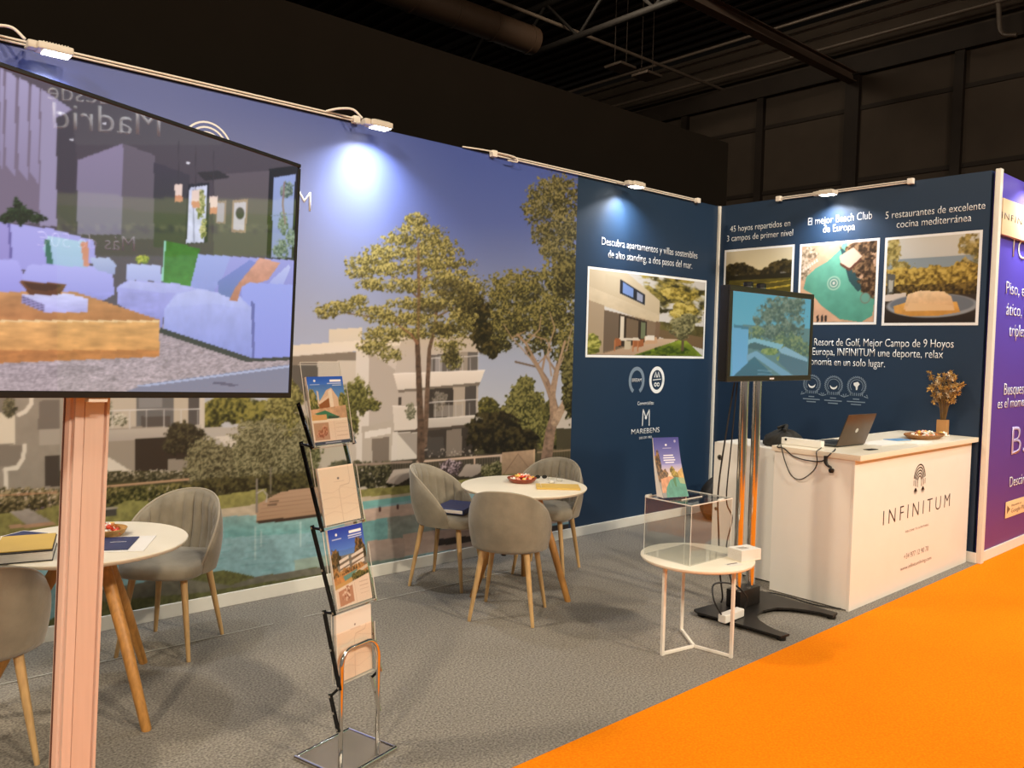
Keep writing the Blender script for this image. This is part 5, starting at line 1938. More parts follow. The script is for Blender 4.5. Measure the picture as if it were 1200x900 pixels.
# slatted screen at the left
k.poly([(-400, -60), (-40, 58), (84, 128), (66, 146), (66, 262), (-400, 262)], (118, 104, 126))
for x in (-70, -48, -26, -4, 10, 30, 44):
    pass
for x0, x1 in ((-64, -50), (-44, -30), (-22, -6), (0, 4), (7, 18), (22, 33), (36, 46)):
    k.poly([(x0, 40 + x0 * 0.5 + 60 - 20), (x1, 40 + x1 * 0.5 + 60 - 20), (x1 - 1, 200 + x1 * 0.35), (x0 - 1, 190 + x0 * 0.35)], (164, 154, 190), (140, 128, 160))
k.poly([(48, 104), (84, 128), (68, 138), (66, 265), (46, 265)], (156, 146, 178), (146, 136, 168))
k.poly([(66, 138), (66, 250), (90, 270), (90, 190), (84, 130)], (70, 62, 72))
k.poly([(90, 188), (144, 168), (144, 275), (90, 275)], (140, 126, 156), (126, 118, 140))
k.poly([(144, 168), (181, 182), (180, 280), (142, 280)], (104, 92, 106), (98, 90, 100))
k.poly([(180, 190), (222, 205), (222, 290), (180, 290)], (66, 58, 72), (62, 64, 62))
k.poly([(250, 205), (316, 200), (316, 300), (250, 300)], (96, 84, 94), (92, 88, 84))
k.poly([(230, 202), (256, 200), (270, 208), (240, 212)], (52, 46, 52))
k.poly([(220, 216), (245, 214), (243, 284), (216, 286)], (44, 42, 52))
k.poly([(222, 220), (243, 217), (239, 284), (218, 285)], (206, 208, 234), noise=0.1)
k.leaves([(235, 240, 5, 16), (238, 268, 4, 12), (232, 226, 6, 5)], (90, 96, 56), (150, 150, 90), (206, 196, 150), 3, 0.5, seed=131)
k.line([(226, 222), (227, 284)], 1.4, (150, 150, 178))
k.poly([(253, 236), (265, 235), (264, 262), (252, 262)], (150, 128, 116))
k.poly([(255, 238), (263, 237.5), (262, 260), (254, 260)], (176, 168, 176))
k.poly([(272, 235), (290, 233), (288, 273), (271, 272)], (160, 134, 118))
k.poly([(274, 238), (288, 236.5), (286, 270), (273, 269)], (196, 188, 196))
k.ell(281, 250, 5, 7, (60, 54, 62))
for x, y in ((209, 227), (229, 234), (250, 241)):
    k.line([(x, 165 + (x - 209) * .3), (x, y - 10)], 0.7, (60, 52, 60))
    k.rect(x - 4.5, y - 11, x + 4.5, y + 9, (232, 206, 196))
    k.rect(x - 4.5, y + 2, x + 4.5, y + 9.5, (206, 142, 110))
for x, y in ((84, 164), (122, 145), (220, 191), (70, 133)):
    k.ell(x, y, 2.4, 1.3, (236, 232, 244))
k.poly([(315, 198), (353, 193), (346, 306), (312, 304)], (30, 26, 34))
k.poly([(321, 208), (346, 204), (341, 302), (317, 302)], (150, 164, 216), (140, 150, 190))
k.leaves([(336, 222, 8, 10), (332, 262, 6, 14), (330, 292, 10, 12), (340, 280, 5, 14)], (70, 86, 80), (110, 124, 110), (150, 164, 150), 3, 0.45, hole=0.3, seed=133)
k.line([(333, 214), (331, 240), (334, 262)], 2.0, (140, 116, 118))
k.line([(317, 253), (343, 251)], 0.8, (120, 128, 160))
# rug and floor
k.poly([(-500, 425), (190, 380), (300, 418), (346, 418), (346, 480), (-500, 480)], (158, 142, 152), (176, 158, 160))
i_ = k.box(-500, 346, 382, 480)
nz = fbm((k.X[i_] + k.Y[i_] * 1.2) / 3.0, k.Y[i_] / 1.2, 140, 3)
mk = (np.abs(k.C[i_][:, 0] - 167) < 14)
k.C[i_[mk]] *= (0.72 + 0.56 * nz[mk])[:, None]
k.poly([(170, 450), (346, 426), (346, 470), (120, 470)], (124, 124, 148), (130, 126, 146))
k.poly([(160, 452), (346, 427), (346, 429.5), (170, 453)], (170, 176, 206))
k.poly([(255, 447), (280, 451), (272, 453), (246, 449)], (92, 86, 110))
# sofas
k.poly([(-400, 262), (12, 262), (60, 268), (110, 282), (112, 308), (60, 316), (-400, 316)], (172, 168, 232), (160, 156, 224))
k.poly([(-400, 256), (10, 258), (12, 304), (-400, 304)], (160, 150, 214), (150, 140, 204))
k.poly([(12, 262), (14, 303), (11, 303), (9, 260)], (104, 96, 160))
k.poly([(-400, 303), (20, 305), (28, 322), (26, 350), (-400, 350)], (176, 172, 240), (150, 146, 220))
k.poly([(26, 322), (34, 310), (110, 312), (132, 322), (134, 345), (122, 352), (26, 342)], (178, 176, 240), (150, 150, 222))
k.poly([(56, 276), (100, 283), (102, 314), (60, 310), (50, 292)], (176, 206, 230), (160, 188, 220))
k.poly([(52, 280), (58, 282), (62, 310), (54, 308)], (60, 110, 96))
k.poly([(94, 284), (103, 283), (104, 312), (98, 312)], (206, 140, 120))
k.poly([(104, 302), (128, 302), (136, 310), (134, 322), (112, 316)], (176, 186, 222), (150, 160, 206))
k.poly([(148, 309), (188, 311), (189, 330), (148, 328)], (184, 192, 236), (166, 172, 224))
k.leaves([(166, 304, 9, 5)], (90, 110, 50), (150, 160, 60), (206, 206, 90), 3, 0.4, seed=134)
k.poly([(192, 282), (234, 291), (226, 336), (189, 330)], (54, 110, 52), (70, 132, 60), noise=0.15)
k.poly([(192, 282), (194, 282), (191, 330), (189, 330)], (150, 206, 190))
k.poly([(232, 298), (346, 305), (346, 340), (300, 352), (222, 338)], (156, 156, 222), (136, 136, 206))
k.poly([(232, 298), (270, 300), (262, 322), (250, 342), (222, 338)], (158, 168, 228), (140, 150, 212))
k.poly([(137, 336), (150, 328), (206, 332), (232, 338), (212, 346), (192, 362), (190, 386), (137, 356)], (170, 170, 232), (136, 136, 204))
k.poly([(192, 362), (206, 344), (232, 338), (282, 348), (296, 362), (297, 420), (286, 420), (191, 388)], (178, 182, 236), (136, 144, 212))
k.poly([(194, 360), (208, 345), (232, 339), (280, 349), (294, 363), (250, 356)], (190, 194, 238), (172, 178, 232), a=0.7)
k.poly([(139, 336), (152, 329), (206, 333), (230, 338), (208, 344), (180, 342)], (188, 190, 238), (172, 176, 230), a=0.7)
k.mottle(137, 300, 330, 422, 0.06, 9, 135, 0.6)
k.poly([(255, 330), (292, 305), (302, 308), (272, 350), (256, 344)], (120, 130, 206), (104, 122, 176))
k.poly([(276, 336), (304, 302), (328, 308), (314, 328), (282, 338), (278, 353), (268, 352)], (214, 156, 140), (176, 118, 96), noise=0.1)
k.poly([(316, 330), (338, 310), (340, 314), (332, 333), (318, 336)], (186, 190, 236), (160, 166, 226))
k.poly([(283, 336), (292, 331), (346, 334), (346, 420), (297, 421), (296, 362), (283, 350)], (152, 160, 232), (140, 146, 222))
k.poly([(294, 352), (298, 356), (298, 420), (295, 420)], (100, 104, 170))
k.poly([(188, 384), (296, 420), (346, 418), (346, 422), (288, 424), (186, 390)], (52, 54, 58))
# coffee table, bowl, books
k.poly([(-500, 342), (88, 342), (187, 375), (187, 377), (-500, 377)], (196, 140, 92), (178, 118, 74), noise=0.12, nscale=14)
k.poly([(-500, 374), (187, 376), (186, 418), (-500, 446)], (222, 166, 104), (196, 132, 74), noise=0.10, nscale=16)
k.poly([(-500, 374), (187, 375.5), (187, 377.5), (-500, 376)], (236, 200, 150))
k.poly([(-500, 412), (186, 410), (186, 418), (-500, 446)], (186, 120, 68), noise=0.1)
k.poly([(25, 345), (80, 344), (103, 350), (102, 366), (52, 366), (25, 354)], (206, 206, 246), (176, 172, 230))
k.poly([(25, 346), (52, 357), (52, 366), (25, 355)], (150, 140, 190))
for j in range(3):
    k.line([(26, 348 + j * 3), (52, 358.5 + j * 3)], 0.8, (90, 84, 120))
k.poly([(22, 329), (78, 333), (70, 345), (60, 346), (34, 345)], (120, 76, 50), (92, 54, 36))
k.poly([(28, 331), (74, 334), (60, 341), (36, 340)], (74, 44, 32))
k.mottle(-500, 186.5, 377, 446, 0.16, 22, 171, 5.0)
k.mottle(-500, 186, 343, 376, 0.10, 20, 172, 4.0)
# plant
k.leaves([(22, 250, 16, 9), (10, 256, 12, 6), (40, 256, 14, 5), (20, 240, 6, 8)], (16, 24, 16), (30, 44, 28), (52, 70, 44), 4, 0.5, seed=137)
for x in (0, 14, 24, 40, 52):
    k.line([(24, 264), ((24 + x) / 2, 248), (x, 254)], 2.6, (26, 38, 24), w2=1)
M_TVSCREEN = print_mat('tv_screen', 0.02, 0.9, 1.0, 1.75)
tparts.append(k.make('screen', M_TVSCREEN, None, h=0.0012, soften=1))
tparts.append(box_obj('sensor_bar', (0.72, -0.006, -0.012), (0.055, 0.012, 0.02), M_TRIM, None, 0.003, M=TVF.M()))
adopt(tv, *tparts)

# column behind the television: satin aluminium extrusion on a steel foot
pc = TVF.P(TVW - 0.668, -1.535, -0.118)
col = thing('display_stand', 'satin aluminium extruded column carrying the very large television', 'display stand', (float(pc[0]), float(pc[1]), 0), TVT)
SCW = 0.118 / 0.148
prof = [(-0.074, 0.008), (-0.074, 0.018), (-0.067, 0.030), (-0.058, 0.030), (-0.058, 0.044), (-0.0285, 0.047), (-0.0275, 0.043), (-0.0255, 0.043), (-0.0245, 0.047), (0.046, 0.044), (0.048, 0.036), (0.053, 0.036), (0.056, 0.046), (0.066, 0.046), (0.074, 0.034), (0.074, 0.008)]
bm = bmesh.new()
prism(bm, [(x * SCW, -y) for x, y in prof], 0.02, 2.05, Matrix.Rotation(TILT, 4, 'Y'))
from_bm('extrusion', bm, M_ALU, col, smooth=False)
bm = bmesh.new()
box(bm, (0, 0.02, 0.010), (0.75, 0.55, 0.018), 0.005, 2)
from_bm('base_plate', bm, M_BLACKMETAL, col)
bm = bmesh.new()
box(bm, (0, -0.0415, 1.9), (0.50, 0.018, 0.34), 0.003, 1, Matrix.Rotation(TILT, 4, 'Y'))
from_bm('wall_bracket', bm, M_BLACKMETAL, col)
bm = bmesh.new()
box(bm, (-0.0745 * SCW - 0.0004, -0.016, 1.0), (0.0016, 0.006, 1.9), M=Matrix.Rotation(TILT, 4, 'Y'))  # thin brown strip down the column's left side
from_bm('side_groove', bm, mat('brown_rubber_strip', (92, 60, 48), 0.7, vary=0.1), col)

# ================================================================== small monitor on a twin-pole stand
MY = -2.2
mq = [at_y(*q, MY) for q in ((857, 333), (955, 346), (948, 446), (849, 447))]
mx0, mx1 = (mq[0][0] + mq[3][0]) / 2, (mq[1][0] + mq[2][0]) / 2
mz0, mz1 = (mq[2][2] + mq[3][2]) / 2, (mq[0][2] + mq[1][2]) / 2
MF = Frame((mx0, MY, mz0), (1, 0, 0))
mw, mh = mx1 - mx0, mz1 - mz0
mon = thing('monitor', 'medium black monitor showing a tree and terraces, mounted on twin poles', 'monitor', (mx0 + mw / 2, MY + 0.03, mz0))
mp = []
bm = bmesh.new()
box(bm, (mw / 2, mh / 2, -0.035), (mw, mh, 0.060), 0.006, 2, MF.M())
box(bm, (mw / 2, mh / 2, -0.068), (mw * 0.6, mh * 0.6, 0.014), 0.004, 1, MF.M())
mp.append(from_bm('housing', bm, M_BLACK))
bz = 0.035
bm = bmesh.new()
for cu_, cv_, su, sv in ((mw / 2, bz / 2, mw, bz), (mw / 2, mh - bz / 2, mw, bz), (bz / 2, mh / 2, bz, mh - 2 * bz), (mw - bz / 2, mh / 2, bz, mh - 2 * bz)):
    box(bm, (cu_, cv_, 0.0), (su, sv, 0.012), 0.003, 1, MF.M())
mp.append(from_bm('bezel', bm, mat('dark_olive_bezel', (34, 34, 26), 0.35, vary=0.05)))
k = Canvas(Frame(MF.P(bz, bz, 0), (1, 0, 0)), mw - 2 * bz, mh - 2 * bz, 180)
k.vgrad(300, 400, (92, 178, 204), (120, 196, 218))
k.vgrad(400, 460, (110, 180, 206), (120, 190, 214))
k.poly([(870, 380), (950, 385), (950, 460), (870, 460)], (110, 150, 150))
k.leaves([(914, 365, 28, 17), (900, 372, 18, 12), (930, 358, 14, 14), (926, 380, 18, 16), (905, 388, 20, 12)], (80, 104, 100), (104, 128, 112), (140, 158, 140), 5, 0.4, hole=0.35, seed=151)
k.leaves([(885, 390, 10, 8), (925, 402, 22, 12), (940, 408, 14, 10), (898, 402, 18, 6)], (84, 112, 100), (112, 140, 110), (150, 168, 120), 4, 0.4, hole=0.2, seed=152)
k.poly([(860, 383), (877, 383), (876, 430), (858, 442), (858, 383)], (120, 190, 226), (130, 196, 240))
k.poly([(860, 380), (877, 383), (877, 386), (860, 384)], (84, 140, 160))
k.poly([(877, 398), (884, 396), (918, 404), (914, 410), (880, 402), (876, 404)], (150, 206, 220))
k.poly([(877, 404), (884, 401), (914, 410), (912, 414), (876, 408)], (84, 120, 124))
k.poly([(875, 416), (886, 411), (932, 442), (918, 442), (884, 418), (875, 424)], (140, 190, 214), (130, 180, 206))
k.poly([(858, 442), (875, 426), (884, 418), (908, 442), (908, 450), (858, 450)], (74, 128, 146), (70, 118, 136))
k.leaves([(902, 412, 10, 4), (918, 420, 8, 4)], (110, 140, 90), (140, 166, 100), (166, 186, 120), 4, 0.3, seed=153)
k.poly([(912, 410), (920, 406), (946, 420), (946, 424), (916, 414)], (156, 200, 218))
k.poly([(914, 414), (946, 424), (946, 450), (932, 442), (912, 424)], (92, 130, 144), (96, 134, 150))
for y in (434, 438):
    k.line([(888, y), (904, y + 1)], 0.9, (150, 200, 220), a=0.7)
mp.append(k.make('screen', print_mat('monitor_screen', 0.12, 0.6, 0.62, 1.5), None, h=0.001))
bm = bmesh.new()
for j in range(5):
    box(bm, (mw / 2 - 0.022 + j * 0.011, bz * 0.45, 0.0062), (0.008, 0.010, 0.0008), M=MF.M())
mp.append(from_bm('bezel_lettering', bm, M_LETTER, smooth=False))
adopt(mon, *mp)

PX, PY = -2.613, -2.085
ms_ = thing('monitor_stand', 'twin chrome pole monitor stand on a black four-toed steel base', 'display stand', (PX, PY, 0))
for dx in (-0.0755, 0.0755):
    bm = bmesh.new()
    tube(bm, [(dx, 0, 0.06), (dx, 0, 2.115)], 0.029, 24)
    o = from_bm('pole', bm, M_CHROME, ms_, angle=1.0)
    bm = bmesh.new()
    lathe(bm, [(0, 2.115), (0.031, 2.115), (0.031, 2.14), (0.026, 2.145), (0, 2.145)], 20, (dx, 0, 0))
    from_bm('pole_cap', bm, M_BLACK, o)
bm = bmesh.new()
box(bm, (0, 0, 0.092), (0.235, 0.105, 0.116), 0.006, 2)
from_bm('pole_socket', bm, M_BLACKMETAL, ms_)
bm = bmesh.new()
box(bm, (0, -0.0235, 1.80), (0.44, 0.03, 0.10), 0.004, 1)
box(bm, (0.0, -0.0235, 1.95), (0.12, 0.03, 0.30), 0.004, 1)
from_bm('screen_mount', bm, M_BLACKMETAL, ms_)
# base plate: two long toes to the front, short rounded tails behind
outl = []
hw = 0.375
pts = [(-hw + 0.03, 0.14), (-hw, 0.09), (-hw + 0.01, -0.02), (-hw + 0.025, -0.30), (-hw + 0.03, -0.475), (-hw + 0.11, -0.485)]
inner = [(-0.265, -0.40), (-0.235, -0.32), (-0.19, -0.24), (-0.12, -0.175), (0.0, -0.150)]
half = pts + inner
outl = half + [(-x, y) for x, y in half[::-1][1:]] + [(0.2, 0.13), (0.0, 0.10), (-0.2, 0.13)]
bm = bmesh.new()
prism(bm, outl, 0.022, 0.034)
from_bm('base_plate', bm, M_BLACKMETAL, ms_, smooth=False)
for fx, fy in ((-hw + 0.07, -0.455), (hw - 0.07, -0.455), (-hw + 0.05, 0.09), (hw - 0.05, 0.09)):
    bm = bmesh.new()
    lathe(bm, [(0, 0.0), (0.026, 0.0), (0.028, 0.004), (0.028, 0.0218), (0, 0.0218)], 20, (fx, fy, 0))
    from_bm('foot', bm, M_BLACK, ms_)

# cables along the poles and power strip on the base
o = tube_obj('monitor_cable', smooth_path([(-2.745, -2.045, 1.5), (-2.80, -2.03, 1.15), (-2.845, -2.02, 0.8), (-2.835, -2.03, 0.5), (-2.83, -2.04, 0.3), (-2.80, -2.05, 0.12), (-2.72, -1.99, 0.045)], 6), 0.0055, M_CABLE, None, 8)
tag(o, 'straight black cable hanging down left of the chrome poles', 'cable')
o = tube_obj('monitor_cable', smooth_path([(-2.735, -2.06, 1.5), (-2.77, -2.055, 1.1), (-2.795, -2.05, 0.75), (-2.745, -2.065, 0.62), (-2.79, -2.06, 0.45), (-2.76, -2.06, 0.30), (-2.74, -2.075, 0.2)], 6), 0.0045, M_CABLE, None, 8)
tag(o, 'kinked thin black cable hugging the left chrome pole', 'cable')
ps = at_z(859, 722, 0.05)
t = thing('power_strip', 'white power strip lying on the black monitor base', 'power strip', (float(ps[0]) - 0.02, float(ps[1]), 0.0345), math.radians(2))
bm = bmesh.new()
box(bm, (0, 0, 0.026), (0.215, 0.056, 0.050), 0.009, 3)
from_bm('strip_body', bm, M_WHITE, t)
for j in range(3):
    bm = bmesh.new()
    tube(bm, [(-0.06 + j * 0.06, 0, 0.0505), (-0.06 + j * 0.06, 0, 0.0515)], 0.020, 18)
    from_bm('socket', bm, M_PAPER, t)
tag(tube_obj('power_cable', smooth_path([(float(ps[0]) - 0.12, float(ps[1]), 0.075), (float(ps[0]) - 0.14, float(ps[1]) + 0.05, 0.17), (float(ps[0]) - 0.08, float(ps[1]) + 0.09, 0.245), (float(ps[0]) + 0.04, float(ps[1]) + 0.03, 0.235), (float(ps[0]) + 0.115, float(ps[1]) - 0.02, 0.15), (float(ps[0]) + 0.10, float(ps[1]) - 0.012, 0.07)], 8), 0.0055, M_CABLE, None, 8),
    'black cable looping over the white power strip', 'cable')
tag(tube_obj('floor_cable', smooth_path([(-2.47, -2.02, 0.012), (-2.30, -1.98, 0.010), (-2.17, -2.00, 0.010), (-2.14, -2.15, 0.010), (-2.16, -2.34, 0.010), (-2.10, -2.50, 0.010)], 8), 0.005, M_CABLE, None, 8),
    'black cable on the carpet along the bottom of the reception counter', 'cable')

# ================================================================== reception counter and cabinet
CX0, CX1, CY0, CY1, CH = -2.088, -0.040, -2.548, -1.965, 1.003
counter = thing('reception_counter', 'white reception counter with printed logo and contact details on its front', 'counter', ((CX0 + CX1) / 2, (CY0 + CY1) / 2, 0))
cp = []
cp.append(box_obj('front_panel', ((CX0 + CX1) / 2, CY0 + 0.010, CH / 2), (CX1 - CX0, 0.02, CH), M_WHITE, None, 0.0015))
cp.append(box_obj('side_panel', (CX0 + 0.010, (CY0 + CY1) / 2 + 0.0102, CH / 2 + 0.004), (0.02, CY1 - CY0 - 0.0206, CH - 0.008), M_WHITE, None, 0.0015))
cp.append(box_obj('side_panel', (CX1 - 0.010, (CY0 + CY1) / 2 + 0.0102, CH / 2), (0.02, CY1 - CY0 - 0.0206, CH), M_WHITE, None, 0.0015))
cp.append(box_obj('shelf', ((CX0 + CX1) / 2, (CY0 + CY1) / 2 + 0.03, 0.55), (CX1 - CX0 - 0.042, CY1 - CY0 - 0.08, 0.02), M_WHITE, None, 0.0015))
cp.append(box_obj('plinth', ((CX0 + CX1) / 2, (CY0 + CY1) / 2 + 0.03, 0.06), (CX1 - CX0 - 0.06, CY1 - CY0 - 0.10, 0.12), M_WHITE, None, 0.0015))
cp.append(box_obj('worktop', ((CX0 + CX1) / 2 + 0.010, (CY0 + CY1) / 2 - 0.012, CH + 0.0188), (CX1 - CX0 + 0.044, CY1 - CY0 + 0.056, 0.0365), M_TABLE, None, 0.002))
FC = Frame((0, CY0, 0), (1, 0, 0))
lu, lv = FC.uv(1077.5, 563.5)
bm = bmesh.new()
s_ = 0.105
for j in range(5):
    r = s_ * (0.97 - 0.17 * j)
    stroke_mesh(bm, FC, arc(lu, lv, r, 12, 168, 18, r * 1.2), s_ * 0.10, 0.0012)
for sx in (-1, 1):
    for j in range(4):
        x = lu + sx * s_ * (0.30 + 0.22 * j)
        stroke_mesh(bm, FC, [(x, lv + s_ * 0.12), (x, lv - s_ * (0.42 - 0.05 * j))], s_ * 0.06, 0.0012)
    for j in range(7):
        a_ = math.radians(200 + j * 23)
        stroke_mesh(bm, FC, [(lu + sx * s_ * 0.62, lv - s_ * 0.45), (lu + sx * s_ * 0.62 + s_ * 0.36 * math.cos(a_), lv - s_ * 0.62 + s_ * 0.30 * math.sin(a_))], [s_ * 0.09, s_ * 0.02], 0.0012)
front_logo = from_bm('logo', bm, M_INK, cp[0], smooth=False)
for s_txt, l, r, cap, m, sp in (('INFINITUM', (1034.5, 615), (1112.5, 594), 17.5, M_INK, 1.5), ('WELCOME TO SOMETHING', (1060.5, 624), (1088, 616.5), 2.6, M_INK_SOFT, 1.2),
                                ('+34 977 12 90 70', (1059, 655), (1087.5, 646), 6.2, M_INK_SOFT, 1.0), ('www.infinitumliving.com', (1055, 668.5), (1091, 656), 4.6, M_INK_SOFT, 1.0)):
    a_, va_ = FC.uv(*l)
    b_, vb_ = FC.uv(*r)
    _, vt_ = FC.uv(l[0], l[1] - cap)
    text('lettering', s_txt, FC, a_, b_, (va_ + vb_) / 2, vt_ - va_, m, cp[0], h=0.0012, spacing=sp, thin=0.014)
adopt(counter, *cp)

cab = thing('storage_cabinet', 'white two-door storage cabinet with round locks beside the blue corner', 'cabinet', (-1.72, -1.66, 0))
kp = []
kp.append(box_obj('carcass', (-1.70, -1.655, 0.50), (0.40, 0.60, 0.99), M_WHITE, None, 0.002))
for yc, wd in ((-1.457, 0.212), (-1.757, 0.380)):
    d_ = box_obj('door', (-1.911, yc, 0.502), (0.018, wd, 0.98), M_WHITE, None, 0.0015)
    if wd < 0.3:
        for z in (0.876, 0.472):
            bm = bmesh.new()
            tube(bm, [(-1.9205, -1.403 if z > 0.6 else -1.385, z), (-1.924, -1.403 if z > 0.6 else -1.385, z)], 0.021 if z > 0.6 else 0.014, 20)
            l_ = from_bm('lock', bm, M_STEEL)
            l_.parent = d_
            bm = bmesh.new()
            tube(bm, [(-1.924, -1.403 if z > 0.6 else -1.385, z), (-1.9246, -1.403 if z > 0.6 else -1.385, z)], 0.011 if z > 0.6 else 0.007, 16)
            h_ = from_bm('keyhole', bm, M_BLACK)
            h_.parent = d_
    kp.append(d_)
adopt(cab, *kp)

# ---- laptop
WT = CH + 0.0372
yaw = math.radians(-5)
lap = thing('laptop', 'open black laptop on the left end of the reception counter', 'laptop', (-1.812, -2.275, WT + 0.001), yaw)
bm = bmesh.new()
box(bm, (0.18, 0.125, 0.009), (0.36, 0.25, 0.016), 0.003, 2)
base_ = from_bm('keyboard_base', bm, mat('laptop_dark_plastic', (46, 48, 44), 0.45, vary=0.06), lap)
bm = bmesh.new()
for r_ in range(5):
    for q_ in range(13):
        box(bm, (0.045 + q_ * 0.0225, 0.055 + r_ * 0.021, 0.0178), (0.018, 0.017, 0.0015))
from_bm('keys', bm, M_BLACK, base_, smooth=False)
bm = bmesh.new()
box(bm, (0.18, 0.205, 0.0174), (0.11, 0.06, 0.0008))
from_bm('touchpad', bm, M_BLACKMETAL, base_)
ML = Matrix.Translation((0, 0.0, 0.012)) @ Matrix.Rotation(math.radians(90 + 20), 4, 'X')
bm = bmesh.new()
box(bm, (0.18, 0.120, 0.0035), (0.36, 0.24, 0.007), 0.0025, 2, ML)
lid = from_bm('lid', bm, mat('laptop_grey_lid', (92, 76, 62), 0.35, 0.55, vary=0.08, scale=12), lap)
bm = bmesh.new()
box(bm, (0.18, 0.125, -0.0006), (0.33, 0.205, 0.0008), M=ML)
from_bm('display', bm, M_BLACK, lid)
LF = Frame((0, 0, 0), (1, 0, 0))
bm = bmesh.new()
# round maker's mark: disc with two slanted bars
vsd = []
for rr, hh in ((0.017, 0.0078),):
    f = bm.faces.new([bm.verts.new(ML @ Vector((0.18 + rr * math.cos(2 * PI * j / 24), 0.115 + rr * math.sin(2 * PI * j / 24), hh))) for j in range(24)])
from_bm('lid_badge', bm, mat('silver_badge', (214, 214, 210), 0.3, 0.4, vary=0.02), lid, smooth=False)
bm = bmesh.new()
for x_, h0, h1 in ((-0.004, -0.010, 0.006), (0.005, -0.006, 0.010)):
    bm.faces.new([bm.verts.new(ML @ Vector((0.18 + x_ + a, 0.115 + b, 0.0082))) for a, b in ((0 - 0.002, h0), (0.0015 - 0.002, h0), (0.0055 - 0.002, h1), (0.004 - 0.002, h1))])
from_bm('badge_strokes', bm, M_BLACKMETAL, lid, smooth=False)
bm = bmesh.new()
tube(bm, [(0.05, 0.002, 0.012), (0.31, 0.002, 0.012)], 0.007, 12)
from_bm('hinge', bm, M_BLACK, lap)
# white shallow box with a socket behind the laptop
bx = at_z(922, 514, WT + 0.03)
t = thing('shallow_box', 'shallow white box with a small round socket behind the laptop keyboard', 'box', (-1.935, -2.12, WT + 0.0006), math.radians(0))
bm = bmesh.new()
box(bm, (0.0, 0.03, 0.025), (0.05, 0.30, 0.048), 0.003, 2)
from_bm('box_body', bm, M_WHITE, t)
bm = bmesh.new()
tube(bm, [(-0.0255, 0.145, 0.036), (-0.027, 0.145, 0.036)], 0.009, 14)
from_bm('socket', bm, M_BLACK, t)
# cables over the counter edge, plug hanging
o = tube_obj('laptop_cable', smooth_path([(-2.05, -1.975, WT + 0.004), (-2.112, -2.0, WT - 0.006), (-2.112, -2.05, WT - 0.010), (-2.110, -2.12, 0.985), (-2.110, -2.22, 0.968), (-2.110, -2.33, 0.975), (-2.112, -2.385, WT - 0.012), (-2.02, -2.37, WT + 0.005), (-1.93, -2.33, WT + 0.006)], 8), 0.0042, M_CABLE, None, 8)
tag(o, 'upper black cable draped along the counter\'s left side from the laptop', 'cable')
o = tube_obj('laptop_cable', smooth_path([(-2.05, -1.99, WT + 0.004), (-2.112, -2.03, WT - 0.004), (-2.108, -2.06, 0.94), (-2.107, -2.11, 0.85), (-2.107, -2.18, 0.83), (-2.107, -2.26, 0.89), (-2.108, -2.295, 0.955), (-2.112, -2.29, WT - 0.010), (-2.03, -2.27, WT + 0.005), (-1.95, -2.24, WT + 0.005)], 8), 0.0035, M_CABLE, None, 8)
tag(o, 'thin black cable hanging in a deep loop on the counter\'s left side', 'cable')
t = thing('power_plug', 'black plug dangling from the worktop on the counter\'s left side', 'plug', (-2.116, -2.37, 0.94))
tube_obj('plug_arm', [(0.0, 0.012, 0.075), (0.0, 0.010, 0.03), (0.0, -0.004, 0.012)], [0.0125, 0.0125, 0.010], M_BLACK, t, 12)
tube_obj('plug_neck', [(0.0, -0.004, 0.012), (0.0, -0.026, 0.002), (0.0, -0.032, -0.012)], 0.009, M_BLACK, t, 12)
bm = bmesh.new()
lathe(bm, [(0, -0.036), (0.012, -0.034), (0.018, -0.022), (0.018, -0.010), (0.010, -0.004), (0, -0.004)], 18, (0, -0.032, 0))
from_bm('plug_head', bm, M_BLACK, t)


def on_top(px, py, z=WT):
    q_ = at_z(px, py, z)
    return float(q_[0]), float(q_[1])


# ---- papers, tray of sweets, vase
slab('paper_sheet', 'white leaflets spread on the counter right of the laptop', 'paper', (-1.20, -2.33, WT + 0.0004), (0.42, 0.20, 0.003), math.radians(-3), M_PAPER)
slab('paper_sheet', 'white leaflets on the counter near the wicker tray, at the front edge', 'paper', (-0.92, -2.47, WT + 0.0004), (0.30, 0.12, 0.004), math.radians(2), M_PAPER)
slab('brochure', 'sky-blue brochure on the counter between laptop and wicker tray', 'brochure', (-0.88, -2.30, WT + 0.0004), (0.20, 0.10, 0.006), math.radians(-12), mat('sky_blue_card', (104, 150, 196), 0.45, vary=0.06))
slab('card_stack', 'small stack of pale cards on the counter beside the vase', 'cards', (-0.175, -2.26, WT + 0.0004), (0.13, 0.09, 0.008), math.radians(8), mat('cream_card', (232, 206, 170), 0.5, vary=0.04))
slab('coaster', 'flat white card on the counter left of the laptop lid\'s front', 'card', (-1.70, -2.47, WT + 0.0004), (0.11, 0.05, 0.003), math.radians(-5), M_BLACKMETAL)
tx, ty = -0.52, -2.36
M_WICKER = mat('wicker', (150, 104, 60), 0.6, vary=0.3, scale=90, bump=0.6, bump_scale=120)
t = thing('wicker_tray', 'oval wicker tray of sweets on the reception counter', 'tray', (tx, ty, WT + 0.0004), math.radians(-4))
bm = bmesh.new()
lathe(bm, [(0, 0), (0.13, 0), (0.155, 0.016), (0.165, 0.030), (0.158, 0.032), (0.145, 0.016), (0.125, 0.006), (0, 0.006)], 48)
for v in bm.verts:
    v.co.x *= 1.35
    v.co.y *= 0.72
from_bm('dish', bm, M_WICKER, t)
bm = bmesh.new()
for ph in (0, PI):
    tube(bm, [(1.35 * (0.162 + 0.004 * math.cos(24 * a + ph)) * math.cos(a), 0.72 * (0.162 + 0.004 * math.cos(24 * a + ph)) * math.sin(a), 0.031 + 0.004 * math.sin(24 * a + ph)) for a in [2 * PI * j / 192 for j in range(193)]], 0.004, 6, cap=False)
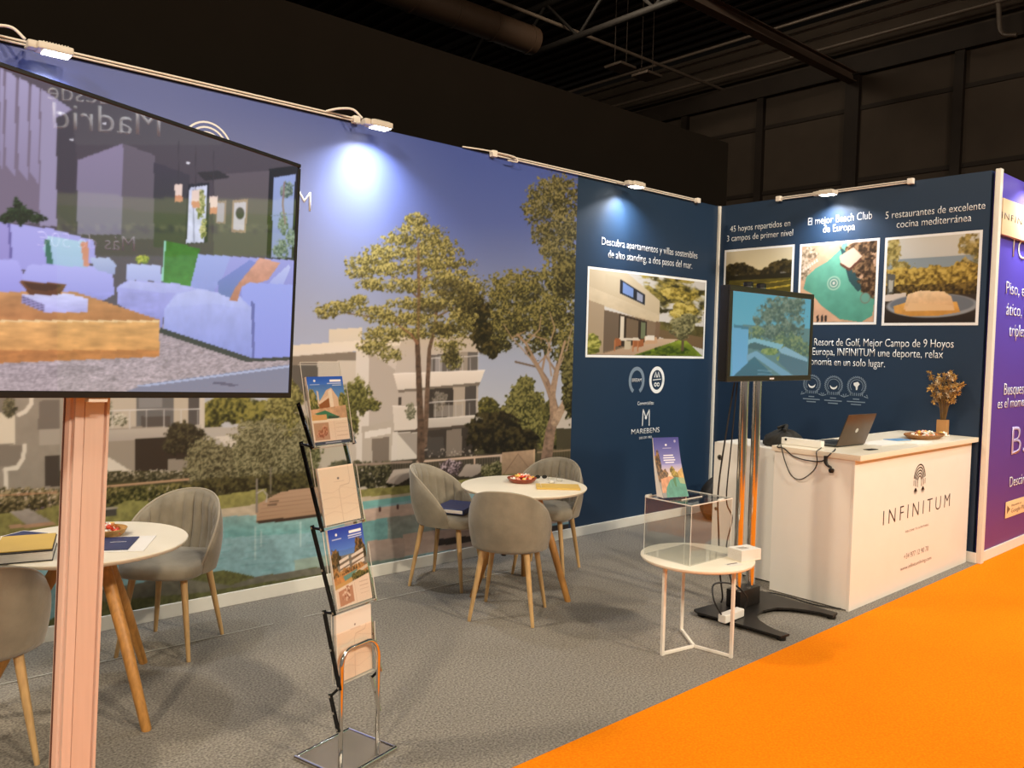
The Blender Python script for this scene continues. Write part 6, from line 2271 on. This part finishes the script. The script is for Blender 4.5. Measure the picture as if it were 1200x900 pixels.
from_bm('braided_rim', bm, M_WICKER, t)
sweets(tx, ty, WT + 0.026, 0.150, 34, 'wrapped sweet in the oval wicker tray', 'sweets in the wicker tray', (2, 5, 1, 2, 3, 2, 5), ry=0.082, rise=0.016)
sweets(-0.24, -2.385, WT + 0.013, 0.040, 6, 'wrapped sweet lying on the counter between wicker tray and vase', 'loose sweets by the vase', (2, 1, 2))

vx, vy = -0.115, -2.345
vase = thing('vase', 'tan square vase with dried flowers at the right end of the counter', 'vase', (vx, vy, WT + 0.0004), math.radians(6))
bm = bmesh.new()
box(bm, (0, 0, 0.065), (0.078, 0.078, 0.130), 0.004, 2)
o = from_bm('vase_body', bm, mat('tan_clay', (176, 128, 76), 0.6, vary=0.08, scale=20), vase)
bm = bmesh.new()
box(bm, (0, 0, 0.1304), (0.062, 0.062, 0.001))  # dark sheet on the solid body stands for the shaded hollow
from_bm('opening', bm, mat('vase_inside', (60, 40, 26), 0.9, vary=0.1), vase)
M_STEM = mat('dry_stem', (112, 84, 44), 0.8, vary=0.15, scale=40)
M_DRY = mat('dried_bloom', (196, 160, 92), 0.8, vary=0.3, scale=60)
M_DRY2 = mat('dried_white_bloom', (206, 190, 160), 0.8, vary=0.2, scale=60)
rg = random.Random(5)
tips = []
for sidx in range(24):
    a = sidx * 2.39996
    rr = 0.135 * math.sqrt((sidx + 0.5) / 24)
    hh = rg.uniform(0.24, 0.385) - rr * 0.25 + 0.04
    tip = (rr * math.cos(a), rr * math.sin(a), 0.130 + hh)
    mid = (tip[0] * 0.35, tip[1] * 0.35, 0.130 + hh * 0.5)
    bm = bmesh.new()
    pth = smooth_path([(0.018 * math.cos(a), 0.018 * math.sin(a), 0.131), mid, tip], 5)
    tube(bm, pth, 0.0022, 6)
    side = []
    for q_ in range(3):
        b0 = pth[4 + q_ * 2]
        a2 = a + rg.uniform(-1.6, 1.6)
        e = b0 + Vector((0.045 * math.cos(a2), 0.045 * math.sin(a2), 0.045))
        tube(bm, [b0, (b0 + e) / 2 + Vector((0, 0, -0.004)), e], 0.0015, 5)
        side.append(e)
    st = from_bm('stem', bm, M_STEM, vase)
    for c_ in [Vector(tip)] + side:
        bm = bmesh.new()
        for j in range(13):
            d_ = Vector((rg.gauss(0, 1), rg.gauss(0, 1), rg.gauss(0, 0.8)))
            d_.normalize()
            p_ = c_ + d_ * 0.014
            side_v = d_.cross(Vector((rg.random(), rg.random(), 1))).normalized() * 0.006
            tipv = p_ + d_ * 0.014
            f0 = [bm.verts.new(c_), bm.verts.new(p_ + side_v), bm.verts.new(tipv), bm.verts.new(p_ - side_v)]
            bm.faces.new(f0)
        from_bm('bloom', bm, M_DRY2 if sidx % 3 == 0 else M_DRY, st, smooth=False)

# ---- black jacket heaped on the cabinet, bag on the floor in the corner
def lump(name, c, s, m, label, cat, seed, fold=0.16, n=(40, 26), flat=0.0):
    bm = bmesh.new()
    nu, nv = n
    rows = []
    for j in range(nv + 1):
        th = PI * j / nv
        row = []
        for i in range(nu):
            ph = 2 * PI * i / nu
            d_ = Vector((math.sin(th) * math.cos(ph), math.sin(th) * math.sin(ph), math.cos(th)))
            k_ = 1 + fold * (math.sin(3 * ph + seed + 2.0 * d_.z) * 0.5 + 0.5 * math.sin(7 * ph - 3 * d_.z * 2 + seed * 2) + 0.4 * math.sin(11 * ph + 5 * th))
            p_ = Vector((d_.x * s[0] * k_, d_.y * s[1] * k_, d_.z * s[2] * (1 + fold * 0.8 * math.sin(5 * ph + seed))))
            p_.z = max(p_.z, -s[2] * 0.98 + flat)
            row.append(bm.verts.new(p_))
        rows.append(row)
    for a, b in zip(rows, rows[1:]):
        for i in range(nu):
            bm.faces.new((a[i], b[i], b[(i + 1) % nu], a[(i + 1) % nu]))
    bmesh.ops.remove_doubles(bm, verts=bm.verts, dist=1e-5)
    t_ = thing(name, label, cat, c)
    zmin = min(v.co.z for v in bm.verts)
    for v in bm.verts:
        v.co.z -= zmin
    from_bm('cloth' if cat == 'jacket' else 'bag_body', bm, m, t_, angle=1.4)
    return t_


M_JACKET = mat('black_jacket_cloth', (34, 32, 28), 0.8, vary=0.25, scale=14, bump=0.3, bump_scale=30)
t = lump('jacket', (-1.68, -1.80, 0.9975), (0.17, 0.125, 0.085), M_JACKET, 'crumpled black jacket on top of the white cabinet behind the laptop', 'jacket', 1.3, 0.13, flat=0.05)
tube_obj('collar', smooth_path([(-0.10, -0.06, 0.122), (-0.02, -0.03, 0.150), (0.06, 0.03, 0.142), (0.04, 0.08, 0.120)], 6), 0.013, M_JACKET, t, 10)
t = lump('backpack', (-0.33, -0.32, 0.006), (0.20, 0.16, 0.235), mat('black_nylon', (30, 27, 25), 0.6, vary=0.2, scale=20, bump=0.2, bump_scale=40), 'black backpack on the floor in the blue corner, seen through the acrylic box', 'backpack', 0.6, 0.05, flat=0.04)
bm = bmesh.new()
tube(bm, smooth_path([(-0.06, 0, 0.44), (-0.04, 0, 0.49), (0.04, 0, 0.49), (0.06, 0, 0.44)], 6), 0.012, 10)
from_bm('handle', bm, M_BLACK, t)
bm = bmesh.new()
box(bm, (-0.17, -0.05, 0.15), (0.06, 0.20, 0.17), 0.02, 3, Matrix.Rotation(0.15, 4, 'Z'))
from_bm('front_pocket', bm, mat('brown_leather', (88, 54, 34), 0.6, vary=0.15), t)

# ================================================================== floodlights on the walls
M_GLOW = mat('lit_led_panel', (255, 250, 240), 0.4, vary=0.0, emit=(255, 248, 232), emit_strength=14.0)


def floodlight(x, y, z, rz, label, tgt):
    t = thing('floodlight', label, 'floodlight', (x, y, z), rz, 'LED floodlights along the wall tops')
    bm = bmesh.new()
    box(bm, (0.03, 0, 0.0), (0.165, 0.105, 0.038), 0.010, 3)
    from_bm('housing', bm, M_GALV, t)
    bm = bmesh.new()
    for j in range(9):
        box(bm, (-0.025 + j * 0.014, 0, 0.0215), (0.005, 0.085, 0.008), 0.001, 1)
    from_bm('cooling_fins', bm, M_GALV, t)
    bm = bmesh.new()
    box(bm, (0.04, 0.0, -0.0208), (0.125, 0.082, 0.004), 0.001, 1)
    from_bm('led_panel', bm, M_GLOW, t)
    bm = bmesh.new()
    box(bm, (-0.072, 0, 0.002), (0.045, 0.06, 0.04), 0.010, 2)
    tube(bm, [(-0.075, 0.0, 0.0), (-0.075, 0.06, 0.005), (-0.075, 0.125, 0.018)], 0.009, 10)
    from_bm('arm', bm, M_GALV, t)
    d = bpy.data.lights.new('floodlight_beam', 'AREA')
    d.shape = 'RECTANGLE'
    d.size, d.size_y = 0.12, 0.08
    d.energy = FLOOD_POWER
    d.color = FLOOD_COLOR
    d.spread = math.radians(130)
    lo = bpy.data.objects.new('floodlight_beam', d)
    COL.objects.link(lo)
    R = Matrix.Rotation(-rz, 4, 'Z')
    lo.parent = t
    lo.location = (0.04, -0.06, -0.03)
    aim = (R @ (Vector(tgt) - Vector((x, y, z)))).normalized()
    lo.rotation_euler = aim.to_track_quat('-Z', 'Y').to_euler()
    sp = bpy.data.lights.new('floodlight_core', 'SPOT')
    sp.energy = FLOOD_POWER * (3.0 if x < -2.5 else 4.5 if x < -0.5 else 1.8 if x < 0.2 else 1.0)
    sp.color = FLOOD_COLOR
    sp.spot_size = math.radians(74)
    sp.spot_blend = 1.0
    sp.shadow_soft_size = 0.03
    so = bpy.data.objects.new('floodlight_core', sp)
    COL.objects.link(so)
    so.parent = t
    so.location = (0.0, -0.02, -0.03)
    aim = (R @ (Vector((tgt[0], tgt[1], 2.80 if x < -2.5 else 2.98)) - Vector((x, y, z)))).normalized()
    so.rotation_euler = aim.to_track_quat('-Z', 'Y').to_euler()
    return t


FL = [(-6.265, -0.16, 3.185, 0, 'leftmost LED floodlight, on the mural wall above the television', (-6.45, 0.0, 1.9)),
      (-4.29, -0.16, 3.187, 0, 'LED floodlight above the mural near the middle of the wall top', (-4.35, 0.0, 1.9)),
      (-1.58, -0.16, 3.186, 0, 'LED floodlight above the plain blue panel with the villa photo', (-1.62, 0.0, 1.9)),
      (-0.16, -1.235, 3.172, -PI / 2, 'LED floodlight above the right wall\'s beach pool photo', (0.0, -1.28, 1.9)),
      (0.66, YE - 0.17, 3.235, 0, 'LED floodlight over the violet facade at the right edge', (0.66, YE, 1.9))]
for a in FL:
    floodlight(*a)


def rail(pts, name, label, offs):
    t = thing(name, label, 'cable conduit', pts[0])
    for d_ in offs:
        tube_obj('tube', [tuple(np.array(p_) - np.array(pts[0]) + np.array(d_)) for p_ in pts], 0.006, M_CREAM, t, 8)
    for p_ in (pts[0], pts[-1]):
        bm = bmesh.new()
        box(bm, tuple(np.array(p_) - np.array(pts[0]) + np.array(offs[0]) * 0.5 + np.array(offs[1]) * 0.5), (0.05, 0.045, 0.05) if abs(pts[0][0] - pts[-1][0]) > 0.1 else (0.045, 0.05, 0.05), 0.008, 2)
        from_bm('end_clamp', bm, M_CREAM, t)
    return t


rail([(-7.1, -0.022, WH + 0.010), (-4.36, -0.022, WH + 0.010)], 'light_rail', 'cream twin-tube light rail on the mural\'s top edge', ((0, 0, 0), (0, -0.004, 0.016)))
rail([(-3.12, -0.022, WH - 0.006), (-0.42, -0.022, WH - 0.006)], 'light_rail', 'cream twin-tube light rail over the plain blue back panel', ((0, 0, 0), (0, -0.004, 0.016)))
rail([(-0.022, -0.70, WH - 0.014), (-0.022, -1.955, WH - 0.014)], 'light_rail', 'cream twin-tube light rail on the right wall', ((0, 0, 0), (-0.004, 0, 0.016)))
for x0, lab in ((-6.40, 'looped pale cable left of the first floodlight'), (-4.42, 'looped pale cable left of the second floodlight')):
    tag(tube_obj('lamp_cable', smooth_path([(x0 - 0.17, -0.03, WH + 0.028), (x0 - 0.10, -0.08, WH + 0.05), (x0 - 0.02, -0.12, WH + 0.052), (x0 + 0.035, -0.15, WH + 0.0)], 8), 0.008, M_CREAM, None, 8), lab, 'cable')
tag(tube_obj('lamp_cable', smooth_path([(-3.42, -0.012, WH + 0.006), (-3.25, -0.03, WH + 0.012), (-3.05, -0.04, WH + 0.014), (-2.92, -0.05, WH + 0.006), (-2.90, -0.06, WH - 0.03), (-3.0, -0.06, WH - 0.035)], 8), 0.006, M_CREAM, None, 8),
    'pale cable bending into the light rail over the pine trees', 'cable')

# ================================================================== hall roof steelwork
def roof_tube(a, b, r, m, name, label, cat, group=None, n=10):
    tag(tube_obj(name, [a, b], r, m, None, n), label, cat, group)


ZB = 8.35
t = thing('roof_beam', 'dark steel roof beam running to the middle wall column', 'beam', (5.0, 4.5, ZB))
bm = bmesh.new()
box(bm, (0, 0, 0.11), (13.8, 0.22, 0.025))
box(bm, (0, 0, -0.11), (13.8, 0.22, 0.025))
box(bm, (0, 0, 0), (13.8, 0.03, 0.21))
from_bm('beam_profile', bm, mat('roof_beam_paint', (66, 53, 44), 0.7, vary=0.1, scale=3), t)


def y_pipe(px, py, z, y0, y1, r, m, label, px2=None):
    q_ = at_z(px, py, z)
    roof_tube((float(q_[0]), y0, z), (float(q_[0]), y1, z), r, m, 'pipe', label, 'pipe', 'pipes under the hall roof')


for (px, py, z, r, lab) in ((900, 36, 9.1, 0.035, 'thin pipe under the dark hall roof, highest of the four parallel runs'), (900, 49, 9.1, 0.03, 'thin pipe under the dark hall roof, second of the four parallel runs'),
                            (900, 62, 9.1, 0.03, 'thin pipe under the dark hall roof, third of the four parallel runs'), (900, 75, 9.0, 0.045, 'thin pipe under the dark hall roof, lowest of the four parallel runs')):
    y_pipe(px, py, z, -3, 16, r, M_PIPE, lab)
for (px, py, z, r, lab) in ((657, 30, 8.9, 0.04, 'pale pipe crossing the roof behind the round duct'),):
    q_ = at_z(px, py, z)
    roof_tube((float(q_[0]) - 6, float(q_[1]), z), (float(q_[0]) + 9, float(q_[1]), z), r, M_PIPE, 'pipe', lab, 'pipe', 'pipes under the hall roof')
q_ = at_z(548, 20, 8.6)
dq = (float(q_[0]), float(q_[1]))
t = thing('ventilation_duct', 'big round brown ventilation duct under the hall roof', 'duct', (dq[0], dq[1], 8.6))
bm = bmesh.new()
tube(bm, [(-6, 0, 0), (1.9, 0, 0)], 0.30, 28)
from_bm('duct_tube', bm, M_DUCT, t, angle=1.0)
for j in range(7):
    bm = bmesh.new()
    tube(bm, [(-4.6 + j * 1.05, 0, 0), (-4.54 + j * 1.05, 0, 0)], 0.318, 28)
    from_bm('joint_ring', bm, M_DUCT, t)
# lattice girder crossing behind the duct
q_ = at_z(640, 36, 8.9)
gx = float(q_[0])
t = thing('roof_girder', 'dark lattice girder crossing the roof beside the duct', 'girder', (gx, 4.0, 8.5))
for z in (0.0, 1.0):
    tube_obj('chord', [(0, -10, z), (0, 11, z)], 0.075, M_GIRDER, t, 8)
for j in range(20):
    y_ = -10 + j * 1.05
    tube_obj('diagonal', [(0, y_, 0.0 if j % 2 else 1.0), (0, y_ + 1.05, 1.0 if j % 2 else 0.0)], 0.035, M_GIRDER, t, 6)
for px, py, lab in ((727, 79, 'square grey loudspeaker panel under the roof, farther left one'), (758, 89, 'square grey loudspeaker panel under the roof, farther right one')):
    q_ = at_z(px, py, 8.2)
    t = thing('ceiling_panel', lab, 'ceiling panel', (float(q_[0]), float(q_[1]), 8.2))
    box_obj('panel_body', (0, 0, 0), (0.55, 0.5, 0.06), M_PIPE, t, 0.01)
    for sx in (-1, 1):
        tube_obj('hanger', [(sx * 0.2, 0, 0.03), (sx * 0.2, 0, 2.2)], 0.01, M_HALLDARK, t, 6)
q_ = at_x(1190, 20, 11.8)
tag(tube_obj('downpipe', smooth_path([(11.3, float(q_[1]) + 0.9, float(q_[2]) + 0.5), (11.3, float(q_[1]) + 0.25, float(q_[2]) + 0.35), (11.3, float(q_[1]) + 0.1, float(q_[2]) - 0.4), (11.3, float(q_[1]) - 0.2, float(q_[2]) - 0.55)], 6), 0.05, M_PIPE, None, 8),
    'bent grey pipe at the top right of the hall wall', 'pipe')
# unseen high-bay fixtures, one for each hall lamp and added fill
for (l_, t_, s_, p_, c_) in HALL_LAMPS_AND_FILLS:
    t = thing('high_bay_lamp', 'round high-bay lamp hanging under the hall roof', 'ceiling lamp', (l_[0], l_[1], l_[2] + 0.02), group='high-bay lamps under the hall roof')
    bm = bmesh.new()
    lathe(bm, [(0, 0.02), (0.5, 0.0), (0.52, 0.01), (0.3, 0.25), (0.12, 0.40), (0, 0.42)], 32)
    from_bm('reflector', bm, M_BLACKMETAL, t)
    tube_obj('suspension', [(0, 0, 0.42), (0, 0, 10.40 - l_[2] - 0.03)], 0.012, M_BLACKMETAL, t, 6)

# ================================================================== the tall banner of the stand across the aisle (seen only as a reflection in the television)
TVN = TVF.n
OC = np.array([1.2, -6.45, 0.0])
FO = Frame(OC + np.array([0.43, 0.90, 0]) / 0.9974 * 2.6, (-0.43, -0.90, 0))


def mirrored(P):
    P = np.asarray(P, float)
    d = (P - TVF.o) @ TVN
    return proj(P - 2 * d[..., None] * TVN) if P.ndim > 1 else proj(P - 2 * d * TVN)


def mir_uv(x, y):
    r_ = ray(x, y)
    p_ = at_plane(x, y, TVF.P(0, 0, 0.0012), TVN)
    r_ = r_ - 2 * (r_ @ TVN) * TVN
    t_ = ((FO.o - p_) @ FO.n) / (r_ @ FO.n)
    q_ = p_ + r_ * t_ - FO.o
    return float(q_ @ FO.u), float(q_ @ FO.v)


OW, OH = 5.2, 5.6
cv = Canvas(FO, OW, OH, 40)
PP = FO.o[None] + cv.U[:, None] * FO.u + cv.V[:, None] * FO.v
mx, my = mirrored(PP)
cv.X, cv.Y = mx.astype(np.float32), my.astype(np.float32)
cv.poly([(-999, -999), (999, -999), (999, 999), (-999, 999)], (66, 78, 84))
cv.poly([(-999, 222), (100, 226), (180, 232), (999, 240), (999, 999), (-999, 999)], (150, 170, 120), (150, 176, 110))
cv.poly([(-999, 246), (80, 240), (200, 250), (999, 256), (999, 300), (-999, 300)], (128, 166, 60), (116, 150, 66))
cv.leaves([(x, 268, 16, 5) for x in range(-60, 340, 18)], (70, 100, 40), (120, 160, 66), (190, 214, 130), 8, 0.4, seed=161)
cv.poly([(-999, 300), (999, 300), (999, 999), (-999, 999)], (140, 168, 140))
op = cv.make('banner_print', print_mat('aisle_banner_print', 0.5, 0.3), None, h=0.003)
bm = bmesh.new()
box(bm, (OW / 2, OH / 2, -0.06), (OW, OH, 0.1), M=FO.M())
ow = structure(from_bm('wall_opposite', bm, M_TRIM))
op.parent = ow
for s_txt, p0_, p1_, cap in (('desde', (130, 124), (56, 116), 22), ('Madrid', (188, 161), (62, 150), 31), ('Más de 50€', (158, 297), (44, 286), 17), ('mil pisos', (100, 322), (44, 318), 9)):
    if s_txt == 'mil pisos':
        continue
    u0_, v0_ = mir_uv(*p0_)
    u1_, v1_ = mir_uv(*p1_)
    _, vt_ = mir_uv(p0_[0], p0_[1] - cap)
    text('lettering', s_txt, FO, min(u0_, u1_), max(u0_, u1_), (v0_ + v1_) / 2, vt_ - v0_, M_LETTER, op, h=0.005)
for du, lab in ((1.4, 'LED floodlight lighting the opposite banner, its far end'), (3.8, 'LED floodlight lighting the opposite banner, its near end')):
    lp = FO.P(du, 5.9, 1.3)  # lamps added to brighten the banner for its reflection in the screen
    t = thing('opposite_floodlight', lab, 'floodlight', tuple(lp), math.atan2(FO.u[1], FO.u[0]), 'LED floodlights of the opposite stand')
    bm = bmesh.new()
    box(bm, (0, 0, 0.04), (0.30, 0.20, 0.06), 0.01, 2)
    from_bm('housing', bm, M_GALV, t)
    tube_obj('arm', [(0, 0.05, 0.06), (0, 0.75, 0.06), (0, 1.26, -0.32)], 0.02, M_GALV, t, 8)
    area_light('opposite_floodlight_beam', tuple(lp), tuple(FO.P(du, 3.2, 0)), 0.25, 170, (0.95, 0.97, 1.0))
